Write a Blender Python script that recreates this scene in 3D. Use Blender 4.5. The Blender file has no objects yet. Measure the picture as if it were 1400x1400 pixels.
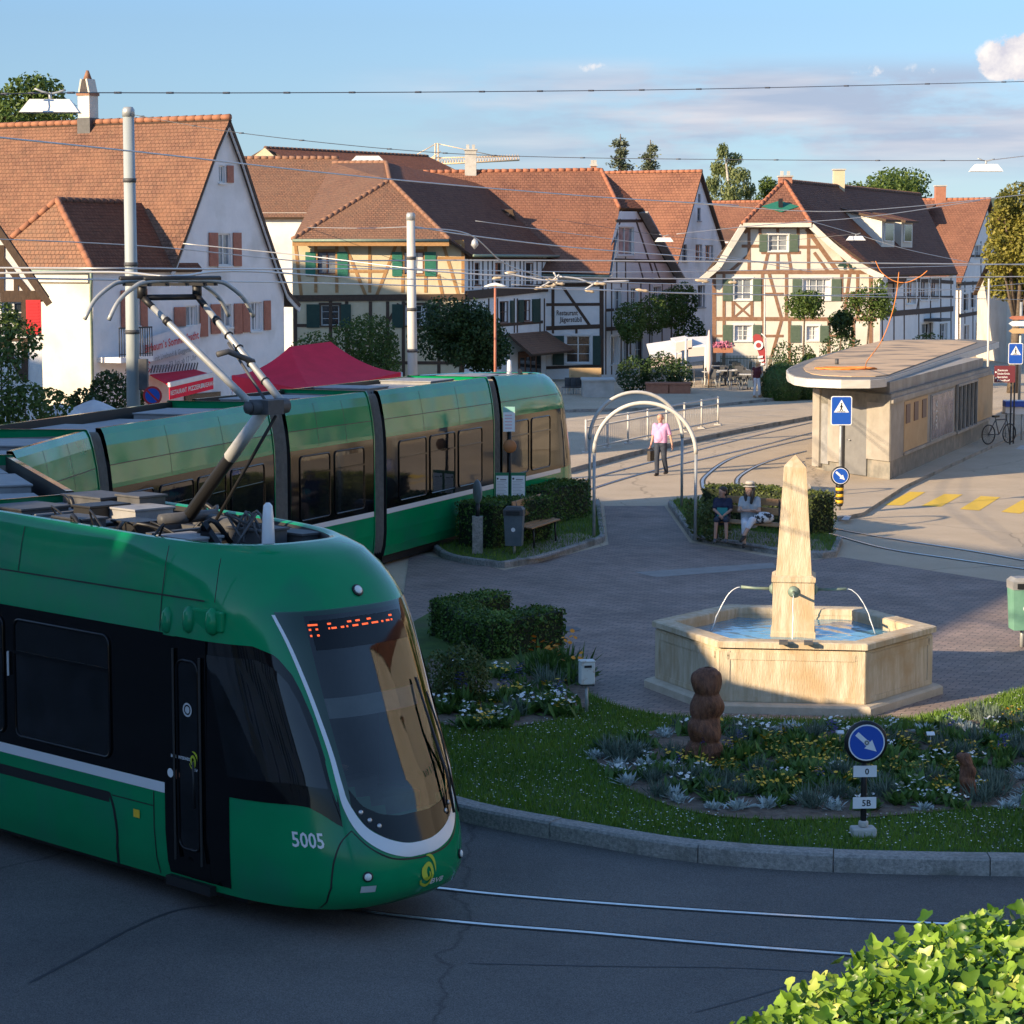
import bpy, bmesh, math, random
from mathutils import Vector as V, Matrix
from mathutils.geometry import tessellate_polygon
SC = bpy.context.scene
COL = SC.collection
R = math.radians
# ---------------------------------------------------------------- camera geometry (metres; camera stands at x=0,y=0)
FPX, HOR, CZ = 3200.0, 359.0, 6.2
PITCH = math.atan((700-HOR)/FPX)
CA, SA = math.cos(PITCH), math.sin(PITCH)
def ray(px, py):
    u = (px-700)/FPX; w = -(py-700)/FPX
    return V((u, CA+w*SA, -SA+w*CA))
EYE = V((0, 0, CZ))
def G(px, py, z=0.0):
    d = ray(px, py); return EYE + d*((z-CZ)/d.z)
def DP(px, py, Y):
    d = ray(px, py); return EYE + d*(Y/d.y)
def HIT(px, py, o, n):
    d = ray(px, py); return EYE + d*((V(o)-EYE).dot(n)/d.dot(n))
# ---------------------------------------------------------------- objects
def link(o, parent=None):
    COL.objects.link(o)
    if parent is not None:
        o.parent = parent
        if parent.type == 'EMPTY' and parent.parent is None:
            o.matrix_parent_inverse = parent.matrix_basis.inverted()
    return o
def tag(o, label=None, cat=None, group=None, kind=None):
    if label: o['label'] = label
    if cat: o['category'] = cat
    if group: o['group'] = group
    if kind: o['kind'] = kind
    return o
def thing(name, label, cat, loc=(0, 0, 0), group=None):
    o = bpy.data.objects.new(name, None); o.location = loc; o.empty_display_size = .3
    COL.objects.link(o); return tag(o, label, cat, group)
def kids(o): return list(o.children)
def dup(o, loc=None, rotz=None, label=None, group=None, scale=None, parent=None):
    c = o.copy(); COL.objects.link(c)
    if parent is not None: c.parent = parent
    if loc is not None: c.location = loc
    if rotz is not None: c.rotation_euler = (0, 0, rotz)
    if scale is not None: c.scale = (scale, scale, scale)
    if label: c['label'] = label
    if group: c['group'] = group
    for k in kids(o): dup(k, parent=c)
    return c
class MB:
    def __init__(s): s.v = []; s.f = []; s.m = []; s.uv = []; s.sm = []
    def face(s, pts, m=0, uv=None, smooth=False):
        b = len(s.v); s.v += [tuple(p) for p in pts]
        s.f.append(tuple(range(b, b+len(pts)))); s.m.append(m); s.uv.append(uv); s.sm.append(smooth)
    def idx(s, vs, fs, m=0, smooth=False, uvs=None):
        b = len(s.v); s.v += [tuple(p) for p in vs]
        for i, f in enumerate(fs):
            s.f.append(tuple(b+k for k in f)); s.m.append(m); s.uv.append(uvs[i] if uvs else None); s.sm.append(smooth)
    def obox(s, o, a, b, c, m=0):
        o, a, b, c = V(o), V(a), V(b), V(c)
        if a.cross(b).dot(c) < 0: a, b = b, a
        p = [o, o+a, o+a+b, o+b, o+c, o+a+c, o+a+b+c, o+b+c]
        s.idx(p, [(0, 3, 2, 1), (4, 5, 6, 7), (0, 1, 5, 4), (1, 2, 6, 5), (2, 3, 7, 6), (3, 0, 4, 7)], m)
    def box(s, c, d, m=0, rz=0):
        c = V(c); q = Matrix.Rotation(rz, 3, 'Z')
        a, b, e = q@V((d[0], 0, 0)), q@V((0, d[1], 0)), V((0, 0, d[2]))
        s.obox(c-a/2-b/2-e/2, a, b, e, m)
    def beam(s, p, q, w, h, up=(0, 0, 1), m=0):
        p, q = V(p), V(q); d = q-p; up = V(up)
        side = d.cross(up)
        if side.length < 1e-6: side = d.cross(V((1, 0, 0)))
        side.normalize(); u2 = side.cross(d).normalized()
        s.obox(p-side*w/2-u2*h/2, d, side*w, u2*h, m)
    def tube(s, pts, r, n=8, m=0, cap=True, closed=False):
        pts = [V(p) for p in pts]; N = len(pts)
        rr = r if isinstance(r, (list, tuple)) else [r]*N
        vs = []; ref = None
        for i, p in enumerate(pts):
            a = pts[i-1] if (i > 0 or closed) else p; b = pts[(i+1) % N] if (i < N-1 or closed) else p
            t = (b-a)
            if t.length < 1e-9: t = V((0, 0, 1))
            t.normalize()
            if ref is None:
                ref = V((0, 0, 1)) if abs(t.z) < .9 else V((1, 0, 0))
            x = ref - t*ref.dot(t)
            if x.length < 1e-5: x = t.orthogonal()
            x.normalize(); y = t.cross(x); ref = x
            for k in range(n):
                a_ = 2*math.pi*k/n; vs.append(p+(x*math.cos(a_)+y*math.sin(a_))*rr[i])
        fs = []
        for i in range(N if closed else N-1):
            j = (i+1) % N
            for k in range(n):
                l = (k+1) % n; fs.append((i*n+k, i*n+l, j*n+l, j*n+k))
        if cap and not closed:
            fs.append(tuple(range(n-1, -1, -1))); fs.append(tuple((N-1)*n+k for k in range(n)))
        s.idx(vs, fs, m, smooth=True)
    def cyl(s, p, q, r, n=12, m=0, r2=None): s.tube([p, q], [r, r if r2 is None else r2], n, m)
    def lathe(s, prof, c=(0, 0, 0), n=16, m=0, smooth=True, ax=None):
        c = V(c); X, Y, Z = (V((1, 0, 0)), V((0, 1, 0)), V((0, 0, 1))) if ax is None else ax
        vs = []; fs = []
        for (r, z) in prof:
            for k in range(n):
                a = 2*math.pi*k/n; vs.append(c+X*(r*math.cos(a))+Y*(r*math.sin(a))+Z*z)
        for i in range(len(prof)-1):
            for k in range(n):
                l = (k+1) % n; fs.append((i*n+k, i*n+l, (i+1)*n+l, (i+1)*n+k))
        fs.append(tuple(range(n-1, -1, -1))); fs.append(tuple((len(prof)-1)*n+k for k in range(n)))
        s.idx(vs, fs, m, smooth)
    def prism(s, poly, vec, m=0, mside=None):
        poly = [V(p) for p in poly]; vec = V(vec); n = len(poly)
        nn = V((0, 0, 0))
        for i in range(n): nn += poly[i].cross(poly[(i+1) % n])
        if nn.dot(vec) < 0: poly = poly[::-1]
        tri = tessellate_polygon([poly]) if n > 4 else None
        top = [p+vec for p in poly]
        if tri is None:
            s.face(top, m); s.face(poly[::-1], m)
        else:
            for t in tri:
                t = list(t); a, b, c = [top[k] for k in t]
                if (b-a).cross(c-a).dot(vec) < 0: t = t[::-1]
                s.face([top[k] for k in t], m); s.face([poly[k] for k in t[::-1]], m)
        for i in range(n):
            j = (i+1) % n; s.face([poly[i], poly[j], top[j], top[i]], m if mside is None else mside)
    def holes(s, outer, holes, m=0, nrm=None):
        loops = [[V(p) for p in outer]]+[[V(p) for p in h] for h in holes]
        flat = [p for l in loops for p in l]
        for t in tessellate_polygon(loops):
            t = list(t); a, b, c = [flat[k] for k in t]
            n = (b-a).cross(c-a)
            if n.length < 1e-9: continue
            if nrm is not None and n.dot(nrm) < 0: t = t[::-1]
            s.face([flat[k] for k in t], m)
    def grid(s, rows, m=0, smooth=True, flip=False, uv=False):
        n = len(rows[0]); vs = [p for r in rows for p in r]; fs = []
        for i in range(len(rows)-1):
            for k in range(n-1):
                q = (i*n+k, i*n+k+1, (i+1)*n+k+1, (i+1)*n+k); fs.append(q[::-1] if flip else q)
        s.idx(vs, fs, m, smooth)
    def build(s, name, mats, parent=None, origin=None, bevel=0, smooth=None, merge=False):
        me = bpy.data.meshes.new(name); mats = mats if isinstance(mats, (list, tuple)) else [mats]
        o = V((0, 0, 0))
        if parent is None and origin is None and s.v:
            xs = [p[0] for p in s.v]; ys = [p[1] for p in s.v]; zs = [p[2] for p in s.v]
            o = V(((min(xs)+max(xs))/2, (min(ys)+max(ys))/2, min(zs)))
        elif origin is not None: o = V(origin)
        me.from_pydata([V(p)-o for p in s.v], [], s.f)
        for mt in mats: me.materials.append(mt)
        me.polygons.foreach_set('material_index', s.m)
        sm = s.sm if smooth is None else [smooth]*len(s.f)
        me.polygons.foreach_set('use_smooth', sm)
        if any(u is not None for u in s.uv):
            lay = me.uv_layers.new(name='UVMap'); k = 0; dat = []
            for f, u in zip(s.f, s.uv):
                for i in range(len(f)): dat += list(u[i]) if u else [0, 0]
            lay.data.foreach_set('uv', dat)
        if merge:
            bm = bmesh.new(); bm.from_mesh(me); bmesh.ops.remove_doubles(bm, verts=bm.verts, dist=1e-4); bm.to_mesh(me); bm.free()
        me.update()
        ob = bpy.data.objects.new(name, me)
        if parent is None: ob.location = o
        link(ob, parent)
        if bevel:
            b = ob.modifiers.new('Bevel', 'BEVEL'); b.width = bevel; b.segments = 2; b.limit_method = 'ANGLE'; b.angle_limit = R(40)
        return ob
def smoothcurve(pts, k=6):
    """Catmull-Rom through pts"""
    P = [V(p) for p in pts]; P = [P[0]*2-P[1]]+P+[P[-1]*2-P[-2]]; out = []
    for i in range(1, len(P)-2):
        a, b, c, d = P[i-1:i+3]
        for j in range(k):
            t = j/k
            out.append(.5*((2*b)+(c-a)*t+(2*a-5*b+4*c-d)*t*t+(3*b-a-3*c+d)*t**3))
    out.append(P[-2]); return out
def lerp(a, b, t): return a+(b-a)*t
def interp(tab, x):
    if x <= tab[0][0]: return tab[0][1]
    for (a, fa), (b, fb) in zip(tab, tab[1:]):
        if x <= b: return fa+(fb-fa)*(x-a)/(b-a)
    return tab[-1][1]
_fonts = {}
def text_faces(body, size, bold=False):
    """flat triangulated outline of a line of lettering, as (verts2d, faces), left aligned on the baseline"""
    cu = bpy.data.curves.new('t', 'FONT'); cu.body = body; cu.size = size; cu.resolution_u = 2
    if bold: cu.offset = size*.018
    ob = bpy.data.objects.new('t', cu); COL.objects.link(ob)
    dg = bpy.context.evaluated_depsgraph_get(); me = bpy.data.meshes.new_from_object(ob.evaluated_get(dg))
    vs = [v.co.copy() for v in me.vertices]; fs = [tuple(p.vertices) for p in me.polygons]
    bpy.data.objects.remove(ob); bpy.data.curves.remove(cu); bpy.data.meshes.remove(me)
    return vs, fs
def put_text(mb, body, o, x, y, width=None, height=.1, m=0, bold=True, centre=False, fn=None):
    vs, fs = text_faces(body, 1.0, bold)
    if not vs: return
    x0 = min(v.x for v in vs); x1 = max(v.x for v in vs); y1 = max(v.y for v in vs); y0 = min(0, min(v.y for v in vs))
    sy = height/max(.68, y1 if y1 > .5 else .68); sx = sy if width is None else width/(x1-x0)
    o, x, y = V(o), V(x), V(y); off = -(x1+x0)/2 if centre else -x0
    mb.idx([o+x*((v.x+off)*sx)+y*(v.y*sy) for v in vs], fs, m)
# ---------------------------------------------------------------- materials
def nodes(name):
    m = bpy.data.materials.new(name); m.use_nodes = True
    nt = m.node_tree; return m, nt, nt.nodes['Principled BSDF']
def c4(c): return (c[0], c[1], c[2], 1)
def mat(name, c, c2=None, scale=4, rough=.6, metal=0, bump=0, bscale=30, coat=0, spec=.5, detail=5, emit=None, es=1, lo=.35, hi=.65,
        stretch=None, c3=None, scale3=.6, rvar=0, bdetail=4):
    m, nt, b = nodes(name); N = nt.nodes.new; L = nt.links.new
    b.inputs['Base Color'].default_value = c4(c); b.inputs['Roughness'].default_value = rough
    b.inputs['Metallic'].default_value = metal; b.inputs['Specular IOR Level'].default_value = spec
    b.inputs['Coat Weight'].default_value = coat; b.inputs['Coat Roughness'].default_value = .03
    tc = N('ShaderNodeTexCoord'); vec = tc.outputs['Object']
    if stretch:
        mp = N('ShaderNodeMapping'); mp.inputs['Scale'].default_value = stretch; L(vec, mp.inputs['Vector']); vec = mp.outputs['Vector']
    if c2 is not None:
        n = N('ShaderNodeTexNoise'); n.inputs['Scale'].default_value = scale; n.inputs['Detail'].default_value = detail; n.inputs['Roughness'].default_value = .65
        L(vec, n.inputs['Vector'])
        r = N('ShaderNodeValToRGB'); r.color_ramp.elements[0].position = lo; r.color_ramp.elements[1].position = hi
        r.color_ramp.elements[0].color = c4(c); r.color_ramp.elements[1].color = c4(c2)
        L(n.outputs['Fac'], r.inputs['Fac']); out = r.outputs['Color']
        if c3 is not None:
            n3 = N('ShaderNodeTexNoise'); n3.inputs['Scale'].default_value = scale3; n3.inputs['Detail'].default_value = 4; L(tc.outputs['Object'], n3.inputs['Vector'])
            r3 = N('ShaderNodeValToRGB'); r3.color_ramp.elements[0].position = .5; r3.color_ramp.elements[1].position = .68; L(n3.outputs['Fac'], r3.inputs['Fac'])
            mx = N('ShaderNodeMix'); mx.data_type = 'RGBA'; L(r3.outputs['Color'], mx.inputs['Factor']); L(out, mx.inputs[6]); mx.inputs[7].default_value = c4(c3); out = mx.outputs[2]
        L(out, b.inputs['Base Color'])
        if rvar:
            mr = N('ShaderNodeMapRange'); mr.inputs['To Min'].default_value = rough-rvar; mr.inputs['To Max'].default_value = rough+rvar
            L(n.outputs['Fac'], mr.inputs['Value']); L(mr.outputs['Result'], b.inputs['Roughness'])
    if bump:
        n2 = N('ShaderNodeTexNoise'); n2.inputs['Scale'].default_value = bscale; n2.inputs['Detail'].default_value = bdetail; L(vec, n2.inputs['Vector'])
        bp = N('ShaderNodeBump'); bp.inputs['Strength'].default_value = min(1, bump); bp.inputs['Distance'].default_value = .02*max(1, bump)
        L(n2.outputs['Fac'], bp.inputs['Height']); L(bp.outputs['Normal'], b.inputs['Normal'])
    if emit is not None:
        b.inputs['Emission Color'].default_value = c4(emit); b.inputs['Emission Strength'].default_value = es
    return m
def leafmat(name, c, c2, c3=None, trans=.3, scale=1.2, rough=.55):
    m, nt, b = nodes(name); N = nt.nodes.new; L = nt.links.new
    tc = N('ShaderNodeTexCoord'); n = N('ShaderNodeTexNoise'); n.inputs['Scale'].default_value = scale; n.inputs['Detail'].default_value = 3
    L(tc.outputs['Object'], n.inputs['Vector'])
    g = N('ShaderNodeNewGeometry'); ad = N('ShaderNodeMath'); ad.operation = 'ADD'
    ms = N('ShaderNodeMath'); ms.operation = 'MULTIPLY_ADD'; ms.inputs[1].default_value = .55; ms.inputs[2].default_value = -.275
    L(g.outputs['Random Per Island'], ms.inputs[0]); L(n.outputs['Fac'], ad.inputs[0]); L(ms.outputs[0], ad.inputs[1])
    r = N('ShaderNodeValToRGB'); e = r.color_ramp.elements
    e[0].position = .25; e[0].color = c4(c); e[1].position = .75; e[1].color = c4(c2)
    if c3 is not None: k = e.new(.9); k.color = c4(c3)
    L(ad.outputs[0], r.inputs['Fac']); L(r.outputs['Color'], b.inputs['Base Color']); b.inputs['Roughness'].default_value = rough
    b.inputs['Specular IOR Level'].default_value = .35
    t = N('ShaderNodeBsdfTranslucent'); L(r.outputs['Color'], t.inputs['Color'])
    mx = N('ShaderNodeMixShader'); mx.inputs['Fac'].default_value = trans
    out = nt.nodes['Material Output']; L(b.outputs[0], mx.inputs[1]); L(t.outputs[0], mx.inputs[2]); L(mx.outputs[0], out.inputs['Surface'])
    return m
def tilemat(name, c, c2, c3, w=.18, h=.17, moss=(.12, .10, .07)):
    """clay roof tiles laid in courses, UVs in metres"""
    m, nt, b = nodes(name); N = nt.nodes.new; L = nt.links.new
    uv = N('ShaderNodeUVMap'); uv.uv_map = 'UVMap'
    br = N('ShaderNodeTexBrick'); br.inputs['Scale'].default_value = 1; br.inputs['Brick Width'].default_value = w; br.inputs['Row Height'].default_value = h
    br.inputs['Mortar Size'].default_value = .012; br.inputs['Mortar Smooth'].default_value = .4; br.inputs['Bias'].default_value = 0
    br.inputs['Color1'].default_value = c4(c); br.inputs['Color2'].default_value = c4(c2); br.inputs['Mortar'].default_value = (c[0]*.35, c[1]*.35, c[2]*.4, 1)
    L(uv.outputs['UV'], br.inputs['Vector'])
    n = N('ShaderNodeTexNoise'); n.inputs['Scale'].default_value = .55; n.inputs['Detail'].default_value = 6; n.inputs['Roughness'].default_value = .7; L(uv.outputs['UV'], n.inputs['Vector'])
    r = N('ShaderNodeValToRGB'); r.color_ramp.elements[0].position = .38; r.color_ramp.elements[1].position = .62
    r.color_ramp.elements[0].color = (0, 0, 0, 1); r.color_ramp.elements[1].color = (.75, .75, .75, 1); L(n.outputs['Fac'], r.inputs['Fac'])
    mx = N('ShaderNodeMix'); mx.data_type = 'RGBA'; L(r.outputs['Color'], mx.inputs['Factor']); L(br.outputs['Color'], mx.inputs[6]); mx.inputs[7].default_value = c4(c3)
    n2 = N('ShaderNodeTexNoise'); n2.inputs['Scale'].default_value = 3.1; n2.inputs['Detail'].default_value = 8; n2.inputs['Roughness'].default_value = .75; L(uv.outputs['UV'], n2.inputs['Vector'])
    r2 = N('ShaderNodeValToRGB'); r2.color_ramp.elements[0].position = .48; r2.color_ramp.elements[1].position = .75
    r2.color_ramp.elements[1].color = (.8, .8, .8, 1); L(n2.outputs['Fac'], r2.inputs['Fac'])
    m2 = N('ShaderNodeMix'); m2.data_type = 'RGBA'; L(r2.outputs['Color'], m2.inputs['Factor']); L(mx.outputs[2], m2.inputs[6]); m2.inputs[7].default_value = c4(moss)
    # darker overlap line at the lower edge of each course is the shadow of real relief: use bump
    sep = N('ShaderNodeSeparateXYZ'); L(uv.outputs['UV'], sep.inputs[0])
    dv = N('ShaderNodeMath'); dv.operation = 'DIVIDE'; dv.inputs[1].default_value = h; L(sep.outputs['Y'], dv.inputs[0])
    fr = N('ShaderNodeMath'); fr.operation = 'FRACT'; L(dv.outputs[0], fr.inputs[0])
    sb = N('ShaderNodeMath'); sb.operation = 'MULTIPLY_ADD'; sb.inputs[1].default_value = -1.0; sb.inputs[2].default_value = 1; L(fr.outputs[0], sb.inputs[0])
    ad = N('ShaderNodeMath'); ad.operation = 'MULTIPLY_ADD'; ad.inputs[1].default_value = -1.0; L(br.outputs['Fac'], ad.inputs[0]); L(sb.outputs[0], ad.inputs[2])
    ng = N('ShaderNodeTexNoise'); ng.inputs['Scale'].default_value = 7; L(uv.outputs['UV'], ng.inputs['Vector'])
    a2 = N('ShaderNodeMath'); a2.operation = 'MULTIPLY_ADD'; a2.inputs[1].default_value = 1.3; L(ng.outputs['Fac'], a2.inputs[0]); L(ad.outputs[0], a2.inputs[2])
    bp = N('ShaderNodeBump'); bp.inputs['Strength'].default_value = .9; bp.inputs['Distance'].default_value = .03; L(a2.outputs[0], bp.inputs['Height'])
    L(bp.outputs['Normal'], b.inputs['Normal']); L(m2.outputs[2], b.inputs['Base Color']); b.inputs['Roughness'].default_value = .85
    b.inputs['Specular IOR Level'].default_value = .2
    return m
def pavemat(name, c, c2, mort, w=.2, h=.1, rot=0.4, patch=None):
    m, nt, b = nodes(name); N = nt.nodes.new; L = nt.links.new
    tc = N('ShaderNodeTexCoord'); mp = N('ShaderNodeMapping'); mp.inputs['Rotation'].default_value = (0, 0, rot); L(tc.outputs['Object'], mp.inputs['Vector'])
    br = N('ShaderNodeTexBrick'); br.inputs['Scale'].default_value = 1; br.inputs['Brick Width'].default_value = w; br.inputs['Row Height'].default_value = h
    br.inputs['Mortar Size'].default_value = .008; br.inputs['Color1'].default_value = c4(c); br.inputs['Color2'].default_value = c4(c2); br.inputs['Mortar'].default_value = c4(mort)
    L(mp.outputs['Vector'], br.inputs['Vector'])
    n = N('ShaderNodeTexNoise'); n.inputs['Scale'].default_value = .6; n.inputs['Detail'].default_value = 8; n.inputs['Roughness'].default_value = .7; L(tc.outputs['Object'], n.inputs['Vector'])
    r = N('ShaderNodeValToRGB'); r.color_ramp.elements[0].position = .3; r.color_ramp.elements[1].position = .75
    r.color_ramp.elements[0].color = (.62, .62, .62, 1); r.color_ramp.elements[1].color = (1.25, 1.25, 1.25, 1); L(n.outputs['Fac'], r.inputs['Fac'])
    mx = N('ShaderNodeMix'); mx.data_type = 'RGBA'; mx.blend_type = 'MULTIPLY'; mx.inputs['Factor'].default_value = 1
    L(br.outputs['Color'], mx.inputs[6]); L(r.outputs['Color'], mx.inputs[7]); L(mx.outputs[2], b.inputs['Base Color'])
    bp = N('ShaderNodeBump'); bp.inputs['Strength'].default_value = .6; bp.inputs['Distance'].default_value = .01; bp.invert = True; L(br.outputs['Fac'], bp.inputs['Height'])
    L(bp.outputs['Normal'], b.inputs['Normal']); b.inputs['Roughness'].default_value = .8
    return m
def asphaltmat(name, c, c2):
    m, nt, b = nodes(name); N = nt.nodes.new; L = nt.links.new
    tc = N('ShaderNodeTexCoord')
    n = N('ShaderNodeTexNoise'); n.inputs['Scale'].default_value = .35; n.inputs['Detail'].default_value = 9; n.inputs['Roughness'].default_value = .7; L(tc.outputs['Object'], n.inputs['Vector'])
    r = N('ShaderNodeValToRGB'); r.color_ramp.elements[0].position = .35; r.color_ramp.elements[1].position = .7; r.color_ramp.elements[0].color = c4(c); r.color_ramp.elements[1].color = c4(c2); L(n.outputs['Fac'], r.inputs['Fac'])
    g = N('ShaderNodeTexNoise'); g.inputs['Scale'].default_value = 90; g.inputs['Detail'].default_value = 2; L(tc.outputs['Object'], g.inputs['Vector'])
    r2 = N('ShaderNodeValToRGB'); r2.color_ramp.elements[0].position = .35; r2.color_ramp.elements[1].position = .7; r2.color_ramp.elements[0].color = (.6, .6, .6, 1); r2.color_ramp.elements[1].color = (1.5, 1.5, 1.48, 1); L(g.outputs['Fac'], r2.inputs['Fac'])
    mx = N('ShaderNodeMix'); mx.data_type = 'RGBA'; mx.blend_type = 'MULTIPLY'; mx.inputs['Factor'].default_value = 1; L(r.outputs['Color'], mx.inputs[6]); L(r2.outputs['Color'], mx.inputs[7])
    # hairline cracks and sealed joints
    vo = N('ShaderNodeTexVoronoi'); vo.feature = 'DISTANCE_TO_EDGE'; vo.inputs['Scale'].default_value = .11
    wn = N('ShaderNodeTexNoise'); wn.inputs['Scale'].default_value = 1.1; wn.inputs['Detail'].default_value = 4; L(tc.outputs['Object'], wn.inputs['Vector'])
    va = N('ShaderNodeMix'); va.data_type = 'RGBA'; va.blend_type = 'LINEAR_LIGHT'; va.inputs['Factor'].default_value = .35; L(tc.outputs['Object'], va.inputs[6]); L(wn.outputs['Color'], va.inputs[7]); L(va.outputs[2], vo.inputs['Vector'])
    r3 = N('ShaderNodeValToRGB'); r3.color_ramp.elements[0].position = .0; r3.color_ramp.elements[1].position = .0035; r3.color_ramp.elements[0].color = (.62, .62, .62, 1); L(vo.outputs['Distance'], r3.inputs['Fac'])
    m3 = N('ShaderNodeMix'); m3.data_type = 'RGBA'; m3.blend_type = 'MULTIPLY'; m3.inputs['Factor'].default_value = 1; L(mx.outputs[2], m3.inputs[6]); L(r3.outputs['Color'], m3.inputs[7])
    L(m3.outputs[2], b.inputs['Base Color']); b.inputs['Roughness'].default_value = .85; b.inputs['Specular IOR Level'].default_value = .3
    bp = N('ShaderNodeBump'); bp.inputs['Strength'].default_value = .5; bp.inputs['Distance'].default_value = .01; L(g.outputs['Fac'], bp.inputs['Height']); L(bp.outputs['Normal'], b.inputs['Normal'])
    return m
M = {}
M['asphalt'] = asphaltmat('asphalt', (.105, .10, .096), (.155, .148, .14))
M['asphalt_light'] = asphaltmat('asphalt_light', (.45, .36, .255), (.57, .465, .34))
M['paver'] = pavemat('paver', (.36, .265, .22), (.25, .195, .165), (.11, .095, .085), w=.24, h=.12)
M['strip'] = mat('strip', (.26, .25, .23), (.33, .31, .29), 3, .85, bump=.3)
M['kerb'] = mat('kerb', (.19, .19, .18), (.38, .36, .33), 25, .85, bump=.7, bscale=60, c3=(.14, .14, .12), scale3=2)
M['rail'] = mat('rail', (.55, .56, .58), (.4, .4, .42), 12, .25, metal=1)
M['groove'] = mat('groove', (.03, .028, .026), rough=.9)
M['yellow'] = mat('yellow', (.78, .50, .025), (.62, .42, .05), 8, .7, bump=.2, lo=.4, hi=.75)
M['white_mark'] = mat('white_mark', (.6, .58, .55), (.4, .38, .36), 6, .75)
M['soil'] = mat('soil', (.10, .07, .05), (.2, .15, .11), 9, .95, bump=1, bscale=30)
M['turf'] = mat('turf', (.04, .085, .015), (.075, .14, .025), 3, .95, bump=1, bscale=45, c3=(.07, .085, .03), scale3=.7)
M['blade'] = leafmat('blade', (.075, .15, .016), (.16, .27, .034), trans=.25, scale=.6)
M['petal_white'] = mat('petal_white', (.75, .75, .72), rough=.7)
M['petal_yellow'] = mat('petal_yellow', (.7, .42, .03), rough=.7)
M['petal_orange'] = mat('petal_orange', (.75, .28, .02), rough=.7)
M['petal_blue'] = mat('petal_blue', (.05, .04, .2), rough=.7)
M['silverleaf'] = leafmat('silverleaf', (.30, .36, .34), (.62, .68, .66), trans=.15, scale=8)
M['greyleaf'] = leafmat('greyleaf', (.08, .12, .09), (.2, .26, .2), trans=.2, scale=5)
M['flowerleaf'] = leafmat('flowerleaf', (.045, .10, .018), (.12, .22, .045), trans=.25, scale=4)
M['hedge'] = leafmat('hedge', (.03, .07, .012), (.10, .19, .03), (.17, .27, .055), trans=.2, scale=2)
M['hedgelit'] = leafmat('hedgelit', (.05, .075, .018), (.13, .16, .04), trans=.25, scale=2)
M['ivy'] = leafmat('ivy', (.04, .11, .008), (.27, .43, .045), (.52, .55, .14), trans=.3, scale=6, rough=.38)
M['treedark'] = leafmat('treedark', (.018, .042, .010), (.055, .10, .024), trans=.2, scale=1.2)
M['treemid'] = leafmat('treemid', (.045, .085, .015), (.13, .19, .04), trans=.3, scale=.8)
M['treelight'] = leafmat('treelight', (.13, .17, .06), (.27, .31, .13), trans=.35, scale=.7)
M['treeyellow'] = leafmat('treeyellow', (.10, .11, .02), (.30, .27, .05), (.36, .3, .06), trans=.35, scale=.5)
M['conifer'] = leafmat('conifer', (.06, .085, .045), (.16, .18, .11), trans=.15, scale=.9)
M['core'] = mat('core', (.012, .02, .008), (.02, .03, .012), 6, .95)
M['bark'] = mat('bark', (.09, .065, .045), (.17, .13, .095), 9, .9, bump=1, bscale=20)
M['birchbark'] = mat('birchbark', (.5, .48, .44), (.2, .18, .16), 6, .8)
M['black'] = mat('black', (.012, .012, .013), rough=.5)
M['blackgloss'] = mat('blackgloss', (.004, .004, .005), rough=.07, coat=.08, spec=.3)
M['darkgrey'] = mat('darkgrey', (.05, .052, .055), (.08, .08, .085), 6, .6)
M['midgrey'] = mat('midgrey', (.22, .22, .22), (.3, .3, .3), 5, .6)
M['lightgrey'] = mat('lightgrey', (.45, .46, .46), (.55, .55, .54), 5, .5)
M['white'] = mat('white', (.75, .75, .73), (.66, .66, .64), 5, .5)
M['steel'] = mat('steel', (.55, .55, .55), (.4, .41, .42), 10, .35, metal=.85)
M['galv'] = mat('galv', (.42, .43, .43), (.32, .34, .34), 6, .45, metal=.3)
M['concrete'] = mat('concrete', (.42, .41, .38), (.52, .5, .46), 3, .85, bump=.3, c3=(.34, .33, .30), scale3=.9)
M['poleshade'] = mat('poleshade', (.30, .34, .35), (.37, .41, .41), 5, .55, stretch=(1, 1, .15))  # grey-blue holds the shade on a white pole, put into the colour
M['polewhite'] = mat('polewhite', (.50, .48, .45), (.58, .56, .52), 5, .7, stretch=(1, 1, .2))
M['glass'] = mat('glass', (.014, .018, .022), (.03, .036, .04), 1.2, .06, spec=.8)
M['glasslight'] = mat('glasslight', (.30, .33, .36), (.12, .14, .17), 1.6, .08, spec=.8)
M['frame'] = mat('frame', (.70, .70, .68), rough=.5)
M['framebrown'] = mat('framebrown', (.11, .045, .025), rough=.5)
M['plaster'] = mat('plaster', (.76, .75, .74), (.82, .81, .80), 1.5, .9, bump=.4, bscale=18, c3=(.62, .61, .58), scale3=.6)
M['plaster_cream'] = mat('plaster_cream', (0.585, 0.482, 0.310), (0.636, 0.542, 0.370), 1.5, .9, bump=.35, bscale=18)
M['plaster_warm'] = mat('plaster_warm', (0.602, 0.568, 0.490), (0.654, 0.628, 0.559), 1.6, .9, bump=.35, bscale=18, c3=(0.533, 0.490, 0.413), scale3=.5)
M['plaster_white'] = mat('plaster_white', (.72, .71, .69), (.79, .78, .76), 1.5, .9, bump=.35, bscale=18)
M['timber'] = mat('timber', (.055, .033, .022), (.09, .055, .035), 6, .8, bump=.4, bscale=25, stretch=(4, 4, 1))
M['timber_red'] = mat('timber_red', (.20, .105, .06), (.28, .16, .10), 6, .8, bump=.4, bscale=25)
M['timber_ochre'] = mat('timber_ochre', (.34, .18, .07), (.42, .24, .10), 6, .8, bump=.4, bscale=25)
M['wood'] = mat('wood', (.30, .15, .06), (.42, .23, .10), 5, .6, bump=.3, bscale=30, stretch=(6, 1, 6))
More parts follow.
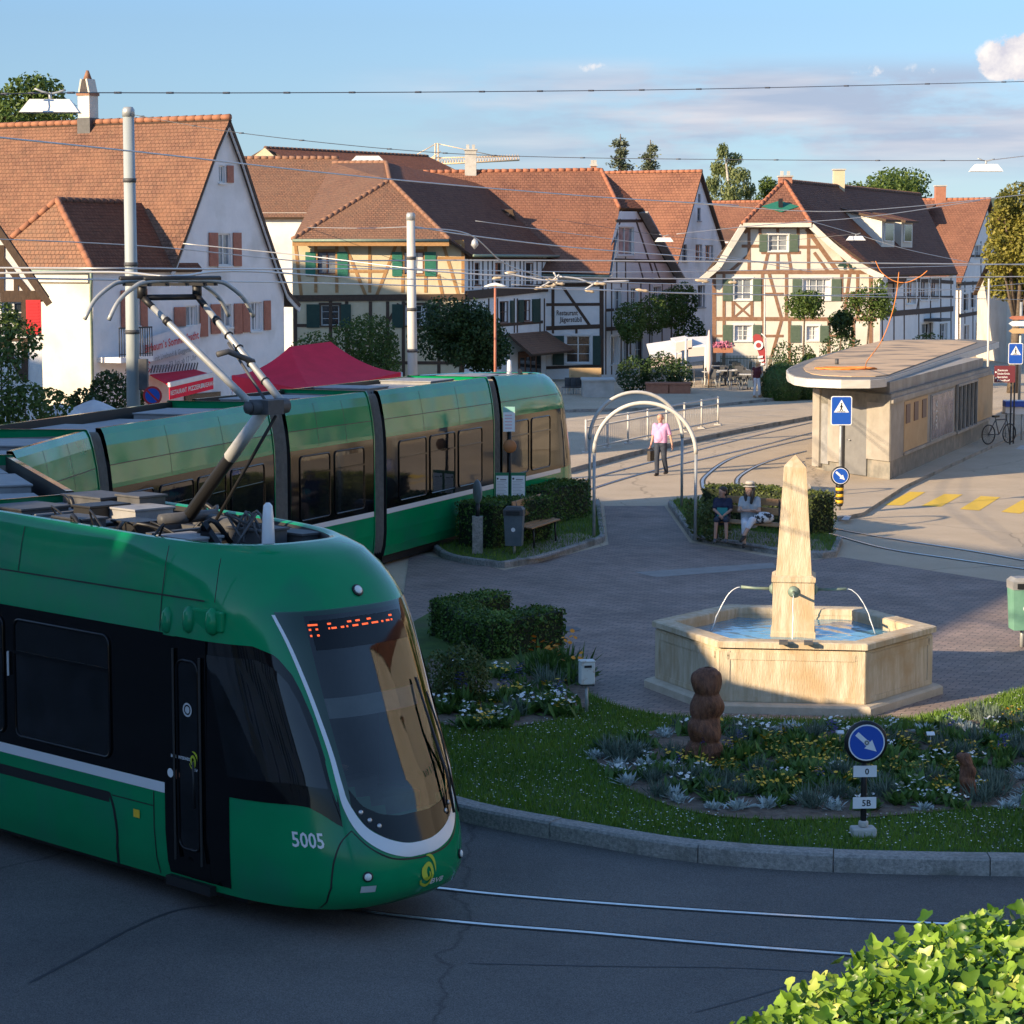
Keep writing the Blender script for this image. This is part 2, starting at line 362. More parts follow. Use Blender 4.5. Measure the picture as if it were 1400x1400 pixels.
M['wooddark'] = mat('wooddark', (.14, .06, .03), (.22, .10, .045), 5, .65, bump=.4, stretch=(6, 1, 6))
M['shutgreen'] = mat('shutgreen', (.02, .15, .10), (.03, .18, .12), 6, .55)
M['shutdark'] = mat('shutdark', (.012, .045, .035), (.02, .06, .045), 6, .55)
M['shutsage'] = mat('shutsage', (.075, .115, .08), (.10, .14, .10), 6, .6)
M['shutbrick'] = mat('shutbrick', (.34, .12, .075), (.42, .16, .10), 5, .6)
M['shutred'] = mat('shutred', (.62, .03, .035), rough=.5)
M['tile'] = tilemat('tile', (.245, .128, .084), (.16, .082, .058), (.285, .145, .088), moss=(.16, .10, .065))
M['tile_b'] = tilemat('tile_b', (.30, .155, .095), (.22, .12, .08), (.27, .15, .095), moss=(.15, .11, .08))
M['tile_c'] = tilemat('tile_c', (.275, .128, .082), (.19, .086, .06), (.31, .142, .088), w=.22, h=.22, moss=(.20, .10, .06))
M['tile_d'] = tilemat('tile_d', (.26, .10, .055), (.16, .06, .035), (.22, .09, .05), moss=(.09, .045, .028))  # darker tile: shade of slopes turned from the sun is in its colour
M['stone'] = mat('stone', (.44, .345, .22), (.62, .53, .39), 5, .85, bump=.5, bscale=30, c3=(.46, .33, .19), scale3=1.6, stretch=(2.2, 2.2, .35))
M['stonebase'] = mat('stonebase', (.45, .38, .28), (.55, .47, .36), 4, .85, bump=.4)
M['cloth_red'] = mat('cloth_red', (.80, .015, .055), (.70, .012, .045), 2, .8, bump=.15, bscale=4)
M['red'] = mat('red', (.5, .02, .025), rough=.5)
M['orange'] = mat('orange', (.75, .25, .05), rough=.6)
M['signblue'] = mat('signblue', (.01, .08, .42), rough=.4)
M['signwhite'] = mat('signwhite', (.75, .76, .76), rough=.4)
M['signbrown'] = mat('signbrown', (.14, .025, .035), rough=.5)
M['fabwhite'] = mat('fabwhite', (.7, .7, .7), (.6, .6, .62), 3, .9)
M['tramgreen'] = mat('tramgreen', (.001, .225, .085), (.002, .255, .095), 1, .13, coat=.12, spec=.26, bump=2.6, bscale=.8, bdetail=.6, c3=(.012, .21, .10), scale3=1.3, rvar=.06)
M['tramwhite'] = mat('tramwhite', (.72, .73, .74), rough=.3, coat=.4)
M['trimroof'] = mat('trimroof', (.015, .22, .11), rough=.35, coat=.3)
M['roofdeck'] = mat('roofdeck', (.05, .053, .058), (.09, .09, .095), 5, .7)
M['roofbox'] = mat('roofbox', (.30, .30, .30), (.22, .22, .23), 5, .6, c3=(.28, .27, .26), scale3=2)
M['bellows'] = mat('bellows', (.16, .145, .125), (.22, .20, .175), 8, .8)
M['led'] = mat('led', (.5, .1, .03), emit=(1, .11, .025), es=.55)
M['lamplens'] = mat('lamplens', (.8, .8, .75), rough=.15, coat=.5)
M['bvgreen'] = mat('bvgreen', (.45, .5, .03), rough=.4)
M['skin'] = mat('skin', (.50, .27, .19), (.55, .31, .22), 14, .55)
M['skinpale'] = mat('skinpale', (.52, .32, .23), rough=.55)
M['hairblack'] = mat('hairblack', (.012, .010, .010), (.03, .025, .02), 30, .5)
M['hairgrey'] = mat('hairgrey', (.45, .38, .30), rough=.7)
M['shirtpink'] = mat('shirtpink', (.58, .30, .50), (.62, .35, .55), 8, .8, bump=.5, bscale=14)
M['jeans'] = mat('jeans', (.022, .03, .05), (.04, .05, .075), 9, .85, bump=.4, bscale=16)
M['trousers_white'] = mat('trousers_white', (.65, .66, .7), rough=.85)
M['shirtgrey'] = mat('shirtgrey', (.40, .43, .45), rough=.85)
M['navy'] = mat('navy', (.02, .025, .06), rough=.8)
M['teal'] = mat('teal', (.03, .25, .24), rough=.8)
M['leather'] = mat('leather', (.03, .02, .016), rough=.5)
M['water'] = mat('water', (.10, .27, .38), (.15, .33, .42), 2, .04, spec=.7, bump=.35, bscale=7)
M['rooffelt'] = mat('rooffelt', (.52, .36, .22), (.60, .43, .27), 1.4, .9, bump=.4, c3=(.2, .16, .12), scale3=.7)
M['tanpanel'] = mat('tanpanel', (.44, .29, .14), (.50, .34, .18), 2, .75, bump=.15)
M['poster'] = mat('poster', (.05, .04, .06), (.32, .26, .27), 2.2, .25, detail=8)
M['woodcarve'] = mat('woodcarve', (.09, .032, .017), (.23, .09, .043), 7, .7, bump=1, bscale=16, stretch=(3, 3, 1))
M['copper'] = mat('copper', (.16, .24, .2), (.25, .3, .24), 8, .6, metal=.3)
M['pinkflower'] = mat('pinkflower', (.5, .16, .26), rough=.7)
M['terracotta'] = mat('terracotta', (.33, .14, .085), (.4, .18, .11), 5, .85)
M['crane'] = mat('crane', (.75, .55, .35), rough=.6)
M['stream'] = mat('stream', (.75, .78, .8), rough=.15, spec=.8)
M['yellowbright'] = mat('yellowbright', (.75, .42, .02), rough=.5)
M['boxpaint'] = mat('boxpaint', (.62, .63, .60), (.35, .24, .17), 9, .6, lo=.55, hi=.72)
M['bingreen'] = mat('bingreen', (.12, .28, .2), (.16, .34, .25), 5, .5)
M['bingrey'] = mat('bingrey', (.07, .095, .11), (.1, .125, .14), 6, .5)
M['bingreendark'] = mat('bingreendark', (.01, .16, .07), rough=.45); M['noticeteal'] = mat('noticeteal', (.25, .5, .45), rough=.6); M['noticepink'] = mat('noticepink', (.7, .4, .42), rough=.6); M['orangedull'] = mat('orangedull', (.42, .16, .05), rough=.6)
M['kioskwall'] = mat('kioskwall', (.27, .245, .21), (.33, .30, .26), 2.5, .8, bump=.15, c3=(.38, .35, .31), scale3=1); M['plinthgrey'] = mat('plinthgrey', (.17, .16, .14), (.23, .22, .19), 4, .85, c3=(.28, .25, .21), scale3=2); M['doorgrey'] = mat('doorgrey', (.17, .17, .17), (.20, .20, .20), 4, .5)
M['fascia'] = mat('fascia', (.60, .58, .54), (.52, .50, .46), 3, .7, stretch=(1, 1, 4)); M['roofedge'] = mat('roofedge', (.15, .14, .13), (.2, .19, .17), 5, .8); M['kioskdark'] = mat('kioskdark', (.22, .19, .16), (.28, .25, .21), 3, .8)
M['fabpink'] = mat('fabpink', (.62, .52, .48), rough=.9); M['flagred'] = mat('flagred', (.36, .05, .05), rough=.8); M['tabletop'] = mat('tabletop', (.5, .5, .48), rough=.5)
M['wirepale'] = mat('wirepale', (.5, .5, .5), rough=.45, metal=.4); M['wiredark'] = mat('wiredark', (.10, .10, .11), rough=.5); M['insul'] = mat('insul', (.45, .36, .25), rough=.5)
M['hill'] = mat('hill', (.045, .07, .03), (.09, .12, .05), .004, .95, detail=8)
M['strawhat'] = mat('strawhat', (.55, .5, .42), rough=.8); M['darkgrey_'] = mat('shoegrey', (.1, .1, .11), rough=.7); M['patternbag'] = mat('patternbag', (.02, .02, .02), (.7, .7, .7), 9, .8, lo=.48, hi=.52); M['bluecloth'] = mat('bluecloth', (.25, .4, .65), rough=.9)
M['hairblond'] = mat('hairblond', (.5, .32, .15), rough=.6); M['darkred'] = mat('darkred', (.09, .015, .025), rough=.8); M['fabcream'] = mat('fabcream', (.66, .58, .42), rough=.9)
# ---------------------------------------------------------------- camera, sun, sky
cam = bpy.data.cameras.new('camera'); co = bpy.data.objects.new('camera', cam); COL.objects.link(co)
co.location = EYE; co.rotation_euler = (math.pi/2-PITCH, 0, 0)
cam.sensor_width = 36; cam.sensor_fit = 'HORIZONTAL'; cam.lens = FPX/1400*36; cam.clip_start = .1; cam.clip_end = 30000
SC.camera = co
try: SC.cycles.caustics_reflective = False; SC.cycles.caustics_refractive = False
except Exception: pass
SC.view_settings.view_transform = 'Standard'; SC.view_settings.look = 'None'; SC.view_settings.gamma = 1; SC.view_settings.exposure = 1.4
SUN_EL = R(18.5); SAZ = V((.80, .60, 0)).normalized()
sd = V((SAZ.x*math.cos(SUN_EL), SAZ.y*math.cos(SUN_EL), -math.sin(SUN_EL)))
sl = bpy.data.lights.new('sun', 'SUN'); sl.energy = 3.6; sl.angle = R(.5); sl.color = (1, .78, .51)
so = bpy.data.objects.new('sun', sl); COL.objects.link(so); so.rotation_euler = sd.to_track_quat('-Z', 'Y').to_euler(); so.location = (-30, -20, 40)
def make_world():
    w = bpy.data.worlds.new('World'); SC.world = w; w.use_nodes = True
    nt = w.node_tree; N = nt.nodes.new; L = nt.links.new; bg = nt.nodes['Background']
    sky = N('ShaderNodeTexSky'); sky.sky_type = 'NISHITA'; sky.sun_disc = False; sky.sun_elevation = SUN_EL
    sky.sun_rotation = math.atan2(-SAZ.x, -SAZ.y); sky.air_density = 1.0; sky.dust_density = .25; sky.ozone_density = 2.2; sky.altitude = 300
    tc = N('ShaderNodeTexCoord'); sep = N('ShaderNodeSeparateXYZ'); L(tc.outputs['Generated'], sep.inputs[0])
    def mth(op, a, b=None, c=None):
        n = N('ShaderNodeMath'); n.operation = op
        for i, x in enumerate((a, b, c)):
            if x is None: continue
            if isinstance(x, (int, float)): n.inputs[i].default_value = x
            else: L(x, n.inputs[i])
        return n.outputs[0]
    X, Y, Z = sep.outputs
    az = mth('ARCTAN2', X, Y); el = Z
    # low sky dimmed and blued by tint to sit under the raised exposure
    hz = N('ShaderNodeMapRange'); hz.inputs['From Min'].default_value = 0; hz.inputs['From Max'].default_value = .4; L(el, hz.inputs['Value'])
    tint = N('ShaderNodeMix'); tint.data_type = 'RGBA'; tint.blend_type = 'MULTIPLY'; tint.inputs['Factor'].default_value = 1
    tr = N('ShaderNodeValToRGB'); tr.color_ramp.elements[0].color = (.30, .39, .62, 1); tr.color_ramp.elements[1].color = (.88, .95, 1.04, 1)
    for ps, cl_ in ((.14, (.348, .42, .57, 1)), (.25, (.39, .455, .575, 1)), (.42, (.5, .62, .78, 1))): k_ = tr.color_ramp.elements.new(ps); k_.color = cl_
    L(hz.outputs[0], tr.inputs['Fac'])
    L(sky.outputs['Color'], tint.inputs[6]); L(tr.outputs['Color'], tint.inputs[7])
    cv = N('ShaderNodeCombineXYZ'); L(az, cv.inputs[0]); L(mth('MULTIPLY', el, 3.2), cv.inputs[1])
    n1 = N('ShaderNodeTexNoise'); n1.inputs['Scale'].default_value = 11; n1.inputs['Detail'].default_value = 9; n1.inputs['Roughness'].default_value = .6; L(cv.outputs[0], n1.inputs['Vector'])
    # thin grey-lilac bank between about 2 and 5 degrees up, denser towards the right
    up = N('ShaderNodeMapRange'); up.interpolation_type = 'SMOOTHSTEP'; L(el, up.inputs['Value']); up.inputs['From Min'].default_value = .028; up.inputs['From Max'].default_value = .05
    dn = N('ShaderNodeMapRange'); dn.interpolation_type = 'SMOOTHSTEP'; L(el, dn.inputs['Value']); dn.inputs['From Min'].default_value = .088; dn.inputs['From Max'].default_value = .074
    rt = N('ShaderNodeMapRange'); rt.interpolation_type = 'SMOOTHSTEP'; L(az, rt.inputs['Value']); rt.inputs['From Min'].default_value = -.10; rt.inputs['From Max'].default_value = .08
    band = mth('MULTIPLY', mth('MULTIPLY', up.outputs[0], dn.outputs[0]), rt.outputs[0])
    cl = N('ShaderNodeMapRange'); cl.interpolation_type = 'SMOOTHSTEP'; L(n1.outputs['Fac'], cl.inputs['Value']); cl.inputs['From Min'].default_value = .33; cl.inputs['From Max'].default_value = .55
    thin = mth('MULTIPLY', mth('MULTIPLY', cl.outputs[0], band), .9)
    m1 = N('ShaderNodeMix'); m1.data_type = 'RGBA'; L(thin, m1.inputs['Factor']); L(tint.outputs[2], m1.inputs[6]); n3 = N('ShaderNodeTexNoise'); n3.inputs['Scale'].default_value = 17; n3.inputs['Detail'].default_value = 6; cv3 = N('ShaderNodeCombineXYZ'); L(mth('MULTIPLY', az, .55), cv3.inputs[0]); L(mth('MULTIPLY', el, 5.5), cv3.inputs[1]); L(cv3.outputs[0], n3.inputs['Vector'])
    r3 = N('ShaderNodeValToRGB'); r3.color_ramp.elements[0].position = .42; r3.color_ramp.elements[1].position = .66; r3.color_ramp.elements[0].color = (1.72, 2.0, 2.62, 1); r3.color_ramp.elements[1].color = (2.85, 2.8, 3.05, 1); L(n3.outputs['Fac'], r3.inputs['Fac']); L(r3.outputs['Color'], m1.inputs[7])
    # sunlit cumulus heads
    n2 = N('ShaderNodeTexNoise'); n2.inputs['Scale'].default_value = 90; n2.inputs['Detail'].default_value = 6; n2.inputs['Roughness'].default_value = .62; cv2 = N('ShaderNodeCombineXYZ'); L(az, cv2.inputs[0]); L(el, cv2.inputs[1]); L(cv2.outputs[0], n2.inputs['Vector'])
    tot = None
    for (ca_, ce, ra, re) in ((.2165, .0835, .026, .0125), (.205, .082, .014, .009), (.172, .0785, .010, .0045), (.150, .0785, .009, .0035), (.034, .0815, .007, .0025)):
        dx = mth('DIVIDE', mth('SUBTRACT', az, ca_), ra); dy = mth('DIVIDE', mth('SUBTRACT', el, ce), re)
        d2 = mth('ADD', mth('MULTIPLY', dx, dx), mth('MULTIPLY', dy, dy)); f = mth('MAXIMUM', mth('SUBTRACT', 1.0, d2), 0.0)
        if ca_ < .2: f = mth('MULTIPLY', f, .2)
        tot = f if tot is None else mth('MAXIMUM', tot, f)
    sh = mth('ADD', tot, mth('MULTIPLY_ADD', n2.outputs['Fac'], 1.9, -1.05))
    cm = N('ShaderNodeMapRange'); cm.interpolation_type = 'SMOOTHSTEP'; L(sh, cm.inputs['Value']); cm.inputs['From Min'].default_value = .05; cm.inputs['From Max'].default_value = .3
    cm2 = mth('MULTIPLY', cm.outputs[0], mth('MINIMUM', mth('MULTIPLY', tot, 3.2), 1.0))
    cc = N('ShaderNodeValToRGB'); cc.color_ramp.elements[0].color = (2.7, 2.65, 3.0, 1); cc.color_ramp.elements[1].color = (4.1, 3.85, 3.7, 1)
    cc.color_ramp.elements[0].position = .35; cc.color_ramp.elements[1].position = .65; L(n2.outputs['Fac'], cc.inputs['Fac'])
    m2 = N('ShaderNodeMix'); m2.data_type = 'RGBA'; L(cm2, m2.inputs['Factor']); L(m1.outputs[2], m2.inputs[6]); L(cc.outputs['Color'], m2.inputs[7])
    L(m2.outputs[2], bg.inputs['Color']); bg.inputs['Strength'].default_value = .10
make_world()
# ---------------------------------------------------------------- ground, roads, rails
def sheet(name, pts, z, m):
    b = MB(); P = [V((p[0], p[1], z)) for p in pts]
    b.holes(P, [], 0, V((0, 0, 1))); o = b.build(name, m, origin=(0, 0, 0)); return tag(o, kind='structure')
def slab(name, pts, z, m, mside=None):
    b = MB(); b.prism([V((p[0], p[1], -.02)) for p in pts], V((0, 0, z+.02)), 0, 1 if mside else None)
    o = b.build(name, [m, mside or m], origin=(0, 0, 0)); return tag(o, kind='structure')
def gp(l, z=0): return [G(x, y, z) for x, y in l]
M['field'] = mat('field', (.06, .085, .025), (.12, .13, .05), .02, .95)
sheet('ground', [(-9000, -3000), (9000, -3000), (9000, 16000), (-9000, 16000)], -.03, M['field'])
sheet('square', [(-160, -40), (160, -40), (160, 240), (-160, 240)], 0, M['asphalt_light'])
sheet('road', [(-60, -30), (60, -30), (60, 30.5), (0, 32), (-1, 38), (-3, 49), (-9, 58), (-60, 60)], .004, M['asphalt'])
sheet('plaza_paving', [(p.x, p.y) for p in gp([(560, 757), (640, 768), (690, 780), (832, 745), (826, 692), (908, 692), (943, 742), (1090, 768), (1150, 762), (1440, 806), (1440, 935), (1400, 948), (1250, 990), (1000, 990), (880, 985), (830, 972), (600, 945), (545, 860)])], .008, M['paver'])
sheet('paving_strip', [(p.x, p.y) for p in gp([(867, 783), (1057, 770), (1062, 777), (898, 790)])], .012, M['strip'])
slab('tram_platform', gp([(772, 649), (860, 625), (935, 608), (1010, 592), (1118, 572), (1118, 560), (983, 580), (900, 601), (800, 621), (772, 630)]), .15, M['asphalt_light'], M['kerb'])
slab('far_pavement', gp([(700, 566), (860, 562), (981, 556), (1060, 548), (1135, 541), (1135, 528), (1180, 520), (1180, 508), (700, 512)]), .13, M['asphalt_light'], M['kerb'])
slab('kiosk_pavement', gp([(1098, 652), (1112, 675), (1146, 713), (1180, 706), (1236, 669), (1310, 634), (1402, 592), (1402, 570), (1240, 572), (1105, 610)]), .10, M['asphalt_light'], M['kerb'])
def zebra(q): return [(1050+x/4, 440+y/4) for x, y in q]
for q in (((635, 1003), (735, 1005), (860, 932), (775, 930)), ((840, 1007), (945, 1012), (1065, 945), (965, 942)), ((1050, 1025), (1155, 1033), (1270, 960), (1165, 953)), ((1275, 1040), (1380, 1050), (1490, 985), (1390, 975)), ((1505, 1060), (1612, 1070), (1718, 1004), (1616, 995))):
    sheet('crosswalk_marking', [(p.x, p.y) for p in gp(zebra(q))], .006, M['yellow'])
sheet('paving_marking', [(p.x, p.y) for p in gp([(1150, 711), (1160, 711.5), (1164, 705.5), (1155, 705)], .1)], .106, M['white_mark'])
sheet('lane_marking', [(p.x, p.y) for p in gp([(1388, 614), (1402, 615), (1402, 609), (1396, 609)])], .006, M['white_mark'])
def rails(name, lines, z=.014, w=.058):
    b = MB()
    for pts in lines:
        P = [V((p.x, p.y, 0)) for p in smoothcurve(pts, 10)]
        L_, R_, G1, G2 = [], [], [], []
        for i, p in enumerate(P):
            t = (P[min(i+1, len(P)-1)]-P[max(i-1, 0)]).normalized(); n = V((-t.y, t.x, 0))
            L_.append(p+n*w/2+V((0, 0, z))); R_.append(p-n*w/2+V((0, 0, z))); G1.append(p+n*(w/2+.045)+V((0, 0, z-.003))); G2.append(p-n*(w/2+.03)+V((0, 0, z-.004)))
        for i in range(len(P)-1):
            b.face([L_[i], R_[i], R_[i+1], L_[i+1]], 0, smooth=True)
            b.face([G1[i], L_[i], L_[i+1], G1[i+1]], 1); b.face([R_[i], G2[i], G2[i+1], R_[i+1]], 1)
    return tag(b.build(name, [M['rail'], M['groove']], origin=(0, 0, 0)), kind='structure')
rails('tram_rails', [
    [(-9.5, 29.5, 0), (-5, 25.2, 0)]+gp([(400, 1226), (490, 1246), (640, 1263), (800, 1276), (980, 1292), (1150, 1305), (1500, 1330), (2100, 1366)]),
    [(-8.6, 30.1, 0), (-4.2, 25.8, 0)]+gp([(500, 1200), (615, 1217), (760, 1231), (950, 1245), (1150, 1257), (1330, 1266), (1550, 1274), (2100, 1290)])])
rails('tram_rails', [
    gp([(640, 700), (780, 662), (860, 640), (1000, 604), (1110, 578), (1200, 560), (1330, 538)]),
    gp([(640, 722), (780, 678), (885, 646), (1030, 612), (1110, 592), (1200, 572), (1340, 546)]),
    gp([(1420, 781), (1300, 764), (1210, 750), (1122, 727), (1010, 704), (973, 685), (961, 664), (966, 650), (1000, 627), (1060, 610), (1118, 597)]),
    gp([(1420, 770), (1330, 754), (1225, 738), (1130, 721), (1050, 704), (1020, 685), (1008, 664), (1013, 650), (1045, 633), (1090, 620), (1118, 614)])], w=.075)
# kerbs
def kerb(name, pts, h=.14, w=.22, stone=1.55, m=None, gap=.012):
    P = [V((p[0], p[1], 0)) for p in pts]; b = MB(); d = 0; cum = [0]
    for a, c in zip(P, P[1:]): cum.append(cum[-1]+(c-a).length)
    def at(s):
        for i in range(len(P)-1):
            if s <= cum[i+1] or i == len(P)-2:
                t = (s-cum[i])/max(1e-6, cum[i+1]-cum[i]); return P[i].lerp(P[i+1], t), (P[i+1]-P[i]).normalized()
    rnd = random.Random(3); s = 0
    while s < cum[-1]-.1:
        e = min(cum[-1], s+stone*rnd.uniform(.8, 1.2)); k = max(1, int((e-s)/.4)); hh = h+rnd.uniform(-.006, .006); rows = []
        for i in range(k+1):
            p, t = at(s+gap/2+(e-s-gap)*i/k); n = V((-t.y, t.x, 0)); z = V((0, 0, 1))
            rows.append([p-z*.03, p+z*(hh-.025), p+n*.025+z*hh, p+n*w+z*hh, p+n*w-z*.03])
        b.grid(rows, 0, smooth=False)
        b.face(rows[0]); b.face(rows[-1][::-1]); s = e
    return tag(b.build(name, m or M['kerb'], origin=(0, 0, 0)), kind='structure')
KERB = smoothcurve(gp([(500, 1080), (632, 1124), (800, 1156), (950, 1180), (1130, 1193), (1400, 1199), (1620, 1200), (1990, 1188)]), 8)
kerb('kerb', KERB, h=.19, w=.25, stone=1.75)
LAWN = [V((p.x, p.y, 0)) for p in gp([(480, 1060), (632, 1101), (800, 1133), (948, 1153), (1130, 1165), (1400, 1172), (1600, 1172), (1980, 1160), (1980, 850), (1600, 890), (1420, 938), (1330, 965), (1250, 984), (1100, 987), (1000, 985), (900, 980), (850, 970), (812, 955), (775, 925), (770, 880), (640, 838), (590, 838), (480, 900)], .1)]
def inside(p, poly):
    x, y = p[0], p[1]; r = False; j = len(poly)-1
    for i in range(len(poly)):
        a, b = poly[i], poly[j]
        if (a[1] > y) != (b[1] > y) and x < (b[0]-a[0])*(y-a[1])/(b[1]-a[1])+a[0]: r = not r
        j = i
    return r
slab('lawn', LAWN, .13, M['turf'], M['soil'])
BED_L = [V((p.x, p.y, 0)) for p in gp([(585, 985), (640, 1000), (700, 996), (760, 985), (806, 966), (800, 925), (770, 905), (700, 915), (640, 925), (585, 900)], .13)]
BED_R = [V((p.x, p.y, 0)) for p in smoothcurve(gp([(812, 1040), (850, 1012), (950, 992), (1100, 996), (1250, 998), (1440, 975), (1440, 1095), (1340, 1105), (1200, 1118), (1060, 1122), (950, 1112), (860, 1080), (812, 1040)], .13), 3)]
sheet('flower_bed_soil', BED_L, .145, M['soil']); sheet('flower_bed_soil', BED_R[:-1], .145, M['soil'])
ISL_L = gp([(585, 748), (604, 762), (640, 771), (690, 776), (740, 768), (826, 740), (819, 690), (790, 688), (700, 700)])
ISL_R = gp([(914, 692), (947, 738), (1000, 747), (1085, 760), (1140, 762), (1150, 742), (1060, 712), (1000, 694), (930, 686)])
slab('planted_island', ISL_L, .10, M['turf'], M['kerb']); slab('planted_island', ISL_R, .10, M['turf'], M['kerb'])
kerb('kerb', smoothcurve(gp([(585, 748), (604, 763), (640, 772), (690, 777)]), 4)+gp([(740, 769), (828, 741)])+gp([(820, 690)]), h=.14, w=.12, stone=1.0)
kerb('kerb', gp([(913, 692), (946, 739)])+smoothcurve(gp([(946, 739), (1000, 748), (1085, 762), (1142, 764)]), 4)[1:]+gp([(1152, 742)]), h=.14, w=.12, stone=1.0)
sheet('bench_paving', [(p.x, p.y) for p in gp([(700, 768), (745, 763), (822, 736), (790, 728), (735, 735)], .1)], .106, M['paver'])
sheet('bench_paving', [(p.x, p.y) for p in gp([(950, 735), (1000, 743), (1085, 756), (1135, 756), (1120, 738), (1000, 722)], .1)], .106, M['paver'])
def grass():
    rnd = random.Random(5); b = MB()
    xs = [p.x for p in LAWN]; ys = [p.y for p in LAWN]
    vs, fs = [], []
    def blade(x, y, h, z=.13):
        a = rnd.uniform(0, 6.28); w = rnd.uniform(.006, .011); lx, ly = rnd.uniform(-.5, .5)*h, rnd.uniform(-.5, .5)*h
        i = len(vs); c, s_ = math.cos(a)*w, math.sin(a)*w
        vs.extend([(x-c, y-s_, z-.01), (x+c, y+s_, z-.01), (x+lx, y+ly, z+h)]); fs.append((i, i+1, i+2))
    n = 0
    while n < 92000:
        x, y = rnd.uniform(-1.5, 11), rnd.uniform(22.5, 34.5)
        if not inside((x, y), LAWN) or inside((x, y), BED_R) or inside((x, y), BED_L): continue
        edge = 1.0
        blade(x, y, rnd.uniform(.035, .085)); n += 1
    for isl, cnt in ((ISL_L, 9000), (ISL_R, 7000)):
        xs = [p.x for p in isl]; ys = [p.y for p in isl]; n = 0
        while n < cnt:
            x, y = rnd.uniform(min(xs), max(xs)), rnd.uniform(min(ys), max(ys))
            if inside((x, y), isl): blade(x, y, rnd.uniform(.05, .11), .10); n += 1
    b.idx(vs, fs); tag(b.build('grass', M['blade'], origin=(0, 0, 0)), 'short dark green grass of the lawn and the planted islands', 'grass', kind='stuff')
    b = MB(); n = 0
    while n < 2600:
        x, y = rnd.uniform(-1.5, 8.6), rnd.uniform(22.5, 34.5)
        if not inside((x, y), LAWN) or inside((x, y), BED_R) or inside((x, y), BED_L): continue
        dens = .5+.5*math.sin(x*2.1+1)*math.sin(y*1.7)
        if rnd.random() > dens*.8+.15: continue
        r = rnd.uniform(.006, .013); z = .13+rnd.uniform(.03, .07); a = rnd.uniform(0, 6)
        b.face([(x+r*math.cos(a+k*1.2566), y+r*math.sin(a+k*1.2566), z+rnd.uniform(-.004, .004)) for k in range(5)]); n += 1
    tag(b.build('clover_blossom', M['petal_white'], origin=(0, 0, 0)), 'tiny white clover blossoms scattered over the lawn', 'clover', kind='stuff')
grass()
def joint(pts, w=.05):
    P = smoothcurve(gp(pts), 6); b = MB(); L_, R_ = [], []
    for i, p in enumerate(P):
        t = (P[min(i+1, len(P)-1)]-P[max(i-1, 0)]).normalized(); n = V((-t.y, t.x, 0)); k = .5+.5*abs(math.sin(i*1.7)); L_.append(V((p.x, p.y, .0075))+n*w*k/2); R_.append(V((p.x, p.y, .0075))-n*w*k/2)
    for i in range(len(P)-1): b.face([L_[i], R_[i], R_[i+1], L_[i+1]])
    tag(b.build('tar_joint', M['tar'], origin=(0, 0, 0)), kind='structure')
M['tar'] = mat('tar', (.035, .036, .04), (.05, .05, .055), 6, .7)
joint([(40, 1345), (110, 1308), (180, 1270), (240, 1246), (300, 1238)]); joint([(640, 1318), (830, 1322), (1000, 1324), (1120, 1330)], .03); joint([(950, 1385), (1020, 1366), (1090, 1345)], .03)
# ---------------------------------------------------------------- tram geometry
SECT = [(.25, 1.07), (.45, 1.125), (.75, 1.15), (2.45, 1.15), (2.75, 1.142), (3.05, 1.11), (3.35, 1.055), (3.52, 1.01), (3.60, .97), (3.62, .95)]
ZTOP = 3.62
def wz(z): return interp(SECT, z)
SCZ = [(.25, 4.95), (.35, 5.12), (.5, 5.20), (.8, 5.16), (1.1, 5.063), (1.4, 4.986), (2.0, 4.721), (2.6, 4.482), (3.0, 4.315), (3.15, 4.24), (3.3, 4.14), (3.45, 4.02), (3.55, 3.88), (3.62, 3.62)]
SBZ = [(.25, 3.2), (1.2, 3.3), (2.0, 3.15), (3.0, 2.9), (3.3, 2.5), (3.62, 1.6)]
NEX = 2.8
class Frame:
    def __init__(s, o, d):
        s.o = V((o[0], o[1], 0)); s.d = V((d[0], d[1], 0)).normalized(); s.n = V((-s.d.y, s.d.x, 0))
    def __call__(s, a, q, z): return s.o+s.d*a+s.n*q+V((0, 0, z))
def nose_sq(t, z):
    """t<0 straight part of the right side (metres behind the curve), 0..1 round the nose, >1 straight part of the left side"""
    w, sb, sc = wz(z), interp(SBZ, z), interp(SCZ, z)
    if t <= 0: return sb+t, -w
    if t >= 1: return sb-(t-1), w
    a = (t*2-1)*math.pi/2; sg = 1 if a > 0 else -1; e = 2/NEX
    return sb+(sc-sb)*abs(math.cos(a))**e, w*sg*abs(math.sin(a))**e
def warp(s, z): return .10*max(0, min(1, s/3.2))*max(0, min(1, (z-2.75)/.87))   # the roof edge dips towards the cab
def nose_pt(fr, t, z, off=0):
    s, q = nose_sq(t, z)
    p = fr(s, q, z-warp(s, z))
    if off:
        e = .004; s1, q1 = nose_sq(t+e, z); s0, q0 = nose_sq(t-e, z)
        z0, z1 = max(.25, z-.02), min(3.62, z+.02)
        sa, qa = nose_sq(t, z0); sb_, qb = nose_sq(t, z1)
        if abs(s1-s0)+abs(q1-q0) < 1e-9: return p
        n = (fr(s1, q1, z)-fr(s0, q0, z)).cross(fr(sb_, qb, z1-warp(sb_, z1))-fr(sa, qa, z0-warp(sa, z0)))
        if n.length > 1e-12: p = p+n.normalized()*off
    return p
O1 = V((-5.36, 24.1, 0)); D1 = V((.72, -.694, 0)).normalized()
N1 = V((-D1.y, D1.x, 0))
F1 = Frame(O1+N1*1.15, D1)
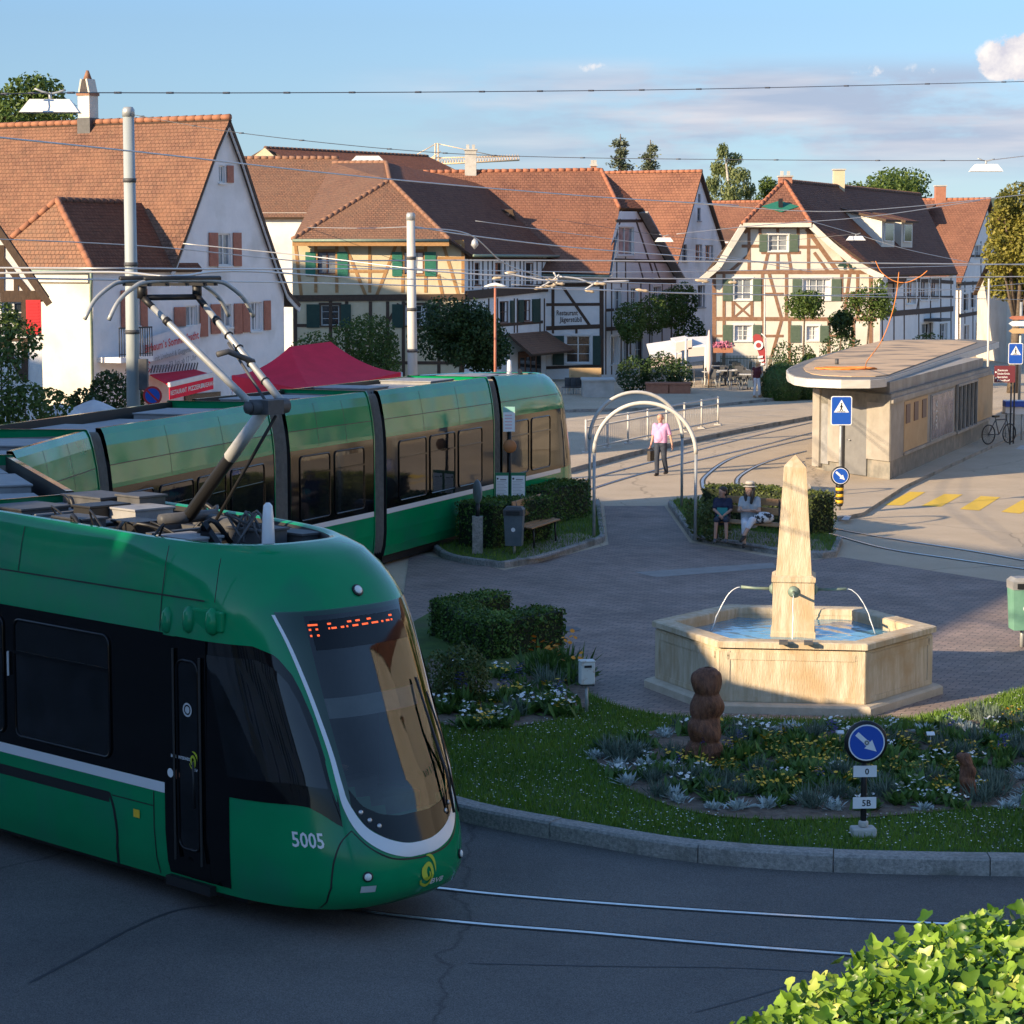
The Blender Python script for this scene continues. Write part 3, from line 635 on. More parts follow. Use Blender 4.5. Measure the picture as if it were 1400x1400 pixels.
# ---------------------------------------------------------------- tram
def clearglass(name, tint, ior):
    m = bpy.data.materials.new(name); m.use_nodes = True; nt = m.node_tree; N = nt.nodes.new; L = nt.links.new; nt.nodes.remove(nt.nodes['Principled BSDF'])
    t = N('ShaderNodeBsdfTransparent'); t.inputs['Color'].default_value = c4(tint); g = N('ShaderNodeBsdfGlossy'); g.inputs['Roughness'].default_value = .02; f = N('ShaderNodeFresnel'); f.inputs['IOR'].default_value = ior
    x = N('ShaderNodeMixShader'); L(f.outputs[0], x.inputs[0]); L(t.outputs[0], x.inputs[1]); L(g.outputs[0], x.inputs[2]); L(x.outputs[0], nt.nodes['Material Output'].inputs['Surface']); return m
M['windshield'] = clearglass('windshield', (.5, .53, .53), 1.75)
M['tramglass'] = mat('tramglass', (.004, .005, .006), (.012, .013, .016), 2.5, .04, coat=.1, spec=.45, bump=.12, bscale=1.3)
TRAM = thing('tram', 'long green articulated tram with white stripe curving round the square, number 5005 on its cab', 'tram', (-3, 35, 0))
RIDE = .02
def sec_ring(fr, s, scale=1, closed=True):
    prof = [(q, z) for z, q in SECT]
    pts = [(-q, z) for q, z in prof][::1]; pts = [(-q, z) for q, z in prof]+[(q, z) for q, z in prof[::-1]]
    return [fr(s, q*scale, (z-1.9)*scale+1.9) for q, z in pts]
def side_strip(b, fr, s0, s1, z0, z1, sg, off, m=0, n=1):
    zs = [z0]+[z for z, _ in SECT if z0 < z < z1]+[z1]
    b.grid([[fr(s0+(s1-s0)*i/n, sg*(wz(z)+off), z) for i in range(n+1)] for z in zs], m, True, flip=(sg*(s1-s0) > 0))
def rounded(s0, s1, z0, z1, r, k=4):
    o = []
    for cx, cz, a0 in ((s1-r, z1-r, 0), (s0+r, z1-r, 90), (s0+r, z0+r, 180), (s1-r, z0+r, 270)):
        for i in range(k+1):
            a = R(a0+90*i/k); o.append((cx+r*math.cos(a), cz+r*math.sin(a)))
    return o
def side_window(fr, s0, s1, z0, z1, sg, par, name='side_window', vent=True):
    b = MB(); ol = rounded(min(s0, s1), max(s0, s1), z0, z1, .09)
    P = [fr(s, sg*(wz(z)+.010), z) for s, z in ol]; nrm = fr.n*sg
    b.holes(P, [], 0, nrm)
    fr_ = [fr(s, sg*(wz(z)+.014), z) for s, z in ol]; b.tube(fr_, .016, 5, 1, closed=True)
    if vent:
        zz = z0+(z1-z0)*.72; b.beam(fr(s0, sg*(wz(zz)+.014), zz), fr(s1, sg*(wz(zz)+.014), zz), .03, .03, m=1)
    return b.build(name, [M['tramglass'], M['blackgloss']], par)
def shell(fr, s0, s1, par, seams=True):
    """one straight car section between s0 (rear) and s1 (front)"""
    b = MB(); ra, rb = sec_ring(fr, s0), sec_ring(fr, s1); n = len(ra)
    k = 4; rows = [sec_ring(fr, s0+(s1-s0)*i/k) for i in range(k+1)]
    cols = [list(c) for c in zip(*rows)]; h = len(SECT); b.grid(cols[:h], 0, False); b.grid(cols[h:], 0, False)
    zi = 3.22
    for sg in (-1, 1):
        q = .95*sg; qi = .87*sg
        b.face([fr(s0, q, ZTOP), fr(s1, q, ZTOP), fr(s1, qi, ZTOP), fr(s0, qi, ZTOP)], 1)
        b.face([fr(s0, qi, ZTOP), fr(s1, qi, ZTOP), fr(s1, qi, zi), fr(s0, qi, zi)], 2)
    for s in (s0, s1): b.face([fr(s, q, z) for q, z in [(-q, z) for z, q in SECT if z < zi]+[(-1.0, zi), (1.0, zi)]+[(q, z) for z, q in SECT[::-1] if z < zi]], 2)
    o = b.build('car_section', [M['tramgreen'], M['tramgreen'], M['black']], par)
    d = MB(); d.face([fr(s0, -.87, zi), fr(s1, -.87, zi), fr(s1, .87, zi), fr(s0, .87, zi)], 0)
    for i in range(1, int(abs(s1-s0)/.9)): 
        s = s0+(s1-s0)*i/int(abs(s1-s0)/.9); d.beam(fr(s, -.8, zi+.02), fr(s, .8, zi+.02), .05, .05)
    for q in (-.55, -.47, .5): d.tube([fr(s0, q, zi+.05), fr(s1, q, zi+.05)], .022, 6)
    d.build('roof_deck', M['roofdeck'], o)
    u = MB(); u.obox(fr(s0+.2, -.95, .06), fr.d*(s1-s0-.4), fr.n*1.9, V((0, 0, .3))); u.build('underframe', M['black'], o)
    if seams:
        e = MB()
        for sg in (-1, 1):
            side_strip(e, fr, s0, s1, 3.035, 3.05, sg, .002)
            for i in range(1, 3):
                s = s0+(s1-s0)*i/3; side_strip(e, fr, s-.006, s+.006, 2.7, 3.52, sg, .002)
        e.build('panel_seam', M['black'], o)
    return o
def band(fr, s0, s1, sg, par, wins, z0=1.22, z1=2.68):
    b = MB(); side_strip(b, fr, s0, s1, z0, z1, sg, .005); b.build('window_band', M['blackgloss'], par)
    b = MB(); side_strip(b, fr, s0, s1, 1.115, z0-.002, sg, .004); b.build('white_stripe', M['tramwhite'], par)
    for a, c in wins: side_window(fr, a, c, 1.33, 2.55, sg, par)
def roofbox(fr, s, q, l, w, h, par, m='roofbox', z=3.24):
    b = MB(); b.obox(fr(s-l/2, q-w/2, z), fr.d*l, fr.n*w, V((0, 0, h)))
    b.obox(fr(s-l/2-.02, q-w/2-.02, z+h), fr.d*(l+.04), fr.n*(w+.04), V((0, 0, .025)))
    for i in range(5): b.obox(fr(s-l*.4+i*l*.18, q+w/2+.002, z+.05), fr.d*.04, fr.n*.012, V((0, 0, h-.1)), 1)
    b.build('roof_box', [M[m], M['darkgrey']], par, bevel=.015)
def bellows(fa, sa, fb, sb):
    b = MB(); k = 12; A, B = sec_ring(fa, sa), sec_ring(fb, sb); rows = []
    for i in range(k+1):
        t = i/k; sc = .965 if i % 2 else .88
        Ra, Rb = sec_ring(fa, sa, sc), sec_ring(fb, sb, sc); rows.append([a.lerp(c, t) for a, c in zip(Ra, Rb)])
    b.grid([list(c) for c in zip(*rows)], 0, False)
    o = b.build('bellows', M['bellows'], TRAM)
    for f, s, dd in ((fa, sa, -.04),):
        c = MB(); r0, r1, r2 = sec_ring(f, s, 1.012), sec_ring(f, s+dd, 1.012), sec_ring(f, s+dd, .9)
        c.grid([list(x) for x in zip(r0, r1, r2)], 0, False); c.build('bellows_rim', M['tramgreen'], o)
def frame_inner(A, B):
    A, B = V((A[0], A[1], 0)), V((B[0], B[1], 0)); d = (A-B).normalized(); n = V((-d.y, d.x, 0)); return Frame(A-n*1.15, d), (A-B).length
F2, l2 = frame_inner((-4.80, 26.55), (-6.52, 31.35)); F3, l3 = frame_inner((-6.68, 32.1), (-6.38, 36.0)); F4, l4 = frame_inner((-6.26, 36.55), (-4.40, 43.1))
F5, l5 = frame_inner((-4.15, 43.7), (-2.78, 46.85)); F6, l6 = frame_inner((-2.55, 47.35), (-.42, 52.75)); F7A, l7 = frame_inner((-.22, 53.25), (1.2, 56.9))
SB7 = 3.2-l7+.15; F7 = Frame(F7A(SB7, 0, 0), -F7A.d)           # rear cab points away along the track
def tmap(fr, t0, z0, off=.008):
    e = .01; L = (nose_pt(fr, t0+e, z0)-nose_pt(fr, t0-e, z0)).length/(2*e)
    return lambda x, z: nose_pt(fr, t0+x/L, z0+z, off)
def swirl(b, fn, r, m=0):
    """yellow-green snail-shell company mark: a fat comma curling into a spiral, and a second arc"""
    k = 26; rows = []
    for i in range(k+1):
        t = i/k; a = R(200+560*t); rr = r*(.92-.74*t); w = r*.30*math.sin(math.pi*min(1, t*.9+.08))**.7
        c = (rr*.62*math.cos(a), rr*math.sin(a)*.95-.1*r); u = (math.cos(a), math.sin(a))
        rows.append([fn(c[0]-u[0]*w*.5, c[1]-u[1]*w*.5), fn(c[0]+u[0]*w*.5, c[1]+u[1]*w*.5)])
    b.grid(rows, m, False, flip=True)
    rows = []
    for i in range(15):
        t = i/14; a = R(110-135*t); w = r*.26*math.sin(math.pi*t)**.8+.002
        rows.append([fn(r*.15+(r*.8-w)*math.cos(a), r*.22+(r*.85-w)*math.sin(a)), fn(r*.15+r*.8*math.cos(a), r*.22+r*.85*math.sin(a))])
    b.grid(rows, m, False, flip=False)
def map_text(b, body, fn, h, m=0, bold=True, cx=0, cz=0, sx=1):
    vs, fs = text_faces(body, 1.0, bold); x1 = max(v.x for v in vs); k = h/.70
    b.idx([fn((v.x-x1/2)*k*sx+cx, v.y*k+cz) for v in vs], fs, m)
def strip2(b, fr, inner, outer, off, m=0, k=5):
    I = smoothcurve([(a, z, 0) for a, z in inner], k); O = smoothcurve([(a, z, 0) for a, z in outer], k); rows = []
    for p, q in zip(I, O): rows.append([nose_pt(fr, lerp(p.x, q.x, j/2), lerp(p.y, q.y, j/2), off) for j in range(3)])
    b.grid(rows, m, True, flip=True)
WSL = [(.89, .5), (.90, .477), (.99, .40), (1.12, .34), (1.32, .306), (1.42, .30), (1.76, .30), (2.2, .292), (2.65, .276), (3.0, .262)]
WTL = [(1.25, .353), (1.36, .344), (1.71, .342), (2.17, .329), (2.63, .303), (3.02, .270)]
def wbot(t):
    t = t if t <= .5 else 1-t
    return interp([(.345, 1.30), (.353, 1.25), (.385, 1.05), (.43, .93), (.477, .855), (.5, .84)], t)
def cab(fr, s_back, par_tram, front=True):
    b = MB(); T = [-1]+[i/56 for i in range(57)]+[2]; zs = []
    for (z0, _), (z1, _) in zip(SECT, SECT[1:]):
        n = max(1, int((z1-z0)/.09)); zs += [z0+(z1-z0)*i/n for i in range(n)]
    zs.append(ZTOP); rows = []
    for z in zs:
        row = []
        for t in T:
            if t == -1: row.append(fr(s_back, -wz(z), z))
            elif t == 2: row.append(fr(s_back, wz(z), z))
            else: row.append(nose_pt(fr, t, z))
        rows.append(row)
    nr = len(rows[0]); fs = []
    for j in range(len(rows)-1):
        for k in range(nr-1):
            zc = (zs[j]+zs[j+1])/2; tc = (T[k]+T[k+1])/2 if 0 < k < nr-2 else -1
            if .36 < tc < .64 and wbot(tc)+.28 < zc < 2.94 and interp(WTL, max(1.25, zc))+.012 < tc < 1-interp(WTL, max(1.25, zc))-.012: continue
            fs.append((j*nr+k, j*nr+k+1, (j+1)*nr+k+1, (j+1)*nr+k))
    b.idx([p for r in rows for p in r], fs, 0, True)
    # rolled top edge and sunken roof behind it
    top = rows[-1]; cx = fr(0, 0, 0)
    def inset(p, k, z):
        v = p-fr.o; s = v.dot(fr.d); q = v.dot(fr.n)
        return fr(max(s_back, s-.10*k if s > s_back+.01 else s_back), q*(1-.09*k), z)
    r1 = [inset(p, .5, p.z+.008) for p in top]; r2 = [inset(p, 1, p.z-.012) for p in top]; r3 = [inset(p, 1.5, 3.36) for p in top]
    b.grid([top, r1, r2], 0, True); b.grid([r2, r3], 1, True)
    o = b.build('car_section', [M['tramgreen'], M['black']], par_tram)
    d = MB(); d.holes([V((p.x, p.y, 3.37)) for p in r3], [], 0, V((0, 0, 1))); d.build('roof_deck', M['roofdeck'], o)
    u = MB(); u.obox(fr(s_back+.2, -.8, .10), fr.d*(3.4-s_back), fr.n*1.6, V((0, 0, .26))); u.build('underframe', M['black'], o)
    # windscreen
    b = MB(); rows = []
    for j in range(25):
        v = j/24; row = []
        for i in range(37):
            u_ = i/36; t0 = lerp(.345, .655, u_)
            for _ in range(4):
                zb = wbot(t0); z = lerp(zb, 3.0, v); tl = interp(WTL, max(1.25, z)); t0 = lerp(tl, 1-tl, u_)
            row.append(nose_pt(fr, t0, z, .006))
        rows.append(row)
    b.grid(rows, 0, True, flip=False); ws = b.build('windshield', M['windshield'], o)
    b = MB(); w = .98
    b.obox(fr(2.55, -w, .5), fr.d*.05, fr.n*2*w, V((0, 0, 2.5)), 0); b.obox(fr(2.55, -w, .42), fr.d*1.7, fr.n*2*w, V((0, 0, .06)), 0); b.obox(fr(2.6, -.8, 2.96), fr.d*1.1, fr.n*1.6, V((0, 0, .04)), 1)
    for s_ in (-1, 1): b.obox(fr(2.6, s_*.96, .5), fr.d*.95, fr.n*-.03*s_, V((0, 0, 2.2)), 0)
    b.obox(fr(4.05, -.62, .5), fr.d*.45, fr.n*1.24, V((0, 0, .62)), 0); b.obox(fr(3.98, -.35, 1.1), fr.d*.2, fr.n*.7, V((0, 0, .16)), 0)
    b.obox(fr(3.2, -.26, .5), fr.d*.5, fr.n*.52, V((0, 0, .5)), 2); b.obox(fr(3.12, -.25, .95), fr.d*.12, fr.n*.5, V((0, 0, .75)), 2); b.obox(fr(3.14, -.14, 1.72), fr.d*.1, fr.n*.28, V((0, 0, .24)), 2)
    b.obox(fr(2.62, .35, .5), fr.d*.03, fr.n*.5, V((0, 0, 2.0)), 1); b.obox(fr(2.62, -.85, 1.3), fr.d*.03, fr.n*.5, V((0, 0, 1.1)), 1)
    b.build('cab_interior', [M['darkgrey'], M['midgrey'], M['black']], o)
    b = MB(); b.grid([[nose_pt(fr, lerp(.36, .61, i/8), z, -.06) for i in range(9)] for z in (2.02, 2.2)]); b.build('pale_strip', M['lightgrey'], o)  # pale grey strip just inside the screen
    # black mask at the foot and head of the screen
    b = MB()
    for zlo, zhi, mm in ((0, .26, 0),):
        rows = []
        for j in range(7):
            row = []
            for i in range(37):
                t0 = lerp(.356, .644, i/36); row.append(nose_pt(fr, t0, wbot(t0)+.002+j/6*(zhi-.10*abs(i/18-1)), .010))
            rows.append(row)
        b.grid(rows, 0, True)
    b.build('lower_mask', M['blackgloss'], o)
    b = MB()
    for s in (0, 1):
        f = (lambda a: a) if s == 0 else (lambda a: 1-a)
        inner = [(.274, 2.97), (.302, 2.65), (.327, 2.2), (.341, 1.74), (.343, 1.42), (.352, 1.26), (.385, 1.05), (.43, .93), (.477, .855), (.502, .84)]
        outer = [(.264, 2.97), (.291, 2.65), (.315, 2.2), (.328, 1.74), (.328, 1.40), (.336, 1.20), (.364, .985), (.412, .83), (.471, .735), (.502, .72)]
        I = [(f(a), z) for a, z in inner]; O = [(f(a), z) for a, z in outer]
        if s: I, O = O, I
        strip2(b, fr, I, O, .008)
    b.build('white_stripe', M['tramwhite'], o)
    # headlamps in the mask, marker and high lamp
    for t in (.378, .398, .42, .58, .602, .622):
        p = nose_pt(fr, t, wbot(t)+.085, .012); n = (p-nose_pt(fr, t, wbot(t)+.085, 0)).normalized(); h = MB()
        h.lathe([(.024, 0), (.023, .006), (.012, .010)], p, 12, 0, ax=(n.orthogonal().normalized(), n.cross(n.orthogonal().normalized()), n)); h.build('headlight', M['steel'], o)
    def disc(name, t, z, r, m, m2='black'):
        p = nose_pt(fr, t, z, .0); n = (nose_pt(fr, t, z, .01)-p).normalized(); x = n.orthogonal().normalized(); h = MB()
        h.lathe([(r*1.35, 0), (r*1.35, .014), (r*1.1, .018)], p, 16, 1, ax=(x, n.cross(x), n)); h.lathe([(r, .016), (r*.9, .028), (r*.4, .034)], p, 16, 0, ax=(x, n.cross(x), n)); return h.build(name, [M[m], M[m2]], o)
    disc('roof_lamp', .505, 3.15, .045, 'lamplens'); disc('marker_lamp', .369, .60, .036, 'lamplens'); disc('marker_lamp', .631, .60, .036, 'lamplens')
    # wipers
    for t0, t1, t2 in ((.60, .585, .655),):
        w = MB(); A = nose_pt(fr, t0, 1.0, .05); B = nose_pt(fr, t1, 1.75, .06); w.tube([A, A.lerp(B, .5)+fr.d*.05, B], .014, 6)
        w.tube([nose_pt(fr, lerp(t1-.0, t2, 0), 2.25, .04), B+fr.d*.01, nose_pt(fr, lerp(t0, t2, .3), 1.25, .04)], .012, 6)
        w.tube([A+fr.n*.06, nose_pt(fr, .63, 1.7, .05), nose_pt(fr, .62, 2.1, .04)], .010, 6); w.build('wiper', M['black'], o)
    # destination display inside the head of the screen
    b = MB(); rows = [[nose_pt(fr, lerp(.37, .615, i/12), lerp(2.62, 2.90, j/3), .009) for i in range(13)] for j in range(4)]; b.grid(rows, 0, True)
    fn = tmap(fr, .475, 2.79, .012); e = 0
    for row, segs in ((.065, ((-.40, -.30), (-.20, .02), (.05, .075), (.10, .34))), (.02, ((-.40, -.375), (-.33, -.305), (-.20, -.185), (-.17, -.12), (-.08, -.05), (-.03, -.015), (.02, .06), (.08, .10), (.12, .17), (.20, .22), (.25, .29), (.31, .33))), (-.04, ((-.40, -.38), (-.33, -.305)))):
        for a, c in segs:
            a, c = a*1.5, c*1.5; b.face([fn(a, row-.009), fn(c, row-.009), fn(c, row+.009), fn(a, row+.009)], 1)
    b.build('destination_display', [M['blackgloss'], M['led']], o)
    # cab side windows, both sides
    up = [(.039, 1.232), (.072, 1.243), (.12, 1.262), (.19, 1.275), (.225, 1.222), (.262, 1.13), (.279, 1.10), (.287, 1.25), (.286, 1.446), (.288, 1.70), (.281, 2.05), (.262, 2.40), (.222, 2.60), (.17, 2.665), (.10, 2.665), (.04, 2.665)]
    for s in (0, 1):
        b = MB(); rows = []
        bot = [(.03, 1.225), (.11, 1.235), (.20, 1.245), (.24, 1.235), (.274, 1.175), (.30, 1.11), (.32, 1.06)]
        for i in range(25):
            t = lerp(.0, .324, i/24); zb = interp(bot, t); zt = interp([(.0, 2.665), (.19, 2.66), (.25, 2.58), (.29, 2.38), (.310, 2.05), (.320, 1.70), (.324, 1.30)], t)
            rows.append([nose_pt(fr, t if s == 0 else 1-t, lerp(zb, zt, j/14), .006) for j in range(15)])
        b.grid(rows, 0, True, flip=(s == 0)); b.build('window_band', M['blackgloss'], o)
        ol = [(.06, 1.42), (.16, 1.44), (.245, 1.40), (.258, 1.46), (.262, 1.75), (.254, 2.05), (.236, 2.32), (.205, 2.48), (.16, 2.54), (.06, 2.54)]
        P = [nose_pt(fr, a if s == 0 else 1-a, z, .011) for a, z in smoothcurve([(a, z, 0) for a, z in ol+ol[:1]], 3)[:-1] for a, z in ((a, z),)] if False else [nose_pt(fr, (p.x if s == 0 else 1-p.x), p.y, .011) for p in smoothcurve([(a, z, 0) for a, z in ol], 3)]
        w = MB(); rows = []
        for i in range(15):
            t = lerp(.055, .302, i/14); zb = interp([(.055, 1.42), (.2, 1.44), (.302, 1.40)], t); zt = interp([(.055, 2.54), (.19, 2.54), (.24, 2.46), (.275, 2.30), (.293, 2.03), (.302, 1.75)], t)
            rows.append([nose_pt(fr, t if s == 0 else 1-t, lerp(zb, zt, j/10), .011) for j in range(11)])
        w.grid(rows, 0, True, flip=(s == 0)); w.build('side_window', M['tramglass'], o)
    # bumper seam
    for s in (0, 1):
        b = MB(); C = smoothcurve([(a, z, 0) for a, z in ((.345, 1.02), (.312, .92), (.288, .76), (.272, .5), (.268, .27))], 6); rows = []
        for p in C: rows.append([nose_pt(fr, (p.x+dx) if s == 0 else 1-p.x-dx, p.y, .003) for dx in (-.0022, .0022)])
        b.grid(rows, 0, False); C = smoothcurve([(a, z, 0) for a, z in ((.345, 1.02), (.385, .86), (.44, .74), (.5, .695))], 6); rows = []
        for p in C: rows.append([nose_pt(fr, p.x if s == 0 else 1-p.x, p.y+dz, .003) for dz in (-.008, .008)])
        b.grid(rows, 0, False)
        b.build('panel_seam', M['black'], o)
    # marks on the nose
    b = MB(); fn = tmap(fr, .505, .55); swirl(b, fn, .15); b.build('company_mark', M['bvgreen'], o)
    b = MB(); map_text(b, 'BVB', tmap(fr, .528, .42), .055, sx=1.3); b.build('lettering', M['tramwhite'], o)
    b = MB(); map_text(b, '5005', tmap(fr, .229, .865), .135, sx=.85)
    b.build('fleet_number', M['tramwhite'], o)
    b = MB(); fn = tmap(fr, .369, .485); b.face([fn(-.07, -.03), fn(.07, -.03), fn(.07, .03), fn(-.07, .03)]); b.build('number_plate', M['lightgrey'], o)
    b = MB(); map_text(b, 'BOMBARDIER', tmap(fr, .575, .97), .035, sx=1.1); b.build('lettering', M['tramwhite'], o)
    # roof fittings of the cab: fin, aerial, drum
    f = MB(); c = fr(2.45, -.42, 3.40)
    f.prism([c, c+fr.d*.34, c+fr.d*.05+V((0, 0, .26))], fr.n*.07, 0); f.obox(c-fr.d*.04-fr.n*.06, fr.d*.48, fr.n*.2, V((0, 0, .03)), 1); f.build('antenna_fin', [M['blackgloss'], M['tramwhite']], o, bevel=.01)
    f = MB(); f.lathe([(.07, 0), (.068, .05), (.058, .3), (.045, .44), (.02, .47)], fr(2.95, .05, 3.38), 14); f.build('aerial', M['tramwhite'], o)
    f = MB(); f.lathe([(.27, 0), (.28, .04), (.25, .09), (.12, .10), (.1, .06)], fr(1.9, .35, 3.38), 24); f.build('roof_fan', M['darkgrey'], o)
    return o
# --- leading car, right side towards the camera
c1 = cab(F1, -.95, TRAM)
def s_of(t, z): return interp(SBZ, z)+t
band(F1, -.95, 2.80, -1, c1, [(-.9, .12), (.32, 1.95)])
b = MB(); side_strip(b, F1, -.95, 2.80, 1.22, 2.68, 1, .005); b.build('window_band', M['blackgloss'], c1)
b = MB(); side_strip(b, F1, 2.80, 3.45, .33, 2.66, -1, .006); b.grid([[nose_pt(F1, lerp(-.1, .085, i/4) if z > 1.2 else lerp(-.1, .05, i/4), z, .006) for i in range(5)] for z in (.33, .45, .75, 1.2, 1.8, 2.45, 2.66)], 0, True)
dr = b.build('door', M['blackgloss'], c1)
side_window(F1, 3.02, 3.34, .62, 2.45, -1, dr, 'door_glass', vent=False)
b = MB(); b.beam(F1(2.98, -1.175, .5), F1(2.98, -1.175, 2.55), .035, .02); b.beam(F1(3.38, -1.175, .5), F1(3.38, -1.175, 2.5), .035, .02)
b.tube([F1(3.30, -1.19, 1.05), F1(3.30, -1.2, 1.5)], .012, 6); b.build('door_rail', M['black'], dr)
b = MB(); b.obox(F1(2.80, -1.09, .22), F1.d*.68, -F1.n*.07, V((0, 0, .09))); b.build('door_step', M['black'], dr)
def flat_fn(s0, z0, sg=-1, off=.016): return lambda x, z: F1(s0+x, sg*(wz(z0+z)+off), z0+z)
b = MB(); swirl(b, flat_fn(3.25, 1.50), .085); b.build('company_mark', M['bvgreen'], dr)
b = MB(); map_text(b, 'BASEL UNTERWEGS', flat_fn(3.07, 1.49), .03, sx=.8); b.build('lettering', M['tramwhite'], dr)
b = MB(); map_text(b, 'BVB', flat_fn(3.31, 1.40), .03, sx=1.2); b.build('lettering', M['tramwhite'], dr)
b = MB()
for r0, r1, m in ((.05, .068, 0), (.0, .035, 0)):
    for k in range(20):
        a0, a1 = R(18*k), R(18*k+18)
        fn = flat_fn(3.18, 1.98); b.face([fn(r0*math.cos(a0), r0*math.sin(a0)), fn(r1*math.cos(a0), r1*math.sin(a0)), fn(r1*math.cos(a1), r1*math.sin(a1)), fn(r0*math.cos(a1), r0*math.sin(a1))] if r0 else [fn(0, 0), fn(r1*math.cos(a0), r1*math.sin(a0)), fn(r1*math.cos(a1), r1*math.sin(a1))], m)
b.build('sticker', M['lightgrey'], dr)
for s_, m_ in ((2.90, 'signwhite'), (3.00, 'shutbrick')):
    b = MB(); fn = flat_fn(s_, 1.33, off=.012); b.face([fn(.045*math.cos(R(k*24)), .045*math.sin(R(k*24))) for k in range(15)]); b.build('door_button', M[m_], c1)
b = MB(); side_strip(b, F1, -.95, 1.9, .88, .985, -1, .003); b.build('skirt_slot', M['black'], c1)
b = MB()
C = smoothcurve([(1.9, .98, 0), (1.98, .8, 0), (2.0, .55, 0), (1.94, .3, 0), (1.93, .25, 0)], 5); b.grid([[F1(p.x+dx, -(wz(p.y)+.004), p.y) for dx in (-.02, .02)] for p in C], 0, False)
for s_ in (2.62,): side_strip(b, F1, s_-.008, s_+.008, .28, 1.1, -1, .003)
side_strip(b, F1, 1.95, 2.62, .955, .965, -1, .003); side_strip(b, F1, -.95, 3.4, 3.03, 3.045, -1, .003)
for s_, za, zb in ((.35, 3.04, 3.5), (2.75, 2.69, 3.5), (3.55, 3.04, 3.45)): side_strip(b, F1, s_-.006, s_+.006, za, zb, -1, .003)
b.build('panel_seam', M['black'], c1)
b = MB(); side_strip(b, F1, 2.30, 2.40, .80, .88, -1, .01); b.build('side_marker', M['yellow'], c1)
for s_, z_ in ((2.85, 2.80), (3.18, 2.84), (3.52, 2.86)):
    b = MB(); c = F1(s_, -1.12, z_); b.lathe([(.02, .13), (.06, .08), (.075, -.02), (.06, -.1), (.02, -.13)], c, 12, 0, ax=(F1.d, F1.n, V((0, 0, 1)))); b.build('camera_pod', M['tramgreen'], c1)
b = MB(); b.obox(F1(3.1, -1.125, 2.76), F1.d*.55, F1.n*.06, V((0, 0, .20))); b.build('camera_plate', M['tramgreen'], c1, bevel=.02)
b = MB(); b.beam(F1(.22, -1.17, 1.95), F1(.22, -1.17, 2.2), .05, .02); b.build('window_handle', M['lightgrey'], c1)
b = MB(); fn = flat_fn(-.78, 1.36, off=.02)
for r_ in (0, -.06):
    x = 0
    for w_ in (.04, .03, .05, .02, .06, .03, .04): b.face([fn(x, r_), fn(x+w_, r_), fn(x+w_, r_+.025), fn(x, r_+.025)]); x += w_+.015
b.build('side_display', M['led'], c1)
# pantograph
pb = MB(); P0 = F1(1.75, 0, 3.62); EL = F1(3.0, 0, 4.80); HD = F1(1.52, 0, 5.98)
for q in (-.45, .45): pb.beam(F1(1.0, q, 3.42), F1(2.3, q, 3.42), .09, .09)
for s in (1.05, 1.75, 2.25): pb.beam(F1(s, -.5, 3.46), F1(s, .5, 3.46), .10, .08)
for q in (-.45, .45):
    for s in (1.05, 2.25): pb.lathe([(.05, 0), (.07, .02), (.05, .04), (.07, .06), (.05, .08), (.04, .1)], F1(s, q, 3.3), 10)
pb.tube([F1(1.75, -.35, 3.62), F1(1.75, .35, 3.62)], .06, 10); pb.tube([F1(1.85, .22, 3.56), F1(2.6, .22, 3.52)], .09, 10); pb.tube([F1(2.55, .22, 3.52), F1(2.75, .2, 3.56)], .06, 10)
rnd = random.Random(8)
for i in range(7): pb.tube(smoothcurve([F1(2.3+rnd.uniform(0, .3), rnd.uniform(-.2, .3), 3.5), F1(2.45+rnd.uniform(0, .3), rnd.uniform(-.2, .3), 3.72), F1(2.7+rnd.uniform(0, .3), rnd.uniform(-.2, .3), 3.45)], 4), .014, 5)
pan = pb.build('pantograph', M['darkgrey'], TRAM)
la = MB(); la.tube([P0, P0.lerp(EL, .75), EL], [.068, .062, .052], 8, 0); la.tube([P0.lerp(EL, .55), EL], [.070, .058], 8, 1); la.tube([F1(2.05, .12, 3.6), EL+V((0, 0, -.1))+F1.n*.12], .018, 6, 0); la.build('lower_arm', [M['black'], M['lightgrey']], pan)
el = MB(); el.tube([EL-F1.n*.2, EL+F1.n*.26], .075, 10); el.box(EL+F1.d*.05, (.2, .2, .14), rz=math.atan2(F1.d.y, F1.d.x)); el.lathe([(.06, -.02), (.06, .02)], EL-F1.n*.22, 12, ax=(F1.d, V((0, 0, 1)), F1.n)); el.build('elbow_joint', M['darkgrey'], pan)
for q0, q1 in ((-.17, -.36), (.22, .34)):
    a = MB(); A = EL+F1.n*q0+V((0, 0, .02)); B = HD+F1.n*q1-V((0, 0, .12)); a.tube([A, A.lerp(B, .72), B], [.038, .034, .028], 8, 0)
    a.tube([A.lerp(B, .75), A.lerp(B, .78)], .044, 8, 1); a.tube([A.lerp(B, .9), B], .034, 8, 1)
    for k in ((.2, .36, .5, .62) if q0 > 0 else ()): a.tube([A.lerp(B, k), A.lerp(B, k+.006)], .05, 8, 1)
    a.build('upper_arm', [M['galv'], M['black']], pan)
a = MB(); a.tube([EL+F1.n*.08-V((0, 0, .05)), EL.lerp(HD, .55)+F1.n*.2-V((0, 0, .05))], .015, 6); a.tube([EL.lerp(HD, .35)+F1.n*.28, EL.lerp(HD, .40)+F1.n*.02+V((0, 0, .05)), EL.lerp(HD, .42)-F1.n*.1], .03, 6); a.build('control_rod', M['darkgrey'], pan)
h = MB(); 
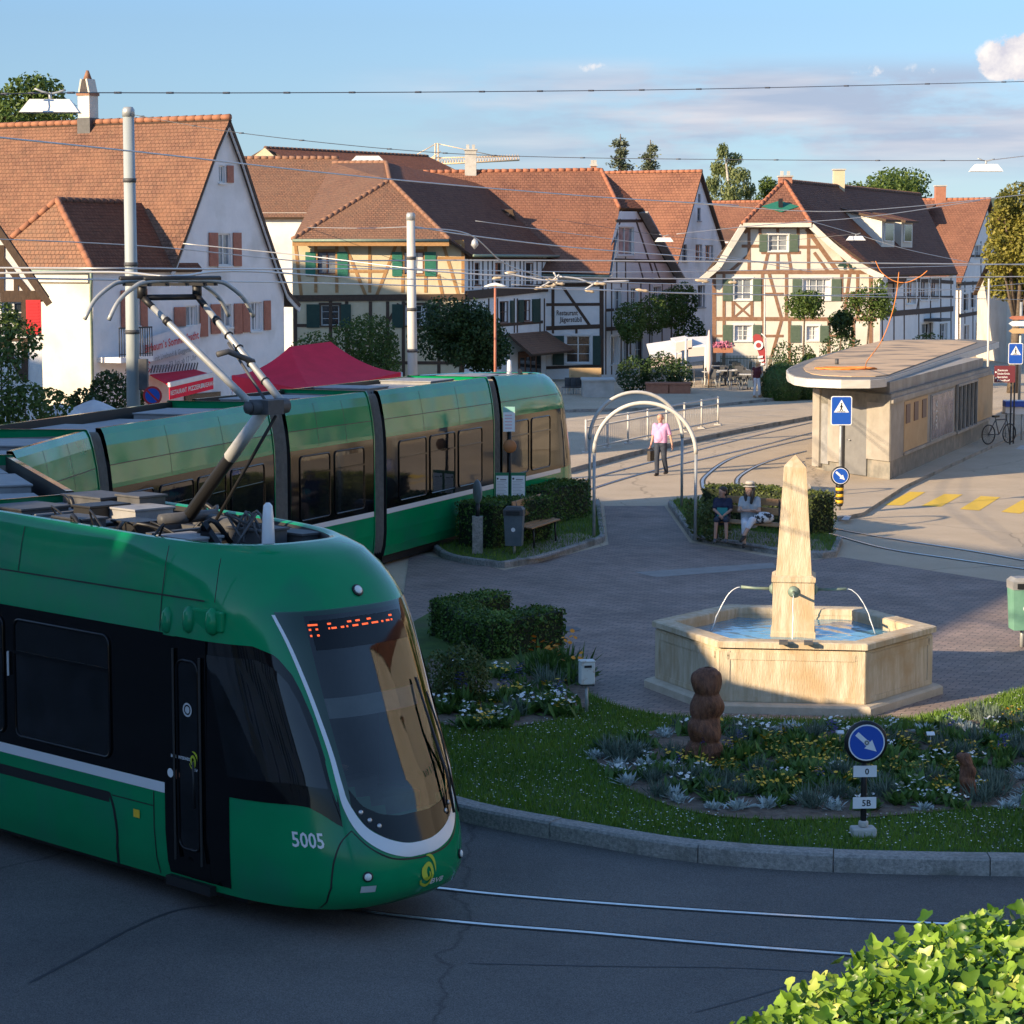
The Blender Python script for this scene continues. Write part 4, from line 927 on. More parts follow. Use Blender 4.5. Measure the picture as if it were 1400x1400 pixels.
for ds in (-.2, .2):
    c = HD+F1.d*ds; prof = [(-.92, -.34), (-.80, -.16), (-.62, -.03), (-.45, .03), (0, .045), (.45, .03), (.62, -.03), (.80, -.16), (.92, -.34)]
    h.tube(smoothcurve([c+F1.n*q+V((0, 0, z)) for q, z in prof], 4), .024, 6, 0); h.tube([c+F1.n*-.48+V((0, 0, .06)), c+F1.n*.48+V((0, 0, .06))], .026, 6, 1)
for q in (-.42, -.2, .05, .28, .42): h.beam(HD+F1.n*q-F1.d*.22, HD+F1.n*q+F1.d*.22, .03, .03, m=1)
for q in (-.36, .34): h.tube([HD+F1.n*q-V((0, 0, .14)), HD+F1.n*q+V((0, 0, .02))], .05, 8, 1)
h.tube([HD-F1.n*.36-V((0, 0, .13)), HD+F1.n*.36-V((0, 0, .13))], .03, 8, 1)
h.build('collector_head', [M['galv'], M['black']], pan)
# equipment on the leading roof
for s, q, l, w, hh, m_ in ((-.5, .55, .7, .5, .26, 'darkgrey'), (-.4, -.45, .6, .6, .22, 'darkgrey'), (.15, .62, .4, .35, .30, 'darkgrey'), (.2, .05, .3, .5, .24, 'black'), (.75, -.62, .5, .3, .2, 'darkgrey'), (1.15, -.2, .4, .3, .16, 'black'), (2.55, .25, .5, .35, .16, 'darkgrey'), (2.35, -.45, .5, .4, .12, 'roofbox')): roofbox(F1, s, q, l, w, hh, c1, m_, 3.38)
b = MB(); rnd = random.Random(5)
for k in range(16):
    s, q = rnd.uniform(-.8, 2.6), rnd.uniform(-.7, .75); b.tube(smoothcurve([F1(s, q, 3.4), F1(s+rnd.uniform(-.1, .3), q+rnd.uniform(-.2, .2), rnd.uniform(3.55, 3.72)), F1(s+rnd.uniform(.2, .6), q+rnd.uniform(-.3, .3), 3.42)], 4), rnd.choice((.012, .02, .028)), 5)
for q in (-.75, .8): b.tube([F1(-.9, q, 3.5), F1(2.4, q, 3.48)], .03, 6)
b.build('roof_cables', M['black'], c1)
for s, q, l, w, hh, m_ in ((-.45, .0, .8, 1.2, .16, 'roofbox'), (.55, .30, .5, .5, .22, 'roofbox'), (.45, -.35, .8, .5, .12, 'darkgrey'), (1.2, .66, .7, .2, .12, 'darkgrey'), (2.7, .62, .5, .25, .1, 'darkgrey')): roofbox(F1, s, q, l, w, hh, c1, m_, 3.38)
# --- the other car sections
def midcar(fr, L, wins, boxes, sides=(1, -1)):
    o = shell(fr, -L, 0, TRAM)
    for sg in sides: band(fr, -L, 0, sg, o, wins if sg == 1 else [])
    for bx in boxes: roofbox(fr, *bx[:5], o, *(bx[5:]))
    return o
midcar(F2, l2, [(-1.6, -.4), (-3.2, -1.9), (-4.7, -3.5)], [(-.8, 0, 1.0, 1.35, .22), (-2.3, .1, 1.5, 1.2, .30), (-3.4, -.3, .4, .6, .2, 'darkgrey'), (-4.3, 0, 1.1, 1.4, .25)])
midcar(F3, l3, [(-1.7, -.5), (-3.3, -2.1)], [(-.9, 0, 1.2, 1.3, .24), (-2.6, .1, 1.3, 1.2, .28), (-1.75, .4, .3, .4, .2, 'darkgrey')])
midcar(F4, l4, [(-1.5, -.35), (-3.1, -1.75), (-4.5, -3.3), (-6.3, -4.75)], [(-1.2, 0, 1.6, 1.3, .26), (-3.4, -.1, 1.7, 1.25, .2), (-2.3, .3, .3, .5, .22, 'darkgrey'), (-5.4, 0, 1.5, 1.3, .28)])
midcar(F5, l5, [(-1.55, -.35), (-3.0, -1.75)], [(-.7, .1, .9, 1.2, .36), (-2.2, -.1, 1.2, 1.3, .3)])
midcar(F6, l6, [(-2.0, -.6), (-3.55, -2.2), (-5.1, -3.75)], [(-.8, 0, 1.0, 1.2, .38), (-2.6, .1, 1.4, 1.3, .3), (-4.4, -.1, 1.3, 1.2, .36)])
c7 = cab(F7, SB7, TRAM)
band(F7, SB7, 3.3, -1, c7, [(SB7+.35, SB7+1.65), (SB7+1.85, SB7+3.1)])
b = MB(); side_strip(b, F7, SB7, 3.3, 1.22, 2.68, 1, .005); b.build('window_band', M['blackgloss'], c7)
b = MB(); side_strip(b, F7, SB7, 3.2, 3.03, 3.045, -1, .003); b.build('panel_seam', M['black'], c7)
for s, q, l, w, hh in ((SB7+.7, 0, .8, 1.2, .2), (SB7+1.9, 0, 1.0, 1.2, .16)): roofbox(F7, s, q, l, w, hh, c7, 'roofbox', 3.38)
b = MB(); p = F6; swirl(b, lambda x, z: F6(-4.55-x, wz(z+.72)+.006, z+.72), .15); b.build('company_mark', M['bvgreen'], TRAM)
bellows(F2, 0, F1, -.95) if False else bellows(F1, -.95, F2, 0)
for fa, la_, fb in ((F2, l2, F3), (F3, l3, F4), (F4, l4, F5), (F5, l5, F6)): bellows(fa, -la_, fb, 0)
def bellows_rear():
    rev = Frame(F7(0, 0, 0), -F7.d); bellows(F6, -l6, rev, -SB7)
bellows_rear()
# ---------------------------------------------------------------- houses
class Fac:
    """one facade: a vertical plane through o, running along u, facing n; px() turns a photo point into (along, height)"""
    def __init__(s, o, u, house, n=None):
        s.o = V((o[0], o[1], 0)); s.u = V((u[0], u[1], 0)).normalized(); s.n = V((s.u.y, -s.u.x, 0)) if n is None else n
        s.house = house; s.h = []; s.beams = {}; s.org = s.o
    def px(s, x, y): p = HIT(x, y, s.o, s.n); return ((p-s.o).dot(s.u), p.z)
    def P(s, a, z, d=0): return s.o+s.u*a+V((0, 0, z))+s.n*d
    def wall(s, poly, m, name='wall'):
        b = MB(); out = [s.P(a, z) for a, z in poly]
        hs = [[s.P(a, z) for a, z in ((a0, z0), (a1, z0), (a1, z1), (a0, z1))] for a0, a1, z0, z1 in s.h]
        b.holes(out, hs, 0, s.n); dp = -.13
        for a0, a1, z0, z1 in s.h:
            for (p, q) in (((a0, z0), (a1, z0)), ((a1, z0), (a1, z1)), ((a1, z1), (a0, z1)), ((a0, z1), (a0, z0))):
                b.face([s.P(*p), s.P(*p, dp), s.P(*q, dp), s.P(*q)], 0)
        return b.build(name, M[m], s.house)
    def beam(s, a0, z0, a1, z1, w=.16, m='timber', d=.022):
        b = s.beams.setdefault(m, MB()); p, q = s.P(a0, z0, d/2-.02+random.Random(hash((round(a0, 2), round(z1, 2)))).uniform(0, .004)), None
        q = s.P(a1, z1, 0)+(p-s.P(a0, z0, 0)); b.beam(p, q, w, d+.04, up=s.n, m=0)
    def bpx(s, x0, y0, x1, y1, w=.16, m='timber', d=.022):
        a, b = s.px(x0, y0), s.px(x1, y1); s.beam(a[0], a[1], b[0], b[1], w, m, d)
    def finish(s):
        for m, b in s.beams.items(): b.build('timber_frame', M[m], s.house)
    def window(s, a0, a1, z0, z1, cols=2, rows=2, frame='frame', glass='glass', sill=True, hole=True, fw=.055, trim=None):
        if hole: s.h.append((a0, a1, z0, z1))
        d = -.10 if hole else .012
        b = MB(); bar = .035
        for (p, q) in (((a0+fw/2, z0), (a0+fw/2, z1)), ((a1-fw/2, z0), (a1-fw/2, z1)), ((a0+fw, z0+fw/2), (a1-fw, z0+fw/2)), ((a0+fw, z1-fw/2), (a1-fw, z1-fw/2))): b.beam(s.P(*p, d), s.P(*q, d), fw, .06, up=s.n)
        for i in range(1, cols): a = a0+(a1-a0)*i/cols; b.beam(s.P(a, z0+fw, d+.004), s.P(a, z1-fw, d+.004), bar if cols > 2 else .06, .05, up=s.n)
        for j in range(1, rows): z = z0+(z1-z0)*j/rows; b.beam(s.P(a0+fw, z, d-.004), s.P(a1-fw, z, d-.004), bar*.8, .04, up=s.n)
        f = b.build('window', M[frame], s.house)
        g = MB(); g.face([s.P(a0+.02, z0+.02, d-.012), s.P(a1-.02, z0+.02, d-.012), s.P(a1-.02, z1-.02, d-.012), s.P(a0+.02, z1-.02, d-.012)]); g.build('pane', M[glass], f)
        s.k = getattr(s, 'k', 0)+1
        if (s.k*7+int(a0*10)) % 5 < 3 and z1-z0 > .5:
            e = d-.009; w_ = (a1-a0)*(.16+.06*(s.k % 3))
            for p0, p1 in ((a0+fw, a0+fw+w_), (a1-fw-w_, a1-fw)): q = MB(); q.face([s.P(p0, z0+.04, e), s.P(p1, z0+.04, e), s.P(p1*.8+p0*.2 if p0 < (a0+a1)/2 else p1, z1-.04, e), s.P(p0 if p0 < (a0+a1)/2 else p0*.8+p1*.2, z1-.04, e)]); q.build('curtain', M['fabwhite'], f)
        if sill: q = MB(); q.obox(s.P(a0-.06, z0-.07, -.10), s.u*(a1-a0+.12), s.n*.17, V((0, 0, .065))); q.build('sill', M[trim or frame], f)
        if trim:
            t = MB(); w = .11
            for (p, q) in (((a0-w/2, z0), (a0-w/2, z1)), ((a1+w/2, z0), (a1+w/2, z1)), ((a0-w, z1+w/2), (a1+w, z1+w/2))): t.beam(s.P(*p, .01), s.P(*q, .01), w, .05, up=s.n)
            t.build('surround', M[trim], f)
        return f
    def wpx(s, x0, x1, y0, y1, **k):
        a0, z1 = s.px(x0, y0); a1, z0 = s.px(x1, y1); return s.window(min(a0, a1), max(a0, a1), z0, z1, **k)
    def shutter(s, a0, a1, z0, z1, m, d=.03, name='shutter'):
        b = MB(); b.obox(s.P(a0, z0, d), s.u*(a1-a0), s.n*.035, V((0, 0, z1-z0)))
        n = max(4, int((z1-z0)/.09)); fr = .05
        for i in range(n):
            z = lerp(z0+fr, z1-fr, (i+.5)/n); b.obox(s.P(a0+fr, z-.015, d+.033), s.u*(a1-a0-2*fr), s.n*.014, V((0, 0, .028)))
        b.build(name, M[m], s.house)
    def spx(s, x0, x1, y0, y1, m, d=.03):
        a0, z1 = s.px(x0, y0); a1, z0 = s.px(x1, y1); s.shutter(min(a0, a1), max(a0, a1), z0, z1, m, d)
def plane3(a, b, c): n = (b-a).cross(c-a).normalized(); return a, n
def roofplane(pts, m, par, eave=None, t=.13, name='roof'):
    """tiled roof plane with thickness; UV u runs along the eave, v up the slope"""
    P = [V(p) for p in pts]; nn = V((0, 0, 0))
    for i in range(len(P)): nn += P[i].cross(P[(i+1) % len(P)])
    nn.normalize()
    if nn.z < 0: nn = -nn
    e = V((-nn.y, nn.x, 0)).normalized() if eave is None else V(eave).normalized(); up = nn.cross(e).normalized()
    if up.z < 0: up = -up
    b = MB()
    for tr in tessellate_polygon([P]):
        tr = list(tr); a, q, c = [P[k] for k in tr]
        if (q-a).cross(c-a).dot(nn) < 0: tr = tr[::-1]
        T = [P[k] for k in tr]; b.face(T, 0, [(p.dot(e), p.dot(up)) for p in T])
        b.face([p-nn*t for p in T[::-1]], 1)
    for i in range(len(P)):
        p, q = P[i], P[(i+1) % len(P)]; b.face([p, q, q-nn*t, p-nn*t], 1)
    return b.build(name, [M[m], M['timber']], par)
def ridge(par, pts, m='tile', r=.11):
    b = MB(); pts = [V(p) for p in pts]
    for p, q in zip(pts, pts[1:]):
        n = max(1, int((q-p).length/.38))
        for i in range(n): b.tube([p.lerp(q, i/n), p.lerp(q, (i+1)/n)], [r*1.12, r*.9], 7)
    b.build('ridge_tiles', M[m+'_plain'], par)
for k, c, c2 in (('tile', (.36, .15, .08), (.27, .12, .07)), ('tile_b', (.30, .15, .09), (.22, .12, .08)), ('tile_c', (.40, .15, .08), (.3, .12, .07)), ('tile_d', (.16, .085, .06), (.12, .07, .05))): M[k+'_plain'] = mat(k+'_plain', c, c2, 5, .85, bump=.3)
def chimney(par, c, w, d, h, m='plaster_warm', rz=0, cap=True):
    b = MB(); b.box((c[0], c[1], c[2]+h/2), (w, d, h), 0, rz); b.box((c[0], c[1], c[2]+h+.04), (w+.12, d+.12, .08), 1, rz)
    if cap:
        for i in (-1, 1): b.box((c[0]+i*w*.25, c[1], c[2]+h+.2), (.16, .16, .25), 1, rz)
    b.build('chimney', [M[m], M['concrete']], par)
def corner(px, Y): p = DP(px, 600, Y); return V((p.x, Y, 0))
def z4(x, y): return 930+x/2.979, 180+y/2.979
# ================= white gabled house on the left
def white_house():
    u = V((.47, .88, 0)).normalized(); n = V((u.y, -u.x, 0)); r = -n
    o = corner(127, 80); H = thing('gabled_house', 'big white plastered house with steep tiled roof, brick red shutters and a tall chimney', 'house', o)
    f = Fac(o, u, H)
    def w(x0, x1, y0, y1, sl, sr, **k):
        f.wpx(x0, x1, y0, y1, cols=2, rows=1, glass='glasslight', **k)
        for q in (sl, sr):
            if q: f.spx(q[0], q[1], q[2], q[3], 'shutbrick')
    w(299, 307.5, 226, 250, None, (309, 318, 226, 250))
    w(297.5, 316, 319, 363, (284.5, 297, 318, 364), (317.5, 329, 318, 364))
    w(254, 270, 418, 446, (237, 252.5, 420, 446), (272, 283, 417, 460))
    w(302, 317, 416, 447, (287, 300.5, 416, 456), (319, 330, 415, 456))
    w(342, 358.5, 413, 452, (330.5, 340.5, 415, 454), (359.5, 369, 411, 451))
    w(181, 190, 396, 445, (164, 175, 397, 448), (190.5, 200.5, 395, 447))
    G_ = [f.px(*p) for p in ((388, 402), (376, 368), (352, 296), (328, 222), (308, 166), (290, 205), (270, 262), (252, 312), (240, 345), (234, 366), (127, 369))]
    f.wall([(0, 0), (G_[0][0], 0)]+G_, 'plaster')
    Q = lambda x, y: HIT(x, y, o, n)
    L = r*16; ov = n*.22
    for prof in (((308, 162), (290, 203), (270, 259), (252, 309), (238, 347), (230, 368)), ((308, 162), (328, 216), (352, 290), (376, 361), (390, 399), (405, 416))):
        pts = [Q(*p) for p in prof]
        for a, b in zip(pts, pts[1:]): roofplane([b+ov, b+L, a+L, a+ov], 'tile', H, eave=r)
        vb = MB()
        for a, b in zip(pts, pts[1:]): vb.beam(a+n*.16-V((0, 0, .22)), b+n*.16-V((0, 0, .22)), .05, .2, up=(0, 0, 1))
        vb.build('verge_board', M['lightgrey'], H)
    top = Q(308, 161); ridge(H, [top+ov+V((0, 0, .02)), top+L])
    # back and far walls
    b = MB(); a1 = G_[0][0]
    b.face([f.P(a1, 0), f.P(a1, 0)+r*14, f.P(a1, 4.2)+r*14, f.P(a1, 4.2)]); b.face([f.P(4.4, 0), f.P(4.4, 5.6), f.P(4.4, 5.6)+r*14, f.P(4.4, 0)+r*14]); b.build('wall', M['plaster'], H)
    # hip roofed wing in front
    E = Q(125, 369)+n*.25-u*.3; zt = E.z; hw = 2.3
    A = HIT(78, 273, o+r*hw, n); B = HIT(172, 272, o+r*hw, n); B.z = A.z
    E2 = Q(236, 366)+n*.25; E2.z = zt; El = E+r*(2*hw+.5)
    roofplane([E, E2+u*1.5, B+u*1.5, A], 'tile_d', H, eave=u); roofplane([El, E, A], 'tile_b', H, eave=r); roofplane([El, A, B+u*1.5, El+u*6], 'tile_b', H, eave=u)
    ridge(H, [A, E+V((0, 0, .05))], 'tile'); ridge(H, [A, El+V((0, 0, .05))], 'tile'); ridge(H, [A, B], 'tile_d')
    fw = Fac(o, r*-1, H, n=-u); g = MB()
    g.face([o, o+V((0, 0, zt)), o+r*4.6+V((0, 0, zt)), o+r*4.6]); g.build('wall', M['plaster_warm'], H)
    g = MB(); g.obox(o+n*.03-u*.03+V((0, 0, zt-.42)), r*4.7, u*-.12, V((0, 0, .30))); g.build('cornice', M['plaster_warm'], H)
    g = MB(); g.tube([E+V((0, 0, -.05))-u*.08, El+V((0, 0, -.05))-u*.08], .07, 8); g.tube([E-u*.06, E-u*.02-V((0, 0, .3)), o-u*.06+n*.08+V((0, 0, zt-.6)), o-u*.06+n*.08], .05, 8); g.build('gutter', M['copper'], H)
    # balcony with railing between wing and banner
    a0, a1 = f.px(133, 485)[0], f.px(178, 485)[0]; zb = f.px(140, 488)[1]
    g = MB(); g.obox(f.P(a0, zb-.18, 0), u*(a1-a0), n*1.0, V((0, 0, .18))); bal = g.build('balcony', M['plaster'], H)
    g = MB(); k = 14
    for i in range(k+1): p = f.P(lerp(a0, a1, i/k), zb, .95); g.tube([p, p+V((0, 0, 1))], .018, 5)
    g.beam(f.P(a0, zb+1, .95), f.P(a1, zb+1, .95), .05, .05); g.beam(f.P(a0, zb+.1, .95), f.P(a1, zb+.1, .95), .03, .03); g.build('railing', M['black'], bal)
    # shop front: door and sign board over the awning
    g = MB(); a0, z0 = f.px(252, 575); a1, z1 = f.px(300, 535); g.obox(f.P(a0, 0, .01), u*(a1-a0), n*.05, V((0, 0, z1))); g.build('shop_window', M['glass'], H)
    g = MB(); a0, z1 = f.px(200, 492); a1, z0 = f.px(268, 507); g.obox(f.P(a0, z0-.05, .02), u*(a1-a0), n*.08, V((0, 0, z1-z0+.25))); 
    for i in range(17): a = lerp(a0+.1, a1-.15, i/16); g.beam(f.P(a, z0+.05, .11), f.P(a+.12, z0+.3, .11), .05, .02, up=n, m=1)
    g.build('shop_sign', [M['plaster_white'], M['darkgrey']], H)
    # chimney with arched cowl
    c = HIT(121, 176, top, (r.cross(V((0, 0, 1)))).normalized()); c.z = A.z
    zc = DP(121, 178, c.y).z; zk = DP(121, 131, c.y).z; s = c.y/3200
    b = MB(); rz = math.atan2(r.y, r.x); b.box((c.x, c.y, (zc-.9+zk)/2), (24*s*.8, 24*s*.8, zk-zc+.9), 0, rz); b.box((c.x, c.y, zc+.1), (26*s*.82, 26*s*.82, .7), 2, rz)
    b.box((c.x, c.y, zk+.05), (26*s*.85, 26*s*.85, .1), 1, rz)
    for sg in (-1, 1): b.beam(V((c.x, c.y, zk+.1))+r*.24*sg, V((c.x, c.y, zk+.62))+r*.12*sg, .5, .07, up=r, m=0)
    b.tube([V((c.x, c.y, zk+.62)), V((c.x, c.y, zk+.95))], [.17, .05], 8, 1); b.build('chimney', [M['plaster_warm'], M['tile_b_plain'], M['darkgrey']], H)
    return f
WH = white_house()
# ================= banner and awnings on the white house
def banner():
    f = WH; H = thing('banner', 'white cloth banner with red heading and grey lines announcing a summer night feast', 'banner', f.P(3, 4, .4))
    tl, tr, br, bl = [HIT(x, y, f.o+f.n*.5, f.n) for x, y in ((190, 464), (274, 442), (275, 476), (192, 499))]
    b = MB(); rows = []
    for j in range(7):
        rows.append([tl.lerp(tr, i/10).lerp(bl.lerp(br, i/10), j/6)+f.n*(.05*math.sin(i*.9+j*.4)) for i in range(11)])
    b.grid(rows); b.build('cloth', M['fabwhite'], H)
    X = (tr-tl).normalized(); Y = (tl-bl).normalized(); W = (tr-tl).length; t = MB(); t2 = MB(); off = f.n*.09
    put_text(t, 'Birbaum`s Sommerfescht', tl+X*W*.05-Y*.5+off, X, Y, W*.88, .28)
    put_text(t2, 'mit Liveband & Guggemusik', tl+X*W*.2-Y*.88+off, X, Y, W*.66, .19); put_text(t2, 'Samstag 23. Juni ab 17 Uhr', tl+X*W*.21-Y*1.22+off, X, Y, W*.66, .19)
    for rr in (.10, .2): 
        c = tl+X*W*.07-Y*1.0+off; t.tube([c+X*rr*math.cos(R(a))+Y*rr*math.sin(a*math.pi/180) for a in range(30, 331, 20)], .025, 4)
    t.build('heading', M['red'], H); t2.build('lettering', M['midgrey'], H)
    A = thing('awning', 'red fabric shop awning with white front rail at the white house', 'awning', f.P(4, 2, .6))
    p = [HIT(x, y, f.o+f.n*d, f.n) for x, y, d in ((205, 512, .1), (266, 505, .1), (291, 512, 1.5), (231, 526, 1.5))]
    b = MB(); b.prism(p, V((0, 0, -.04))); b.build('canopy', M['cloth_red'], A)
    b = MB(); b.beam(p[2], p[3], .1, .16); b.build('front_rail', M['white'], A)
    b = MB(); q0, q1 = p[3]-V((0, 0, .1)), p[2]-V((0, 0, .1)); b.prism([q0, q1, q1-V((0, 0, .42)), q0-V((0, 0, .42))], f.n*.02); v = b.build('valance', M['cloth_red'], A)
    t = MB(); X = (q1-q0).normalized()
    for k, s in ((.02, 'RESTAURANT'), (.42, 'PIZZERIA'), (.70, 'TAKEAWAY')): put_text(t, s, q0+X*(q1-q0).length*k-V((0, 0, .28))+f.n*.03, X, V((0, 0, 1)), 0.95, .16)
    t.build('lettering', M['white'], v)
banner()
# ================= timber house at the left edge
def edge_house():
    o = corner(-160, 63); H = thing('timber_house', 'dark timbered house at the left edge with grey eaves and one bright red shutter', 'house', o)
    f = Fac(o, (1, .02), H); P = f.px
    f.window(*sorted((P(2, 430)[0], P(33, 430)[0])), P(5, 458)[1], P(5, 412)[1], cols=2, rows=3)
    f.spx(36, 57, 410, 457, 'shutred', .05)
    a1 = P(58, 500)[0]
    f.wall([(0, 0), (a1, 0), (a1, P(58, 392)[1]), (P(-50, 240)[0], P(-50, 240)[1]), (0, P(-160, 390)[1])], 'plaster_white')
    for q in ((0, 405, 58, 405, .3), (-40, 300, 40, 402, .16), (2, 335, 2, 400, .16), (34, 400, 34, 520, .18), (-40, 330, -40, 520, .18), (-60, 462, 34, 462, .18), (22, 372, 22, 402, .12), (0, 462, 34, 520, .14)): f.bpx(*q)
    f.finish()
    ap, er = DP(-50, 235, 62.6), DP(68, 406, 62.6); bk = V((-.40, .92, 0)).normalized()*9; lf = DP(-168, 406, 62.6)
    roofplane([er, er+bk, ap+bk, ap], 'tile_d', H); roofplane([lf, ap, ap+bk, lf+bk], 'tile_b', H)
    b = MB(); b.beam(ap-V((0, .06, .2)), er-V((0, .06, .2)), .06, .18); b.beam(ap-V((0, .06, .2)), lf-V((0, .06, .2)), .06, .18); b.build('verge_board', M['timber'], H)
    g = MB(); g.face([f.P(a1, 0), f.P(a1, 0)+bk, f.P(a1, 5.2)+bk, f.P(a1, 5.2)]); g.build('wall', M['plaster_white'], H)
edge_house()
# ================= cream timbered house in the middle
def cream_house():
    o = corner(402, 112); u = V((1, .03, 0)).normalized(); H = thing('timber_house', 'cream timbered house with bright green shutters and hipped brown roof', 'house', o)
    f = Fac(o, u, H); P = f.px; T = 'timber_ochre'
    for (x0, x1, sl, sr) in ((434, 460, (417.5, 431.5), (461, 475.5)), (551.5, 579.5, (536, 550), (580.5, 596))):
        f.wpx(x0, x1, 344, 375, cols=2, rows=1, frame='framebrown', glass='glasslight', trim=T)
        for q in (sl, sr): f.spx(q[0], q[1], 344.5, 377.5, 'shutgreen')
    for (x0, x1, sl, sr) in ((439, 464, (419, 437), (466, 480)), (553, 583, (536, 551), (584, 598))):
        f.wpx(x0, x1, 417, 445, cols=2, rows=3, frame='lightgrey', trim='timber')
        for q in (sl, sr): f.spx(q[0], q[1], 416, 448, 'shutdark')
    W = P(635, 500)[0]; ze = P(500, 330)[1]; zb = P(500, 408)[1]
    f.wall([(0, 0), (W, 0), (W, ze), (0, ze)], 'plaster_cream')
    for x in (431.8, 460.5, 505.5, 550.7, 582, 633): f.bpx(x, 332, x, 400, .15, T)
    for q in ((472, 336, 500, 404), (541, 336, 515, 404), (606, 334, 627, 404), (599, 375, 605, 404), (404, 336, 412, 404)): f.bpx(*q, .15, T)
    for q in ((476, 371, 530, 371), (597, 353, 632, 353)): f.bpx(*q, .13, T)
    f.bpx(402, 331, 634, 331, .2, T)
    f.bpx(396, 408, 636, 406, .30, 'timber', .06)
    for x in (404, 452, 474, 506.5, 530, 551.5, 600, 632): f.bpx(x, 412, x, 525, .16)
    for q in ((473, 415, 482, 455), (545, 415, 531, 440), (404, 445, 435, 445), (480, 470, 536, 470), (420, 470, 412, 520), (402, 496, 634, 496)): f.bpx(*q, .15)
    f.finish()
    v = V((.37, .93, 0)).normalized(); c = f.P(W, 0); s = Fac(c, v, H); Q = s.px
    for x0, x1 in ((649, 656), (677, 686), (719, 730)): s.wpx(x0, x1, 359, 389, cols=1, rows=2, frame='framebrown')
    for x0, x1, y0, y1 in ((683, 696, 412, 441), (716, 726, 410, 439)):
        s.wpx(x0, x1, y0, y1, cols=2, rows=2, frame='framebrown')
    s.spx(697, 702, 411, 441, 'shutdark'); s.spx(708, 715, 410, 440, 'shutdark'); s.spx(727, 737, 409, 440, 'shutdark')
    L = Q(757, 450)[0]; ze2 = Q(640, 349)[1]
    s.wall([(0, 0), (L, 0), (L, ze2), (0, ze2)], 'plaster_white')
    for x in (641, 646, 660, 667, 673, 690, 697, 704, 711, 716, 734, 741, 748): s.bpx(x, 352, x, 396, .11)
    s.bpx(636, 404, 757, 392, .42, 'timber', .10); s.bpx(636, 351, 757, 356, .2)
    for x in (640, 668, 680, 703, 707, 738, 744): s.bpx(x, 408, x, 455, .13)
    for q in ((668, 446, 742, 440), (668, 462, 742, 455)): s.bpx(*q, .15)
    s.finish()
    # porch roof and door on the side
    a0, a1 = Q(692, 470)[0], Q(752, 470)[0]; zp = Q(700, 456)[1]
    roofplane([s.P(a0, zp-1.0, 1.4), s.P(a1, zp-1.0, 1.4), s.P(a1-.3, zp, 0), s.P(a0+.3, zp, 0)], 'tile_b', H, name='porch_roof')
    g = MB(); d0, d1 = Q(708, 500)[0], Q(738, 500)[0]; zt = Q(720, 480)[1]; g.obox(s.P(d0, 0, .02), v*(d1-d0), s.n*.06, V((0, 0, zt)))
    for i in range(4): g.obox(s.P(lerp(d0, d1, i/4)+.1, .5, .08), v*((d1-d0)/4-.2), s.n*.02, V((0, 0, zt-.8)), 1)
    g.build('door', [M['wooddark'], M['glass']], H)
    # roof
    E1, E2 = DP(400, 327, 111.4), DP(614, 327, 111.4); A = DP(533, 246, 115.6); B = DP(528, 222, 122); C = DP(455, 222.5, 124); E3 = DP(410, 312, 121)
    roofplane([E1, E2, A], 'tile_b', H, eave=u); roofplane([E1, A, C], 'tile_b', H, eave=(.5, -1, 0)); roofplane([A, B, C], 'tile_b', H, eave=(.5, -1, 0)); roofplane([E1, C, E3], 'tile_b', H, eave=(.5, -1, 0))
    F = DP(645, 348, 112.2); F2 = F+v*14; R2 = A+v*15
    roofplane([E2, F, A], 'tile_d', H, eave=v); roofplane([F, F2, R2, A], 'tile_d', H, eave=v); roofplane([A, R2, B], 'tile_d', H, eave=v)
    ridge(H, [E1, A], 'tile_b'); ridge(H, [E2, A], 'tile_b'); ridge(H, [A, B], 'tile_b'); ridge(H, [B, C], 'tile_b')
    g = MB(); g.beam(E1-V((0, 0, .22)), E2-V((0, 0, .22)), .1, .2); g.build('fascia', M['timber_ochre'], H)
    g = MB(); g.tube([E1-V((0, .08, .06)), E2-V((0, .08, .06))], .07, 8); g.tube([F-V((0, 0, .05))+s.n*.1, F+v*12-V((0, 0, .05))+s.n*.1], .07, 8); g.build('gutter', M['copper'], H)
    bk = MB(); bk.face([o, o+v*11, o+v*11+V((0, 0, ze)), o+V((0, 0, ze))]); bk.build('wall', M['plaster_cream'], H)
    return f, s
CH = cream_house()
